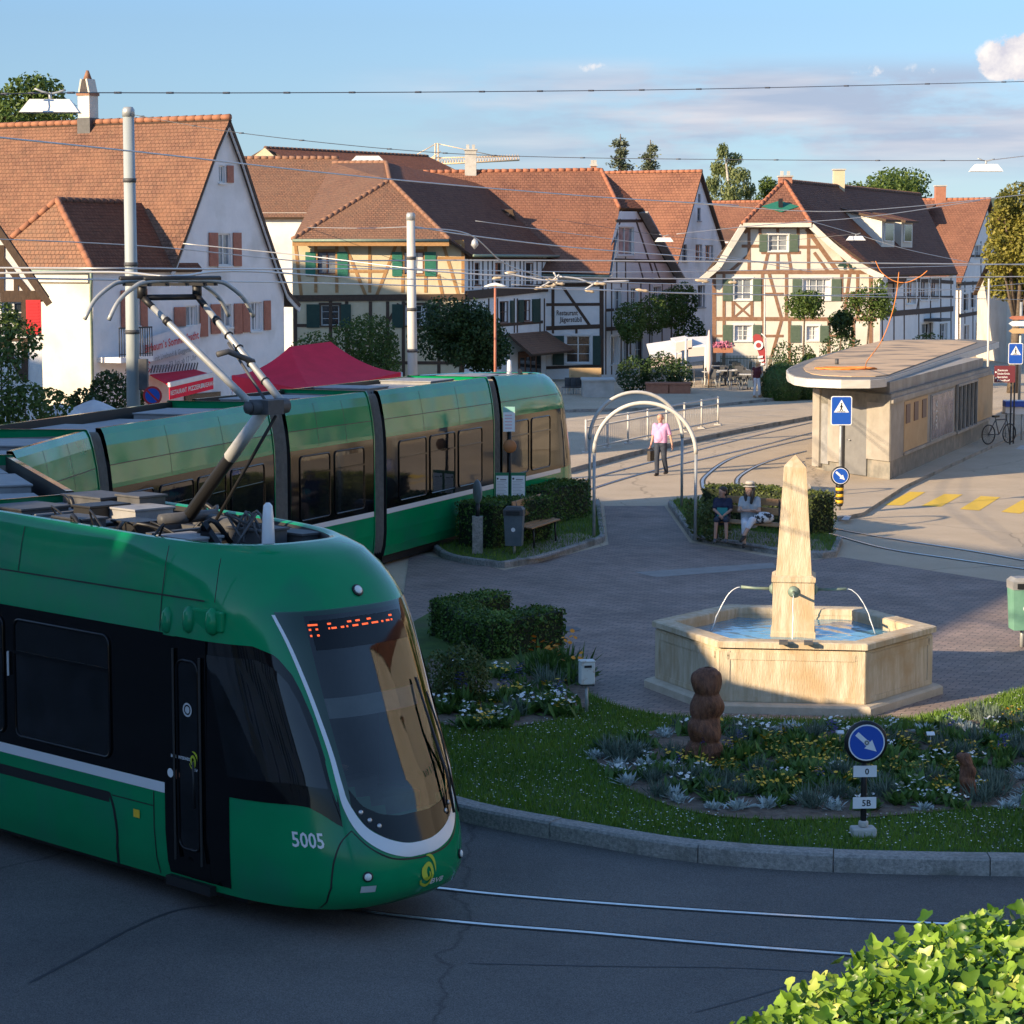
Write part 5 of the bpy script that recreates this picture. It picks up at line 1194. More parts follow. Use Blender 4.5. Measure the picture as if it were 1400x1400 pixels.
# ================= restaurant house with the long roof
def restaurant():
    o = corner(690, 122.4); u = V((1, .03, 0)).normalized(); H = thing('timber_house', 'black timbered restaurant house with long orange tiled roof and a half hipped gable', 'house', o)
    f = Fac(o, u, H); P = f.px; W = P(825, 500)[0]
    f.wpx(774, 807, 459, 496, cols=2, rows=3, trim='frame'); f.spx(755.5, 771, 459, 499, 'shutdark'); f.spx(810.5, 821, 459, 499, 'shutdark')
    f.wall([(0, 0), (W, 0), (W, P(825, 372)[1]), (0, P(700, 372)[1])], 'plaster_white')
    for q in ((756, 388, 756, 448, .16), (768, 390, 807, 446, .15), (742, 416.5, 822, 416, .15), (742, 449, 824, 446, .22), (822.5, 388, 822.5, 512, .22), (744, 388, 744, 512, .2), (742, 390, 824, 389, .2), (788, 449, 788, 456, .12), (756, 449, 756, 456, .12), (742, 503, 824, 500, .16)): f.bpx(*q)
    f.finish()
    t = MB(); X = u; Z = V((0, 0, 1))
    for s_, x0, x1, y in (('Restaurant', 761, 790, 431), ('Jägerstübli', 765, 795.5, 440)):
        a = P(x0, y); b = P(x1, y); put_text(t, s_, f.P(a[0], a[1], .012), X, Z, b[0]-a[0], .26)
    t.build('lettering', M['timber'], H)
    v = V((.37, .93, 0)).normalized(); c = f.P(W, 0); s = Fac(c, v, H); Q = s.px
    s.wpx(845, 866, 310, 349, cols=2, rows=2, trim='frame', glass='glasslight')
    for x0, x1, y0, y1 in ((835, 845, 460, 497), (852, 858, 462, 496), (868, 878, 462, 494), (893, 903, 392, 420), (840, 848, 396, 424), (862, 872, 394, 422)): s.wpx(x0, x1, y0, y1, cols=2, rows=2, trim='frame')
    far = Q(926, 480)[0]
    s.wall([(0, 0), (far, 0), (far, Q(926, 372)[1]), Q(880, 289), Q(847, 289), (0, Q(826, 372)[1])], 'plaster_white')
    for x in (828, 836, 849, 858, 876, 888, 905, 918): s.bpx(x, 384, x, 512, .14)
    for q in ((832, 355, 915, 358, .18), (830, 384, 924, 385, .22), (842, 302, 878, 302, .16), (828, 424, 924, 420, .15), (828, 450, 924, 444, .2), (869, 300, 892, 372, .16), (848, 300, 832, 372, .16), (843, 358, 843, 384, .12), (855, 350, 855, 384, .12), (873, 358, 880, 384, .12), (893, 356, 903, 384, .12)): s.bpx(*q)
    s.finish()
    # roof planes
    pe, pr = DP(832, 374, 121.8), DP(822, 232, 128.6); a, n = plane3(pe, pr, pe+u*5)
    K = lambda x, y: HIT(x, y, a, n)
    rr = K(822, 232); hn = K(847, 284); el = K(640, 368); rl = K(520, 236)
    roofplane([el, K(833, 375), hn, rr, rl], 'tile_c', H, eave=u)
    hf = HIT(880, 285, c+s.n*.35, s.n); fe = HIT(931, 376, c+s.n*.35, s.n); rb = rr+u*.3
    roofplane([hn, hf, rr], 'tile_d', H, eave=v)
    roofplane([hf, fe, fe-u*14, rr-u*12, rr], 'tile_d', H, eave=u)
    ridge(H, [rl, rr], 'tile_c'); ridge(H, [rr, hn], 'tile_c')
    g = MB(); g.beam(hf-V((0, 0, .2)), fe-V((0, 0, .2)), .1, .5, up=s.n); g.beam(hn-V((0, 0, .2)), K(833, 375)-V((0, 0, .2)), .06, .25, up=s.n); g.build('verge_board', M['midgrey'], H)
    g = MB(); g.tube([K(742, 374)-V((0, 0, .08)), K(833, 376)-V((0, 0, .08))], .07, 8); g.build('gutter', M['copper'], H)
    # small gabled dormer in the valley
    da = K(700, 287); db = K(660, 308); g = MB(); front = V((.93, -.37, 0))
    p0, p1, p2 = DP(686, 309, da.y-1.5), DP(702, 286, da.y-1.5), DP(712, 321, da.y-1.2)
    roofplane([p0, p1, p1-u*4+V((0, 2, 0)), p0-u*5+V((0, 2, 0))], 'tile_b', H); roofplane([p1, p2, p2-u*4+V((0, 2, 0)), p1-u*4+V((0, 2, 0))], 'tile_d', H)
    chimney(H, K(643.5, 234)-V((0, 0, 1.2)), .62, .62, 2.3, 'concrete'); chimney(H, rr+V((-.4, .3, -.3)), .3, .3, .5, 'terracotta')
    return f, s
RS = restaurant()
# ================= white gabled barn behind the restaurant
def barn():
    o = corner(918, 143.5); v = V((.40, .92, 0)).normalized(); H = thing('gabled_house', 'plain pale gabled house with orange roof standing behind the restaurant', 'house', o)
    s = Fac(o, v, H); Q = s.px
    for q in ((954.5, 958, 265, 277), (953.5, 958, 284, 302), (933, 939, 334, 357), (951, 960, 334, 356), (964, 975, 335, 356), (932, 942, 396, 418), (954, 964, 390, 420)): s.wpx(*q, cols=2, rows=2, frame='midgrey')
    s.wall([(0, 0), (Q(986, 400)[0], 0), (Q(986, 400)[0], Q(986, 332)[1]), Q(955, 238), (0, Q(918, 372)[1])], 'plaster')
    u = V((1, -.28, 0)).normalized()*-1; ap, e1, e2 = Q(955, 234), Q(917, 375), Q(989, 340); AP, E1, E2 = (s.P(q[0], q[1], .25) for q in (ap, e1, e2))
    L = -s.n*20; roofplane([E1, E1+L, AP+L, AP], 'tile_c', H, eave=s.n); roofplane([E2, AP, AP+L, E2+L], 'tile_d', H, eave=s.n); ridge(H, [AP, AP+L], 'tile_c')
barn()
# ================= sunlit timbered house on the right
def right_house():
    o = corner(978, 124); u = V((1, .02, 0)).normalized(); H = thing('timber_house', 'white timbered house with sage green shutters and half hipped roof facing the sun', 'house', o)
    f = Fac(o, u, H); T = 'timber_red'
    def W(x0, x1, y0, y1, **k): a, b = z4(x0, y0), z4(x1, y1); f.wpx(a[0], b[0], a[1], b[1], cols=k.pop('cols', 2), rows=3, glass='glasslight', trim='frame', **k)
    def S(x0, x1, y0, y1): a, b = z4(x0, y0), z4(x1, y1); f.spx(a[0], b[0], a[1], b[1], 'shutsage')
    def B(x0, y0, x1, y1, w=.16): a, b = z4(x0, y0), z4(x1, y1); f.bpx(a[0], a[1], b[0], b[1], w, T)
    W(360, 438, 420, 486); S(322, 354, 418, 489); S(444, 479, 418, 489)
    W(220, 290, 600, 684); S(174, 213, 598, 689); S(296, 329, 598, 689)
    W(500, 610, 600, 684, cols=4); S(457, 494, 600, 689); S(616, 654, 600, 689)
    W(221, 290, 789, 852); S(174, 213, 787, 865); S(296, 329, 787, 865); W(514, 563, 792, 850); S(449, 489, 788, 858); S(569, 604, 790, 858)
    P = f.px; w = P(1203, 450)[0]
    poly = [(0, 0), (w, 0), (w, P(1203, 374)[1])]+[P(*q) for q in ((1185, 366), (1160, 352), (1135, 332), (1112, 309), (1018, 309), (1000, 334), (985, 360), (978, 374))]
    f.wall(poly, 'plaster_warm')
    for q in ((140, 572, 800, 572, .2), (140, 662, 215, 662), (330, 662, 420, 662), (655, 662, 780, 664), (140, 762, 800, 764, .2), (250, 466, 320, 466), (482, 470, 560, 470), (600, 530, 790, 535), (330, 492, 490, 492), (140, 832, 215, 832, .13), (330, 832, 420, 832, .13), (605, 832, 700, 832, .13),
              (138, 575, 138, 970, .2), (178, 575, 178, 760), (215, 690, 215, 760), (335, 575, 335, 760), (292, 690, 292, 760), (432, 575, 432, 760), (657, 575, 657, 690), (722, 575, 722, 760), (776, 575, 776, 970, .2), (178, 765, 178, 950), (340, 765, 340, 950), (605, 765, 605, 950), (705, 765, 705, 950), (445, 765, 445, 950),
              (280, 395, 280, 570), (358, 490, 340, 570), (397, 490, 397, 570), (440, 490, 452, 570), (522, 390, 522, 570), (325, 380, 325, 420), (480, 380, 480, 420), (397, 380, 397, 420),
              (282, 500, 205, 567), (290, 388, 262, 412), (515, 395, 640, 568, .22), (545, 492, 600, 568), (640, 480, 700, 568), (362, 578, 412, 760), (690, 578, 665, 760), (218, 694, 290, 758, .11), (290, 694, 218, 758, .11), (412, 770, 362, 950), (700, 700, 760, 760), (270, 388, 520, 386, .2)): B(*q)
    f.finish()
    t = MB(); a = P(*z4(640, 560)); put_text(t, '40', f.P(a[0], a[1], .03), u, V((0, 0, 1)), 1.1, .5); t.build('house_number', M['shutdark'], H)
    # right hand side, in shade
    v = V((.42, .91, 0)).normalized(); c = f.P(w, 0); s = Fac(c, v, H); Q = s.px
    def SW(x0, x1, y0, y1, c_=2): a, b = z4(x0, y0), z4(x1, y1); s.wpx(a[0], b[0], a[1], b[1], cols=c_, rows=2, trim='frame')
    for q in ((812, 838, 605, 690), (922, 958, 606, 700), (978, 1008, 600, 684), (1020, 1052, 597, 682), (980, 1026, 782, 860), (1056, 1085, 782, 850)): SW(*q)
    L = Q(1306, 450)[0]; zt = Q(1206, 377)[1]
    s.wall([(0, 0), (L, 0), (L, zt), (0, zt)], 'plaster_white')
    for x in (1206, 1222, 1236, 1256, 1272, 1286, 1300): s.bpx(x, 380, x, 500, .16)
    for q in ((1205, 407, 1303, 406, .14), (1205, 430, 1303, 422, .3), (1205, 380, 1303, 386, .2), (1262, 374, 1252, 430, .16)): s.bpx(*q)
    s.finish()
    g = MB(); a = Q(1256, 392); b_ = Q(1268, 412); g.obox(s.P(a[0]+1.2, 2.9, .02), v*2.2, s.n*1.0, V((0, 0, .16))); g.build('door_canopy', M['darkgrey'], H)
    # roof: front half hip, right slope, left slope
    A = DP(1072, 247, 127); hl, hr = DP(1016, 305, 123.6), DP(1109, 305, 123.6); er = DP(1207, 376, 123.4); el = DP(958, 380, 123.4)
    roofplane([hl, hr, A], 'tile_c', H, eave=u)
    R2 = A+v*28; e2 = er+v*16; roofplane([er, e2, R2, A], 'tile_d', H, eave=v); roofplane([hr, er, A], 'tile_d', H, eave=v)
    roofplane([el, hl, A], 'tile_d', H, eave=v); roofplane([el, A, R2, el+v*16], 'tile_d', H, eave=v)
    ridge(H, [A, R2], 'tile_d'); ridge(H, [hl, A], 'tile_c'); ridge(H, [hr, A], 'tile_c')
    vb = MB()
    for pts in ([hr, DP(1137, 331, 123.5), DP(1162, 352, 123.5), DP(1186, 366, 123.5), er], [hl, DP(998, 334, 123.5), DP(982, 360, 123.5), el]):
        for p, q in zip(pts, pts[1:]): vb.beam(p-V((0, .05, .15)), q-V((0, .05, .15)), .12, .32)
    vb.beam(hl-V((0, .1, .1)), hr-V((0, .1, .1)), .12, .22); vb.build('verge_board', M['plaster_warm'], H)
    a, n = plane3(hl, hr, A); c_ = HIT(1067, 283, a, n); nn = n if n.z > 0 else -n; up = (nn.cross(u)).normalized(); g = MB()
    if up.z < 0: up = -up
    g.prism([c_+u*1.0+nn*.02, c_+up*.55+nn*.02, c_-u*1.0+nn*.02, c_-up*.55+nn*.02], nn*.03, 0); g.box(c_+nn*.08, (.22, .2, .75), 1); g.build('gable_vent', [M['shutgreen'], M['black']], H)
    # shed dormers on the right slope
    for k, (d0, dl) in enumerate(((5.5, 2.6), (9.5, 2.4))):
        base = er.lerp(A, .30)+v*d0; hgt = 1.5; inn = (A-er); inn.z = 0; inn.normalize(); out = s.n; run = 3.4
        top = base+V((0, 0, hgt)); g = MB()
        g.face([base, top, top+inn*run+V((0, 0, .75)), base+inn*.1]); g.face([base, base+v*dl, top+v*dl, top]); g.face([base+v*dl, base+v*dl+inn*.1, top+v*dl+inn*run+V((0, 0, .75)), top+v*dl])
        dm = g.build('dormer', M['plaster_warm'], H)
        roofplane([top+out*.3-v*.2, top+out*.3+v*(dl+.2), top+v*(dl+.2)+inn*run+V((0, 0, .85)), top-v*.2+inn*run+V((0, 0, .85))], 'tile_d', dm, eave=v, name='dormer_roof')
        w_ = MB(); w_.obox(base+V((0, 0, .3))+v*.4+out*.02, v*(dl-.8), out*.05, V((0, 0, hgt-.5))); w_.obox(base+V((0, 0, .36))+v*.48+out*.05, v*(dl-.96), out*.03, V((0, 0, hgt-.62)), 1); w_.build('dormer_window', [M['frame'], M['glass']], dm)
    cz = A+v*10; chimney(H, (cz.x, cz.y, cz.z-1.2), .62, .6, 2.1, 'plaster_cream', cap=False); chimney(H, (A.x+.1, A.y+.4, A.z-.4), .7, .6, .6, 'terracotta', cap=True)
    return f, s
RH = right_house()
# ================= last timbered house of the row, orange roof
def far_house():
    o = corner(1310, 158); v = V((.42, .91, 0)).normalized(); u = V((1, -.1, 0)).normalized(); H = thing('timber_house', 'far timbered house with broad orange roof beside the yellowing tree', 'house', o)
    s = Fac(o, v, H); Q = s.px
    for q in ((1317, 1323, 402, 424), (1327, 1333, 400, 420), (1337, 1343, 398, 418), (1318, 1324, 445, 470), (1334, 1341, 440, 466), (1333, 1340, 335, 352)): s.wpx(*q, cols=2, rows=2, trim='frame')
    s.wall([(0, 0), (Q(1360, 400)[0], 0), (Q(1360, 400)[0], Q(1360, 345)[1]), Q(1350, 285), Q(1346, 285), (0, Q(1310, 382)[1])], 'plaster_white')
    for x in (1311, 1319, 1330, 1341, 1351, 1359): s.bpx(x, 330 if x > 1330 else 384, x, 480, .18)
    for q in ((1311, 388, 1359, 386, .22), (1311, 432, 1359, 424, .25), (1325, 350, 1359, 350, .16)): s.bpx(*q)
    s.finish()
    AP = s.P(*Q(1349, 272), .3); E1 = s.P(*Q(1308, 386), .3); E2 = s.P(*Q(1368, 350), .3); L = -s.n*24
    roofplane([E1, E1+L, AP+L, AP], 'tile_c', H, eave=s.n); roofplane([E2, AP, AP+L, E2+L], 'tile_d', H, eave=s.n); ridge(H, [AP, AP+L], 'tile_c')
    g = MB(); dn = (E1-AP).normalized(); p = AP+dn*3.9+L*.16; w_ = -s.n; h_ = V((s.u.x, s.u.y, 0))
    fr = p-h_*.9; d = MB(); d.obox(fr, w_*1.5, h_*2.2, V((0, 0, 1.3))); dm = d.build('dormer', M['terracotta'], H)
    d = MB(); d.obox(fr+w_*.2-h_*.04+V((0, 0, .35)), w_*1.1, h_*.05, V((0, 0, .75))); d.build('dormer_window', M['frame'], dm)
    roofplane([fr-h_*.3+V((0, 0, 1.35))-w_*.3, fr-h_*.3+V((0, 0, 1.35))+w_*1.8, fr+h_*2.8+V((0, 0, 1.9))+w_*1.8, fr+h_*2.8+V((0, 0, 1.9))-w_*.3], 'tile_b', dm, name='dormer_roof')
    chimney(H, AP+L*.15-V((0, 0, .6)), .7, .7, 1.5, 'terracotta', cap=False)
    b = MB(); b.face([o, o-s.n*16, o-s.n*16+V((0, 0, 5)), o+V((0, 0, 5))]); b.build('wall', M['plaster_white'], H)
far_house()
# ================= roofs and houses further back
def back_house(name, label, px0, px1, yr, ye, Yr, Ye, m, wallm='plaster', gl=None, skew=0, right=True):
    """long house seen eaves-on: ridge between two photo points, front slope down to the eave, walls to the ground"""
    ra, rb = DP(px0, yr[0], Yr), DP(px1, yr[1], Yr+skew); rb.z = ra.z
    d = (rb-ra).normalized(); n = V((d.y, -d.x, 0)); ze = DP(px0, ye, Ye).z; run = Yr-Ye
    H = thing(name, label, 'house', (ra.x, ra.y, 0)); ea, eb = ra+n*run, rb+n*run; ea.z = eb.z = ze
    ba, bb = ra-n*run, rb-n*run; ba.z = bb.z = ze
    roofplane([ea, eb, rb, ra], m, H, eave=d); roofplane([ra, rb, bb, ba], m, H, eave=d); ridge(H, [ra, rb], m)
    g = MB(); z = V((0, 0, 1)); i = n*-.35; ra2, rb2 = ra+d*.25-z*.1, rb-d*.25-z*.1
    fl = lambda p: V((p.x, p.y, 0))
    ca, cb, da, db = ea+i+d*.25, eb+i-d*.25, ba-i+d*.25, bb-i-d*.25
    for p in (ca, cb, da, db): p.z = ze+.25
    g.face([fl(ca), fl(cb), cb, ca]); g.face([fl(da), da, db, fl(db)]); g.face([fl(ca), ca, ra2, da, fl(da)]); g.face([fl(cb), fl(db), db, rb2, cb]); g.build('wall', M[wallm], H)
    return H, (ra, rb, d, n)
h, q = back_house('gabled_house', 'house with brown tiled roof wedged between white house and cream house', 300, 463, (216, 214), 297, 131, 126, 'tile_b')
h, q = back_house('gabled_house', 'distant house with very dark roof ridge and cream gable peak', 362, 585, (202, 214), 240, 150, 145, 'tile_d', 'plaster_cream', skew=12)
ra = q[0]; g = MB(); g.prism([DP(344, 216, 149), DP(362, 202, 149), DP(380, 218, 149)], V((0, .6, 0))); g.build('gable_peak', M['plaster_cream'], h)
g = MB(); g.prism([DP(478, 222, 147), DP(487, 213, 147), DP(518, 213, 147), DP(527, 222, 147)], V((0, 1.5, 0))); g.build('dormer', M['white'], h)
back_house('gabled_house', 'low house with dull brown roof glimpsed between the barn and the sunlit timber house', 968, 1030, (293, 293), 335, 172, 166, 'tile_b')
back_house('gabled_house', 'low house with orange roof peeping out behind the yellowing tree', 1340, 1380, (290, 291), 318, 178, 172, 'tile_c', 'plaster_cream')
h, q = back_house('gabled_house', 'pale house behind the trunk of the yellowing tree', 1352, 1470, (352, 352), 404, 150, 145, 'tile_c', 'plaster_warm')
# ---------------------------------------------------------------- vegetation
def leaf_cloud(b, blobs, n, size, seed, m=0, shell=.35, flat=.5, droop=0):
    """small leaf faces spread through a union of ellipsoids, thicker towards the outside"""
    rnd = random.Random(seed); vs, fs = [], []
    wts = [(rx*ry*rz)**(2/3) for (_, (rx, ry, rz)) in blobs]; tot = sum(wts)
    for (c, r), w in zip(blobs, wts):
        for _ in range(int(n*w/tot)):
            while True:
                d = V((rnd.gauss(0, 1), rnd.gauss(0, 1), rnd.gauss(0, 1)))
                if d.length > 1e-3: break
            d.normalize(); k = 1-abs(rnd.gauss(0, shell)); k = max(.15, min(1.06, k))
            p = V((c[0]+d.x*r[0]*k, c[1]+d.y*r[1]*k, c[2]+d.z*r[2]*k))
            nn = (d*flat+V((rnd.uniform(-1, 1), rnd.uniform(-1, 1), rnd.uniform(-.4, 1))))
            if nn.length < 1e-3: nn = V((0, 0, 1))
            nn.normalize(); x = nn.orthogonal().normalized(); a = rnd.uniform(0, 6.28); y = nn.cross(x)
            x, y = x*math.cos(a)+y*math.sin(a), y*math.cos(a)-x*math.sin(a); s = size*rnd.uniform(.6, 1.35)
            i = len(vs); vs += [p-x*s*.5, p+y*s*.28+nn*s*.06, p+x*s*.5-V((0, 0, s*droop)), p-y*s*.28+nn*s*.06]; fs.append((i, i+1, i+2, i+3))
    b.idx(vs, fs, m)
def lumps(c, r, n, seed, spread=.62, sub=.48):
    rnd = random.Random(seed); out = [(c, (r[0]*.62, r[1]*.62, r[2]*.62))]
    for i in range(n):
        a = rnd.uniform(0, 6.28); e = rnd.uniform(-.7, 1.0); q = math.sqrt(max(0, 1-e*e*.8)); k = spread*rnd.uniform(.75, 1.15); s = sub*rnd.uniform(.6, 1.15)
        out.append(((c[0]+r[0]*k*q*math.cos(a), c[1]+r[1]*k*q*math.sin(a), c[2]+r[2]*k*e), (r[0]*s, r[1]*s, r[2]*s*.85)))
    return out
def tree(name, label, base, top, crad, cz, n, size, m, seed, bark='bark', trunk_r=.16, lump=12, cat='tree', group=None):
    """base point on the ground, crown ellipsoid radii crad centred at height cz"""
    base = V((base[0], base[1], 0)); H = thing(name, label, cat, base, group); rnd = random.Random(seed); L = lumps((base.x, base.y, cz), crad, lump, seed)
    t = MB(); z0 = cz-crad[2]*.6; t.tube([base, base+V((rnd.uniform(-.1, .1), 0, z0*.5)), V((base.x, base.y, z0)), V((base.x+rnd.uniform(-.2, .2), base.y, cz+crad[2]*.4))], [trunk_r*1.25, trunk_r, trunk_r*.8, trunk_r*.25], 9)
    for c, r in L[1:]:
        s = V((base.x, base.y, lerp(z0, cz, rnd.uniform(0, .6)))); t.tube([s, s.lerp(V(c), .5)+V((0, 0, .1*crad[2])), V(c)], [trunk_r*.4, trunk_r*.25, trunk_r*.08], 6)
    t.build('trunk', M[bark], H)
    b = MB(); leaf_cloud(b, L, n, size, seed); b.build('crown', M[m], H); return H
def conifer(label, base, ztop, rad, n, seed, group=None):
    base = V((base[0], base[1], 0)); H = thing('conifer', label, 'tree', base, group); rnd = random.Random(seed)
    t = MB(); t.tube([base, base+V((0, 0, ztop))], [.35, .04], 8); b = MB(); vs, fs = [], []; z = ztop*.35
    while z < ztop-.3:
        k = (ztop-z)/(ztop*.65); rr = rad*min(1, k*1.15+.12)*rnd.uniform(.65, 1.1)
        for i in range(rnd.randint(4, 6)):
            a = rnd.uniform(0, 6.28); tip = base+V((rr*math.cos(a), rr*math.sin(a), z+rr*rnd.uniform(-.1, .35))); st = base+V((0, 0, z)); t.tube([st, tip], [.05, .01], 4)
            for j in range(int(n)):
                u = rnd.uniform(.15, 1.05); p = st.lerp(tip, u)+V((rnd.gauss(0, .22), rnd.gauss(0, .22), rnd.gauss(-.08, .16))); s = rnd.uniform(.2, .42)
                d = V((math.cos(a)+rnd.gauss(0, .5), math.sin(a)+rnd.gauss(0, .5), rnd.gauss(-.1, .5))).normalized()*s; w = d.cross(V((rnd.gauss(0, 1), rnd.gauss(0, 1), rnd.gauss(0, 1))))
                if w.length < 1e-4: continue
                w = w.normalized()*s*.22; q = len(vs); vs += [p-d*.5, p+w, p+d*.5, p-w]; fs.append((q, q+1, q+2, q+3))
        z += rnd.uniform(.45, .8)
    b.idx(vs, fs); t.build('trunk', M['bark'], H); b.build('crown', M['conifer'], H)
def shrub(name, label, blobs, n, size, m, seed, group=None, cat='shrub', core=.7):
    b = MB(); leaf_cloud(b, blobs, n, size, seed, 0, shell=.22)
    z0 = min(c[2]-r[2] for c, r in blobs)
    for c, r in blobs[:6]: b.tube([(c[0], c[1], max(0, z0)), (c[0], c[1], c[2])], [.03, .012], 5, 1)
    return tag(b.build(name, [M[m], M['bark']]), label, cat, group)
def blob_px(x0, x1, y0, y1, Y, deep=None):
    a, c = DP(x0, y0, Y), DP(x1, y1, Y); rx = abs(c.x-a.x)/2; rz = abs(a.z-c.z)/2
    return ((a.x+c.x)/2, Y, (a.z+c.z)/2), (rx, deep or rx, rz)
def tree_px(name, label, x0, x1, y0, y1, Y, n, size, m, seed, **k):
    c, r = blob_px(x0, x1, y0, y1, Y); r = tuple(q*1.12 for q in r); return tree(name, label, (c[0], Y), None, r, c[2], n, size, m, seed, **k)
tree_px('leafy_tree', 'broad green tree behind the tall chimney of the white house', -60, 100, 108, 215, 125, 5200, .30, 'treemid', 11, lump=16)
c, r = blob_px(820, 876, 183, 290, 205); conifer('taller of two grey green conifers above the restaurant roof', c, c[2]+r[2], r[0]*1.3, 60, 3, 'conifers above the roofs')
c, r = blob_px(866, 912, 191, 290, 210); conifer('shorter of two grey green conifers above the restaurant roof', c, c[2]+r[2], r[0]*1.25, 60, 5, 'conifers above the roofs')
def birch():
    base = DP(1000, 400, 185); H = thing('birch', 'pale airy birch with white trunk behind the barn', 'tree', (base.x, base.y, 0)); rnd = random.Random(4); t = MB()
    P = lambda x, y: DP(x, y, 185+rnd.uniform(-1, 1)); t.tube([V((base.x, base.y, 0)), P(998, 320), P(996, 250), P(990, 198)], [.3, .22, .13, .03], 8); b = MB(); bl = []
    for x, y, w, h in ((988, 207, 9, 12), (1004, 217, 12, 9), (982, 230, 12, 14), (1012, 240, 15, 12), (975, 255, 14, 16), (1000, 262, 16, 18), (1022, 262, 12, 16), (985, 285, 22, 20), (1015, 290, 18, 18), (996, 235, 10, 14), (968, 280, 10, 14), (1000, 305, 30, 16)):
        c, r = blob_px(x-w, x+w, y-h, y+h, 185+rnd.uniform(-1.5, 1.5)); bl.append((c, r)); t.tube([P(997, y+14), V(c)], [.07, .015], 5)
    leaf_cloud(b, bl, 7500, .26, 6, shell=.5, droop=.5); t.build('trunk', M['birchbark'], H); b.build('crown', M['treelight'], H)
birch()
tree_px('leafy_tree', 'small round tree between the birch and the sunlit house chimney', 1036, 1072, 240, 300, 190, 1500, .28, 'treemid', 17)
tree_px('leafy_tree', 'large rounded dark green tree behind the sunlit timber house roof', 1140, 1285, 222, 335, 195, 10000, .34, 'treemid', 21, lump=20, trunk_r=.35)
def yellow_tree():
    base = DP(1385, 500, 112); H = thing('leafy_tree', 'tall yellowing tree with dense crown at the right edge', 'tree', (base.x, base.y, 0)); t = MB(); bl = []; rnd = random.Random(9)
    for x0, x1, y0, y1 in ((1362, 1430, 246, 330), (1348, 1400, 275, 345), (1343, 1392, 318, 378), (1345, 1400, 360, 412), (1380, 1470, 280, 400), (1420, 1500, 260, 380), (1372, 1440, 330, 420), (1360, 1385, 258, 300), (1400, 1480, 235, 300)):
        bl.append(blob_px(x0, x1, y0, y1, 112+rnd.uniform(-1, 1.5)))
    b0 = V((base.x, base.y, 0)); t.tube([b0, b0+V((.1, 0, 3)), b0+V((.3, 0, 7))], [.28, .2, .1], 9)
    for c, r in bl: t.tube([b0+V((.1, 0, 3.2)), V(c)], [.1, .03], 6)
    b = MB(); leaf_cloud(b, bl, 19000, .20, 12, shell=.3); t.build('trunk', M['bark'], H); b.build('crown', M['treeyellow'], H)
yellow_tree()
tree_px('leafy_tree', 'round dark tree standing beside the white pole in front of the cream house', 570, 692, 408, 522, 103, 15000, .17, 'treedark', 31, lump=18, trunk_r=.14)
shrub('shrub', 'wide mid green shrub behind the red tent', [blob_px(*q) for q in ((392, 470, 452, 540, 104), (440, 548, 430, 540, 105), (470, 545, 428, 500, 104), (500, 552, 470, 560, 103))], 8000, .15, 'treemid', 33)
shrub('climbing_vine', 'green vine climbing over the right gable of the restaurant house', [blob_px(*q) for q in ((838, 885, 412, 462, 122.5), (868, 915, 402, 458, 124), (895, 940, 392, 450, 126), (912, 955, 385, 440, 127), (845, 880, 440, 470, 122), (920, 965, 430, 480, 127))], 8000, .16, 'treemid', 35, cat='vine')
shrub('shrub', 'dark bushy shrub overflowing the terracotta planter at the cafe', [blob_px(*q) for q in ((842, 890, 485, 540, 111), (875, 935, 480, 545, 111), (915, 948, 488, 545, 110))], 4500, .14, 'treedark', 37)
def small_tree(label, x, y0, y1, w, Y, n, m, seed, yb):
    c, r = blob_px(x-w/2, x+w/2, y0, y1, Y); g = DP(x, yb, Y); tree('young_tree', label, (c[0], Y), None, r, c[2], n, .16, m, seed, trunk_r=.05, lump=9)
small_tree('young tree with a round crown on thin trunk before the sunlit timber house', 1100, 388, 448, 66, 112, 2300, 'treemid', 41, 500)
small_tree('tall loose young tree at the right corner of the sunlit timber house', 1188, 376, 465, 72, 113, 2200, 'treemid', 43, 500)
small_tree('low dark young tree between two young trees of the sunlit house', 1150, 415, 475, 58, 114, 2000, 'treedark', 45, 500)
shrub('shrub', 'dark low shrubs along the foot of the sunlit timber house', [blob_px(*q) for q in ((1055, 1090, 466, 508, 115), (1080, 1115, 470, 510, 116), (1120, 1180, 455, 505, 116), (1240, 1300, 455, 500, 116), (1170, 1250, 466, 510, 117))], 3600, .15, 'treedark', 47)
def clipped(name, label, blobs, n, size, m, seed, group=None):
    b = MB()
    for c, r in blobs:
        prof = [(max(.01, math.cos(a))*.93, math.sin(a)*.93) for a in [R(-80+10*i) for i in range(18)]]; q = []
        vs = []; 
        b.lathe([(p*r[0], z*r[2]) for p, z in prof], c, 18, 1)
    leaf_cloud(b, blobs, n, size, seed, 0, shell=.04, flat=.9)
    return tag(b.build(name, [M[m], M['hedge']]), label, 'hedge', group)
clipped('clipped_hedge', 'rounded clipped bush beside the woman in white trousers', [blob_px(1040, 1098, 493, 560, 106), blob_px(1070, 1130, 500, 560, 107)], 6500, .09, 'hedgelit', 51)
clipped('clipped_hedge', 'small bright clipped bush peeping over the kiosk roof', [blob_px(1090, 1124, 482, 540, 110)], 1800, .09, 'hedgelit', 53)
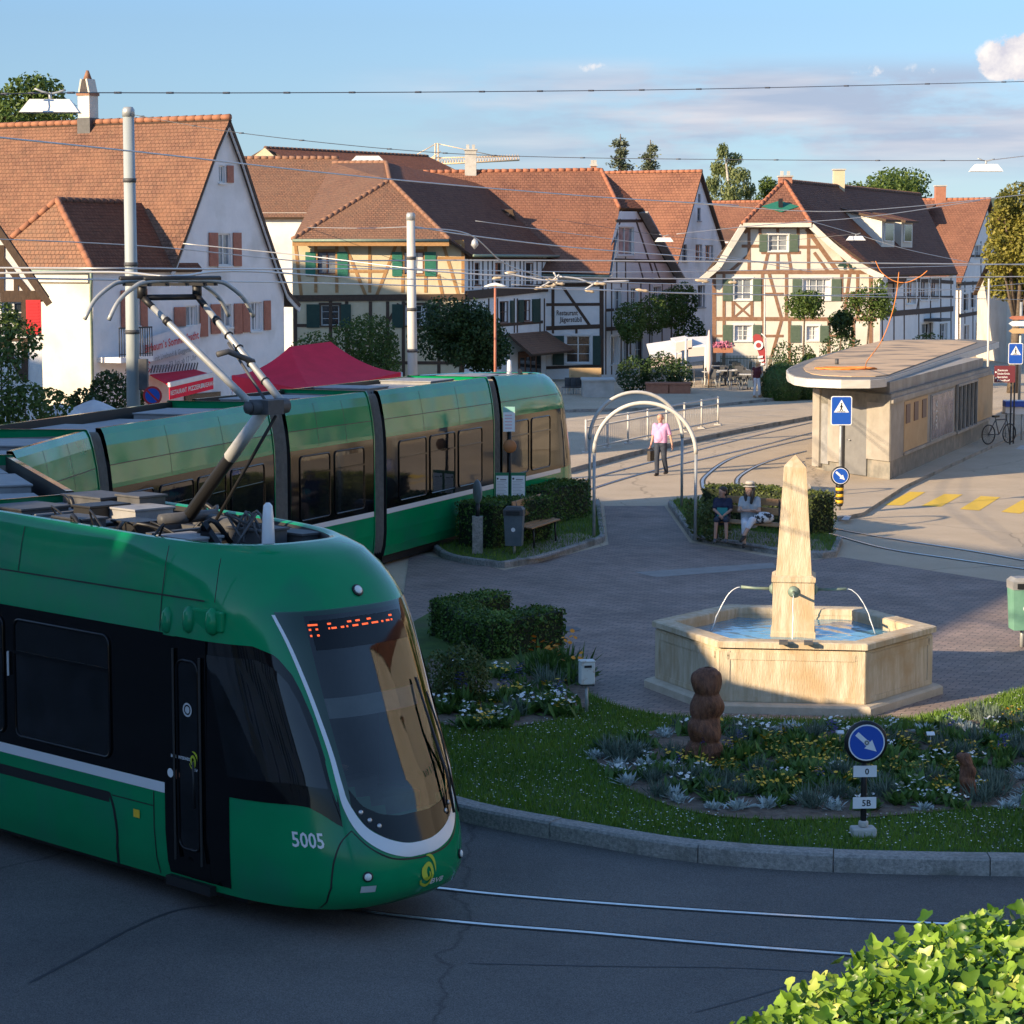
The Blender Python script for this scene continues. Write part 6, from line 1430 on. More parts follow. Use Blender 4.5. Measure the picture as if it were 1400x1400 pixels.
def hedge(label, path, w, h, n, size, seed, z0=0, m='hedge', round_=.06):
    rnd = random.Random(seed); b = MB(); P = [V((p[0], p[1], 0)) for p in path]; vs, fs = [], []
    L = [(q-p).length for p, q in zip(P, P[1:])]; tot = sum(L)
    for (p, q), l in zip(zip(P, P[1:]), L):
        t = (q-p).normalized(); nn = V((-t.y, t.x, 0)); ex = w*.5
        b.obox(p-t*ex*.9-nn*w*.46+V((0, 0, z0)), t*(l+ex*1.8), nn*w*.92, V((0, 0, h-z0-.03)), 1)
        for _ in range(int(n*(l+w)/(tot+w*len(L)))):
            s = rnd.uniform(-ex, l+ex); k = rnd.random(); A = w+2*(h-z0)
            if k < w/A: c = p+t*s+nn*rnd.uniform(-w/2, w/2)+V((0, 0, h+rnd.gauss(0, .015))); d = V((0, 0, 1))
            else:
                sg = 1 if rnd.random() < .5 else -1; c = p+t*s+nn*(sg*w/2+rnd.gauss(0, .015))+V((0, 0, rnd.uniform(z0, h))); d = nn*sg
                if rnd.random() < .28: c = p+t*(-ex if rnd.random() < .5 else l+ex)+nn*rnd.uniform(-w/2, w/2)+V((0, 0, rnd.uniform(z0, h))); d = t
            v = (d*.7+V((rnd.uniform(-1, 1), rnd.uniform(-1, 1), rnd.uniform(-1, 1)))).normalized(); x = v.orthogonal().normalized(); a = rnd.uniform(0, 6.28); y = v.cross(x); x, y = x*math.cos(a)+y*math.sin(a), y*math.cos(a)-x*math.sin(a)
            z = size*rnd.uniform(.6, 1.4); c = c+d*abs(rnd.gauss(0, .02)); i = len(vs); vs += [c-x*z*.5, c+y*z*.3, c+x*z*.5, c-y*z*.3]; fs.append((i, i+1, i+2, i+3))
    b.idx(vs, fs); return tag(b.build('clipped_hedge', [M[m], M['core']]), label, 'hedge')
hedge('dark clipped hedge of angled shape standing on the plaza beside the tram nose', [(-.40, 38.7), (-.95, 37.9), (-.38, 35.9), (.44, 36.9)], .58, .70, 14000, .05, 61)
hedge('dark clipped hedge block behind the litter bin at the tram stop', gp([(668, 752), (712, 745)]), 1.0, 1.05, 5200, .06, 62, .08)
hedge('dark clipped hedge block behind the empty wooden bench', gp([(728, 722), (770, 712)]), 1.0, .95, 5200, .06, 63, .08)
hedge('clipped hedge with sunlit top behind the bench with two people', gp([(985, 722), (1040, 724), (1110, 733)]), .75, .98, 6500, .065, 64, .08, 'hedgelit')
shrub('flowering_shrub', 'loose yellow green shrub with pale blossoms left of the boy on the bench', [(G(965, 735, .1)+V((0, 0, .35)), (.42, .35, .45)), (G(952, 728, .1)+V((0, 0, .45)), (.3, .3, .4)), (G(980, 738, .1)+V((0, 0, .45)), (.4, .35, .55))], 1800, .075, 'hedgelit', 65)
shrub('shrub', 'near leafy bush at the left edge above the white parasols', [blob_px(*q) for q in ((-60, 40, 470, 600, 57), (-40, 60, 430, 500, 58), (0, 70, 520, 590, 57), (40, 100, 530, 580, 58), (-30, 30, 410, 470, 58))], 4200, .13, 'treemid', 71)
shrub('shrub', 'dark bush at the foot of the tall grey pole', [blob_px(*q) for q in ((120, 180, 505, 580, 70), (90, 140, 530, 580, 69), (170, 200, 480, 570, 72))], 3200, .13, 'treedark', 73)
# ivy in the near corner
def ivy():
    rnd = random.Random(77); b = MB(); vs, fs = [], []
    outline = [(1000, 1425), (1040, 1388), (1090, 1352), (1150, 1318), (1200, 1292), (1250, 1270), (1310, 1262), (1360, 1255), (1430, 1246), (1520, 1240)]
    top = [DP(x, y+24, 5.6) for x, y in outline]
    def surf(u, v):
        i = min(len(top)-2, int(u*(len(top)-1))); f = u*(len(top)-1)-i; p = top[i].lerp(top[i+1], f)
        return V((p.x+.02*math.sin(v*9+u*14), p.y-v*2.0, p.z+.10*math.sin(v*3.1)-.10*v*v+.035*math.sin(u*23+v*11)*math.sin(v*17+2)))
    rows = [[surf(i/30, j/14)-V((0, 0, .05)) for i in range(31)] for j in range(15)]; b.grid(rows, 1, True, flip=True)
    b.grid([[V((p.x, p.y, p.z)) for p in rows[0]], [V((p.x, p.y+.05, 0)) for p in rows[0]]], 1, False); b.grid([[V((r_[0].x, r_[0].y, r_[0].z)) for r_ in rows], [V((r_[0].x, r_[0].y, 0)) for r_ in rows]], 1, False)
    shape = [(-.05, 0), (-.42, .12), (-.50, .42), (-.25, .55), (-.16, .85), (0, 1.05), (.16, .85), (.25, .55), (.50, .42), (.42, .12), (.05, 0)]
    for k in range(9000):
        u, v = rnd.random(), rnd.random()**1.15; p = surf(u, v)+V((rnd.gauss(0, .02), rnd.gauss(0, .02), rnd.uniform(-.03, .07)))
        if v < .05: p += V((0, .05, -rnd.uniform(0, .25)))
        if k > 7200: u = 0; p = surf(0, rnd.random()); p = V((p.x-rnd.uniform(-.01, .06), p.y, p.z-rnd.random()**1.5*2.2))
        nn = V((rnd.uniform(-.9, .5), rnd.uniform(-1.0, .3), rnd.uniform(.25, 1.1))).normalized(); a = rnd.uniform(0, 6.28); x = nn.orthogonal().normalized(); y = nn.cross(x)
        x, y = x*math.cos(a)+y*math.sin(a), y*math.cos(a)-x*math.sin(a); s = rnd.uniform(.022, .047)*(1 if rnd.random() < .8 else .55); i = len(vs); cup = rnd.uniform(.02, .22)
        vs.append(p+y*s*.45-nn*s*cup); vs += [p+x*(sx*s)+y*(sy*s)+nn*(abs(sx)*s*cup*1.2) for sx, sy in shape]
        n = len(shape)
        for j in range(n): fs.append((i, i+1+j, i+1+(j+1) % n))
    b.idx(vs, fs, 0, smooth=True); tag(b.build('ivy_hedge', [M['ivy'], M['core']]), 'bright sunlit ivy hedge filling the near right corner', 'hedge')
ivy()
# flower bed plants
def plant_proto(kind):
    rnd = random.Random(hash(kind) % 1000 if False else sum(map(ord, kind))); b = MB()
    def blades(n, l, w, m, up=(.4, 1.2), curve=.3, spread=.08):
        vs, fs = [], []
        for _ in range(n):
            a = rnd.uniform(0, 6.28); e = rnd.uniform(*up); d = V((math.cos(a)*math.cos(e), math.sin(a)*math.cos(e), math.sin(e))); s = V((-math.sin(a), math.cos(a), 0)); L = l*rnd.uniform(.6, 1.2); p = V((rnd.gauss(0, spread), rnd.gauss(0, spread), 0)); i = len(vs)
            q = p+d*L*.55; t = p+d*L-V((0, 0, L*curve*rnd.uniform(.2, 1))); vs += [p-s*w*.3, p+s*w*.3, q+s*w*.6, t, q-s*w*.6]; fs += [(i, i+1, i+2, i+3, i+4)]
        b.idx(vs, fs, m)
    def heads(n, r, z0, z1, sp, m, petals=5, size=.022):
        for _ in range(n):
            a = rnd.uniform(0, 6.28); k = sp*math.sqrt(rnd.random()); c = V((k*math.cos(a), k*math.sin(a), rnd.uniform(z0, z1))); nn = V((rnd.uniform(-.6, .6), rnd.uniform(-.9, .3), 1)).normalized(); x = nn.orthogonal().normalized(); y = nn.cross(x); s = size*rnd.uniform(.7, 1.25)
            for j in range(petals):
                t = j*6.283/petals; d = x*math.cos(t)+y*math.sin(t); w = (y*math.cos(t)-x*math.sin(t)); b.face([c, c+d*s*.7-w*s*.42, c+d*s*1.15, c+d*s*.7+w*s*.42], m)
    if kind == 'silver': blades(64, .17, .026, 0, (.2, 1.35), .25, .05); mats = ['silverleaf']
    elif kind == 'grey': blades(110, .30, .012, 0, (.5, 1.5), .15, .08); mats = ['greyleaf']
    elif kind == 'white': blades(50, .20, .06, 0, (.15, 1.2), .2, .07); heads(13, 0, .12, .22, .15, 1, 5, .024); mats = ['flowerleaf', 'petal_white']
    elif kind == 'yellow': blades(80, .20, .04, 0, (.1, 1.3), .2, .09); heads(15, 0, .12, .21, .18, 1, 6, .021); mats = ['flowerleaf', 'petal_yellow']
    elif kind == 'leafy': blades(90, .22, .055, 0, (.2, 1.3), .2, .09); mats = ['flowerleaf']
    elif kind == 'blue': blades(50, .26, .03, 0, (.6, 1.5), .1, .06); heads(40, 0, .22, .40, .07, 1, 4, .018); mats = ['flowerleaf', 'petal_blue']
    elif kind == 'orange': blades(90, .50, .04, 0, (.7, 1.5), .2, .12); heads(10, 0, .42, .62, .2, 1, 9, .034); mats = ['flowerleaf', 'petal_orange']
    return b.build('bedding_plant', [M[k] for k in mats], origin=(0, 0, 0))
PLANTS = {'silver': ('silver leaved ragwort plant in the flower bed', 'silver ragworts in the flower beds'), 'grey': ('fine grey green tufted plant in the flower bed', 'grey tufted plants in the flower beds'),
          'white': ('white blooming bedding plant in the flower bed', 'white blooming plants in the flower beds'), 'yellow': ('small yellow flowered bedding plant in the flower bed', 'yellow flowered plants in the flower beds'),
          'leafy': ('low leafy green bedding plant without blossoms', 'leafy green plants in the flower beds'), 'blue': ('dark blue salvia spikes in the flower bed', 'blue salvias in the flower beds'),
          'orange': ('tall orange coneflowers at the corner of the plaza hedge', 'orange coneflowers by the plaza hedge')}
def plant_beds():
    rnd = random.Random(19); proto = {}
    def put(kind, x, y, s, z=.14):
        lab, grp = PLANTS[kind]
        if kind not in proto:
            o = plant_proto(kind); tag(o, lab, 'flower' if kind not in ('silver', 'grey', 'leafy') else 'plant', grp); proto[kind] = o
        else: o = dup(proto[kind])
        o.location = (x, y, z); o.rotation_euler = (0, 0, rnd.uniform(0, 6.28)); o.scale = (s, s, s*rnd.uniform(.85, 1.15))
    poly = BED_R[:-1]; y = 25.65
    while y < 32:
        x = .6
        while x < 8.4:
            px, py = x+rnd.uniform(-.1, .1), y+rnd.uniform(-.09, .09)
            if inside((px, py), poly) and (px-2.35)**2+(py-29.15)**2 > .28 and rnd.random() > .07:
                ed = min((px-q.x)**2+(py-q.y)**2 for q in poly)**.5; k = rnd.random()
                if ed < .55: kind = 'silver' if k < .40 else 'white' if k < .68 else 'grey' if k < .85 else 'leafy'
                elif ed < 1.1: kind = 'grey' if k < .3 else 'silver' if k < .42 else 'white' if k < .58 else 'yellow' if k < .8 else 'blue' if k < .86 else 'leafy'
                else: kind = 'yellow' if k < .45 else 'leafy' if k < .72 else 'white' if k < .82 else 'grey' if k < .93 else 'blue'
                put(kind, px, py, rnd.uniform(.65, 1.05))
            x += .335
        y += .30
    for _ in range(46):
        for _t in range(30):
            p = G(rnd.uniform(590, 806), rnd.uniform(915, 1000), .13)
            if inside(p, BED_L): break
        k = rnd.random(); put('white' if k < .42 else 'grey' if k < .62 else 'yellow' if k < .8 else 'blue' if k < .9 else 'silver', p.x, p.y, rnd.uniform(.8, 1.25))
    for x, y in ((742, 925), (757, 930), (772, 925), (786, 935)): p = G(x, y, .13); put('orange', p.x, p.y, rnd.uniform(.85, 1.1))
    shrub('flowering_shrub', 'feathery yellow green bush in front of the plaza hedge', [(G(632, 960, .13)+V((0, 0, .35)), (.38, .3, .5)), (G(605, 960, .13)+V((0, 0, .3)), (.35, .3, .45)), (G(650, 955, .13)+V((0, 0, .25)), (.25, .25, .35))], 2600, .06, 'hedgelit', 81)
plant_beds()
# ---------------------------------------------------------------- fountain
UP = V((0, 0, 1))
def fountain():
    C = V((4.08, 33.6, 0)); H = thing('fountain', 'hexagonal stone fountain with obelisk, four spouts and blue water in the basin', 'fountain', C); a0 = R(-7.2); rnd = random.Random(2)
    def hexa(r, z): return [C+V((r*math.cos(a0+k*math.pi/3), r*math.sin(a0+k*math.pi/3), z)) for k in range(6)]
    def ring(b, loops, m=0):
        for A, B in zip(loops, loops[1:]):
            for k in range(6): j = (k+1) % 6; b.face([A[k], A[j], B[j], B[k]], m)
    b = MB(); ring(b, [hexa(1.99, .10), hexa(1.99, .875), hexa(1.96, .90), hexa(1.99, .912)]); ring(b, [hexa(1.70, .99), hexa(1.70, .3)]); b.face(hexa(1.70, .3))
    basin = b.build('basin', M['stone'], H)
    b = MB(); ring(b, [hexa(1.99, .905), hexa(2.05, .91), hexa(2.05, .985), hexa(2.02, 1.0), hexa(1.74, 1.0), hexa(1.69, .985), hexa(1.69, .9)]); b.build('rim', M['stone'], basin)
    b = MB(); ring(b, [hexa(2.16, 0), hexa(2.16, .11), hexa(2.12, .14), hexa(1.98, .15)]); b.build('plinth', M['stonebase'], basin)
    # sunk panels: raised border strips on each outer face
    b = MB()
    for k in range(6):
        A, B = hexa(1.99, 0)[k], hexa(1.99, 0)[(k+1) % 6]; t = (B-A).normalized(); n = V((t.y, -t.x, 0)); L = (B-A).length
        b.obox(A+t*.10+n*.0+UP*.74, t*(L-.2), n*.012, UP*.10)
        b.obox(A+t*.0+UP*.16, t*.14, n*.012, UP*.70); b.obox(B-t*.14+UP*.16, t*.14, n*.012, UP*.70); b.obox(A+t*.14+UP*.16, t*(L-.28), n*.010, UP*.07)
    b.build('panel_border', M['stone'], basin)
    w = MB(); N = 26; rows = []
    for j in range(N+1):
        row = []
        for k in range(37):
            a = a0+k*math.pi/18; q = k % 6; f = (k % 6)/6; i = (k//6) % 6; h = hexa(1.70, .84); p = h[i].lerp(h[(i+1) % 6], f); c = V((C.x, C.y, .84)); v = c.lerp(p, j/N)
            v.z += .006*math.sin(v.x*16+v.y*9)+.005*math.sin(v.y*22-v.x*7); row.append(v)
        rows.append(row)
    w.grid(rows, 0, True, flip=True); w.build('water', M['water'], H)
    d, n = V((math.cos(a0), math.sin(a0), 0)), V((math.sin(a0), -math.cos(a0), 0))
    def sq(h, z): return [C+d*(h*sx)+n*(h*sy)+UP*z for sx, sy in ((-1, 1), (1, 1), (1, -1), (-1, -1))]
    def stack(b, L, m=0):
        for (h0, z0), (h1, z1) in zip(L, L[1:]):
            A, B = sq(h0, z0), sq(h1, z1)
            for k in range(4): j = (k+1) % 4; b.face([A[k], A[j], B[j], B[k]], m)
    b = MB(); stack(b, [(.32, .3), (.32, .9), (.305, .93), (.295, 1.62), (.315, 1.64), (.315, 1.70), (.28, 1.72), (.27, 1.73)]); b.face(sq(.27, 1.73)); ped = b.build('pedestal', M['stone'], H)
    b = MB(); stack(b, [(.255, 1.73), (.160, 3.28), (.0, 3.45)]); ob = b.build('obelisk', M['stone'], H)
    for sg, ax in ((1, n), (-1, n), (1, d), (-1, d)):
        ax = ax*sg; p = C+ax*.30+UP*1.50; s = MB(); x = ax.orthogonal().normalized(); s.lathe([(.085, 0), (.08, .02), (.05, .035), (.04, .05)], p, 14, 0, ax=(x, ax.cross(x), ax)); s.tube([p, p+ax*.25+UP*.0, p+ax*.46+UP*.015], [.022, .02, .024], 8, 0); s.build('spout', M['copper'], ped)
        q = p+ax*.46+UP*.012; st = MB(); pts = []
        for i in range(13): u = i/12*.40; pts.append(q+ax*(1.05*u)+UP*(.10*u-4.3*u*u)+V((rnd.gauss(0, .004), rnd.gauss(0, .004), 0)))
        st.tube(pts, [.006]*5+[.007, .009, .006, .010, .007, .010, .007, .011], 6); st.build('water_jet', M['stream'], H)
    b = MB(); f = C+n*1.76; 
    for x in (-.18, .16): b.obox(f+d*x+UP*.99, d*.12, n*.16, UP*.045)
    b.build('rim_bracket', M['darkgrey'], basin)
fountain()
# ---------------------------------------------------------------- signs and small street furniture
def disc_on(b, c, x, y, r, m, n=28, r0=0):
    for k in range(n):
        a, e = 2*math.pi*k/n, 2*math.pi*(k+1)/n; A = lambda q, t: c+x*(q*math.cos(t))+y*(q*math.sin(t))
        b.face([A(r0, a), A(r, a), A(r, e), A(r0, e)] if r0 else [c, A(r, a), A(r, e)], m)
def arrow(b, c, x, y, L, w, m, ang):
    ca_, sa_ = math.cos(ang), math.sin(ang); X, Y = x*ca_+y*sa_, y*ca_-x*sa_
    b.face([c-X*L-Y*w, c+X*L*.15-Y*w, c+X*L*.15+Y*w, c-X*L+Y*w], m); b.face([c+X*L*.15-Y*w*2.4, c+X*L, c+X*L*.15+Y*w*2.4], m)
def face_sign(p, yaw=0): x = V((math.cos(yaw), math.sin(yaw), 0)); return x, UP, V((x.y, -x.x, 0))
def keep_right(name, label, base, zc, r, post_r, plates=(), pm='black', yaw=0, foot=None, sticker=False):
    base = V(base); H = thing(name, label, 'road sign', base); x, y, n = face_sign(base, yaw); c = base+UP*zc; b = MB()
    b.tube([base, c+UP*r*.6], post_r, 10); b.build('post', M[pm], H)
    b = MB(); b.lathe([(r*1.16, -.03), (r*1.18, .0), (r*1.14, .03)], c+n*(post_r+.03), 32, 0, ax=(x, y, n)); o = c+n*(post_r+.066)
    disc_on(b, o, x, y, r, 2); disc_on(b, o+n*.002, x, y, r*.93, 1); arrow(b, o+n*.004, x, y, r*.74, r*.13, 2, R(-42))
    if sticker: disc_on(b, o+n*.006, x, y, r*.16, 3); disc_on(b, o+n*.0065, x, y, r*.11, 0, r0=r*.07)
    b.build('sign_disc', [M['black'], M['signblue'], M['signwhite'], M['lightgrey']], H)
    for z, txt in plates:
        b = MB(); p = base+UP*z; b.obox(p-x*.125+n*(post_r+.005), x*.25, n*.012, UP*.12); t = MB(); put_text(b, txt, p+n*(post_r+.019)+UP*.028-x*(-.02), x, y, None, .065, 1, bold=True, centre=True); b.build('number_plate', [M['signwhite'], M['black']], H)
    if foot: b = MB(); b.box(base+UP*foot[2]/2, foot, 0, yaw); b.tube([base+UP*foot[2], base+UP*(foot[2]+.07)], post_r*1.7, 10); b.build('foot', M['concrete'], H, bevel=.02)
    return H
keep_right('road_sign', 'round blue arrow sign on black post standing on the lawn, with plates 0 and 5B', G(1180, 1143, .13), 1.03, .195, .032, ((.65, '0'), (.31, '5B')), foot=(.26, .2, .1), yaw=R(4), sticker=True)
def pedestrian_sign(label, base, ztop, w, h, post_r, pm, yaw=0, ball=False):
    base = V(base); H = thing('road_sign', label, 'road sign', base); x, y, n = face_sign(base, yaw); b = MB(); b.tube([base, base+UP*(ztop-.05)], post_r, 10); b.build('post', M[pm], H)
    b = MB(); c = base+UP*(ztop-h/2)+n*(post_r+.01); ol = [(w/2*sx+0, h/2*sy) for sx, sy in ((-1, -1), (1, -1), (1, 1), (-1, 1))]
    P = [c+x*a+y*q for a, q in rounded(-w/2, w/2, -h/2, h/2, .05)]; b.prism(P, n*.02, 0); k = .88
    P2 = [c+n*.022+x*a+y*q for a, q in rounded(-w*.46, w*.46, -h*.47, h*.47, .04)]; b.holes(P2, [], 1, n)
    t = c+n*.024+y*h*.10; tr = [t+x*(-w*.36)-y*h*.16, t+x*(w*.36)-y*h*.16, t+y*h*.28]; b.face(tr, 2)
    s = h*.34; o = t+n*.002-y*h*.13
    disc_on(b, o+y*s*.78, x, y, s*.085, 3, 12)
    for a, e, ww in (((.0, .68), (-.02, .36), .10), ((-.02, .38), (-.14, .04), .06), ((-.02, .38), (.12, .05), .06), ((0, .64), (.14, .42), .045), ((0, .64), (-.14, .46), .045)):
        p, q = o+x*a[0]*s+y*a[1]*s, o+x*e[0]*s+y*e[1]*s; v = (q-p).normalized(); m = n.cross(v); b.face([p-m*ww*s/1.4, q-m*ww*s/1.4, q+m*ww*s/1.4, p+m*ww*s/1.4], 3)
    for i in range(5): b.face([o+x*(i-2.4)*s*.17-y*s*.06, o+x*(i-1.8)*s*.17-y*s*.06, o+x*(i-1.7)*s*.17+y*s*.03, o+x*(i-2.3)*s*.17+y*s*.03], 3)
    b.build('sign_panel', [M['signwhite'], M['signblue'], M['signwhite'], M['black']], H); return H
PB = G(1147, 697, .1)
pedestrian_sign('blue pedestrian crossing sign on tall post in front of the kiosk', PB+V((.03, .1, 0)), 2.82, .52, .72, .035, 'galv')
keep_right('bollard', 'yellow and black striped bollard carrying a small round arrow sign before the kiosk', PB-V((0, .08, 0)), .86, .20, .03, pm='galv')
def bollard():
    H = [o for o in bpy.data.objects if o.name.startswith('bollard') and o.type == 'EMPTY'][0]; p = V(H.location); b = MB()
    b.tube([p, p+UP*.1], .03, 8, 0)
    for k in range(7): b.tube([p+UP*(.10+k*.077), p+UP*(.10+(k+1)*.077)], [.10 if k else .07, .10], 16, k % 2)
    b.build('striped_body', [M['black'], M['yellowbright']], H)
bollard()
FR = DP(1381, 585, 80.5); FRb = V((FR.x, 80.5, 0))
pedestrian_sign('smaller blue pedestrian crossing sign at the right edge beyond the kiosk', V((FRb.x+.1, 80.4, 0)), DP(1381, 469, 80.5).z, .50, .72, .03, 'darkgrey')
def brown_sign():
    b0 = V((FRb.x-.10, 80.0, 0)); H = thing('direction_sign', 'dark red tourist direction board with white lines on grey post', 'road sign', b0); b = MB(); b.tube([b0, b0+UP*2.7], .03, 8); b.build('post', M['darkgrey'], H); x, y, n = face_sign(b0)
    p0, p1 = DP(1359, 523, 79.9), DP(1388, 500, 79.9); b = MB(); b.obox(p0, V((p1.x-p0.x, 0, 0)), n*.03, V((0, 0, p1.z-p0.z))); W, h = p1.x-p0.x, p1.z-p0.z
    for k, s in enumerate(('Zentrum', 'Schulen Kirche', 'Sportplatz', 'Friedhof')): put_text(b, s, p0+n*.034+x*W*.14+UP*(h*(.68-k*.2)), x, y, W*(.5+.1*(k % 2)), h*.11, 1)
    for k in range(2): disc_on(b, p0+n*.034+x*W*.07+UP*h*(.62-k*.35), x, y, .03, 1, 10)
    b.build('sign_board', [M['signbrown'], M['signwhite']], H)
    b1 = DP(1393, 560, 96); b1.z = 0; H = thing('direction_sign', 'pale arrow shaped guide boards on a post beneath the yellowing tree', 'road sign', b1); b = MB(); b.tube([b1, b1+UP*4.6], .06, 8); b.build('post', M['galv'], H)
    for y0, y1, m in ((432, 437, 'shutbrick'), (439, 446, 'signwhite'), (449, 456, 'tanpanel')):
        p0, p1 = DP(1379, y1, 95.8), DP(1420, y0, 95.8); b = MB(); b.prism([p0+V((.15, 0, 0)), V((p1.x, p0.y, p0.z)), p1, V((p0.x+.15, p0.y, p1.z)), V((p0.x, p0.y, (p0.z+p1.z)/2))], V((0, .03, 0))); b.build('sign_board', M[m], H)
brown_sign()
def meter_box():
    p = G(802, 976, .13); H = thing('letter_box', 'weathered pale metal box on a thin post at the lawn edge', 'box', p); b = MB(); b.tube([p, p+UP*.42], .022, 8); b.build('post', M['galv'], H); b = MB(); b.box(p+UP*.56, (.2, .15, .30), 0, R(12)); b.box(p+UP*.725+V((0, 0, 0)), (.215, .165, .03), 0, R(12)); b.build('body', M['boxpaint'], H, bevel=.02); b = MB(); b.box(p+UP*.66+V((.015, -.079, 0)), (.10, .012, .03), 0, R(12)); b.box(p+UP*.405, (.18, .13, .02), 0, R(12)); b.build('slot', M['black'], H)
meter_box()
def carving(label, px, py, h, r, lean, seed, lumpy):
    p = G(px, py, .14); rnd = random.Random(seed); b = MB(); rows = []; n = 28; K = 60
    for j in range(K+1):
        v = j/K; z = h*v; rr = r*(1.12-.28*v+lumpy*abs(math.sin(v*4.6*math.pi/1.15+.4))**.8*.26)*(1 if v < .93 else math.sqrt(max(0, 1-((v-.93)/.072)**2))*.98+.02); row = []
        for k in range(n+1):
            a = 2*math.pi*k/n; q = rr*(1+.07*math.sin(2*a+v*15)+.04*math.sin(3*a-v*9)+.03*math.sin(7*a+v*21+seed)); row.append(p+V((q*math.cos(a)+lean*v*v+.012*math.sin(v*12), q*math.sin(a), z)))
        rows.append(row)
    b.grid(rows, 0, True, flip=False); return tag(b.build('wood_carving', M['woodcarve']), label, 'sculpture')
carving('tall carved tree trunk sculpture with stacked rounded forms in the flower bed', 963, 1040, 1.16, .165, .04, 3, 1)
carving('short leaning carved stump in the flower bed near the right edge', 1324, 1090, .52, .085, -.06, 8, .3)
def plant_labels():
    for x, y in ((1148, 1025), (1272, 1027)):
        p = G(x, y, .14); b = MB(); b.tube([p, p+UP*.22], .006, 5, 1); b.obox(p+V((-.05, -.02, .2)), V((.1, 0, .0)), V((0, .06, .03)), V((0, -.005, .012)), 0); tag(b.build('plant_label', [M['signwhite'], M['galv']]), 'small white plant label on a stick %s' % ('left of the blue arrow sign' if x < 1200 else 'right of the blue arrow sign'), 'plant label', 'plant labels in the bed')
plant_labels()
def bin_(label, base, w, h, z0, body, lid, yaw=0, name='litter_bin'):
    base = V(base); H = thing(name, label, 'litter bin', base); b = MB(); b.tube([base, base+UP*(z0+.1)], .035, 8); b.build('post', M['galv'], H); x = V((math.cos(yaw), math.sin(yaw), 0)); n = V((x.y, -x.x, 0)); c = base+UP*z0; b = MB()
    q = lambda k, z: [c+x*(w/2*k*sx)+n*(w*.42*k*sy)+UP*z for sx, sy in ((-1, -1), (1, -1), (1, 1), (-1, 1))]
    for A, B in ((q(.86, 0), q(1, h*.78)),):
        for k in range(4): b.face([A[k], A[(k+1) % 4], B[(k+1) % 4], B[k]])
        b.face(A[::-1])
    disc_on(b, c+n*(w*.40)+UP*h*.42, x, UP, .045, 1, 14); b.build('body', [M[body], M['signwhite']], H, merge=True)
    b = MB(); A, B, D = q(1.04, h*.78), q(1.06, h*.93), q(.8, h)
    for A, B in ((A, B), (B, D)):
        for k in range(4): b.face([A[k], A[(k+1) % 4], B[(k+1) % 4], B[k]])
    b.face(D); b.obox(c-x*w*.36+n*w*.44+UP*h*.80, x*w*.72, n*.02, UP*h*.10, 1); b.build('lid', [M[lid], M['black']], H, merge=True); return H
bin_('dark grey litter bin with small white badge at the tram stop', G(703, 757, .1), .40, .82, .18, 'bingrey', 'darkgrey', R(-8))
bin_('green litter bin with grey lid cut by the right edge', G(1397, 885, 0), .42, .85, .30, 'bingreen', 'midgrey', R(5))
def bench(label, P0, P1, seatz, facing, backh=.42, cat='bench'):
    """P0..P1 ends of the seat front edge on the ground"""
    P0, P1 = V(P0), V(P1); d = (P1-P0).normalized(); L = (P1-P0).length; n = V(facing).normalized(); z0 = P0.z; H = thing('park_bench', label, cat, (P0+P1)/2)
    b = MB()
    for k in range(3): b.obox(P0-n*(.02+k*.15)+UP*(seatz+.01*k), d*L, -n*.13, UP*.035)
    b.build('seat', M['wood'], H, bevel=.006); b = MB()
    for k in range(2): b.obox(P0-n*(.50+.05*k)+UP*(seatz+.20+k*.20), d*L, V((-n.x*.03, -n.y*.03, .005)), V((-n.x*.03, -n.y*.03, .15)))
    b.build('backrest', M['wood'], H, bevel=.006)
    for k in (.12, .88):
        c = P0+d*L*k; b = MB(); b.tube([c-n*.05, c-n*.08+UP*(seatz-.03)], .022, 6); b.tube([c-n*.55, c-n*.42+UP*(seatz-.03), c-n*.50+UP*(seatz+.2), c-n*.60+UP*(seatz+.55)], .022, 6); b.tube([c-n*.05+UP*(seatz-.03), c-n*.45+UP*(seatz-.02)], .022, 6); b.build('leg', M['black'], H)
    return H
b0, b1 = G(728, 752, .1), G(774, 736, .1); b1 = b0+(b1-b0).normalized()*1.9
bench('empty wooden bench with slatted back beside the litter bin', b0, b1, .44, (.75, -.66, 0))
BR0, BR1 = G(982, 742, .1), G(1078, 750, .1)
bench('long wooden bench with two people sitting on it', BR0, BR1, .44, (-.08, -1, 0))
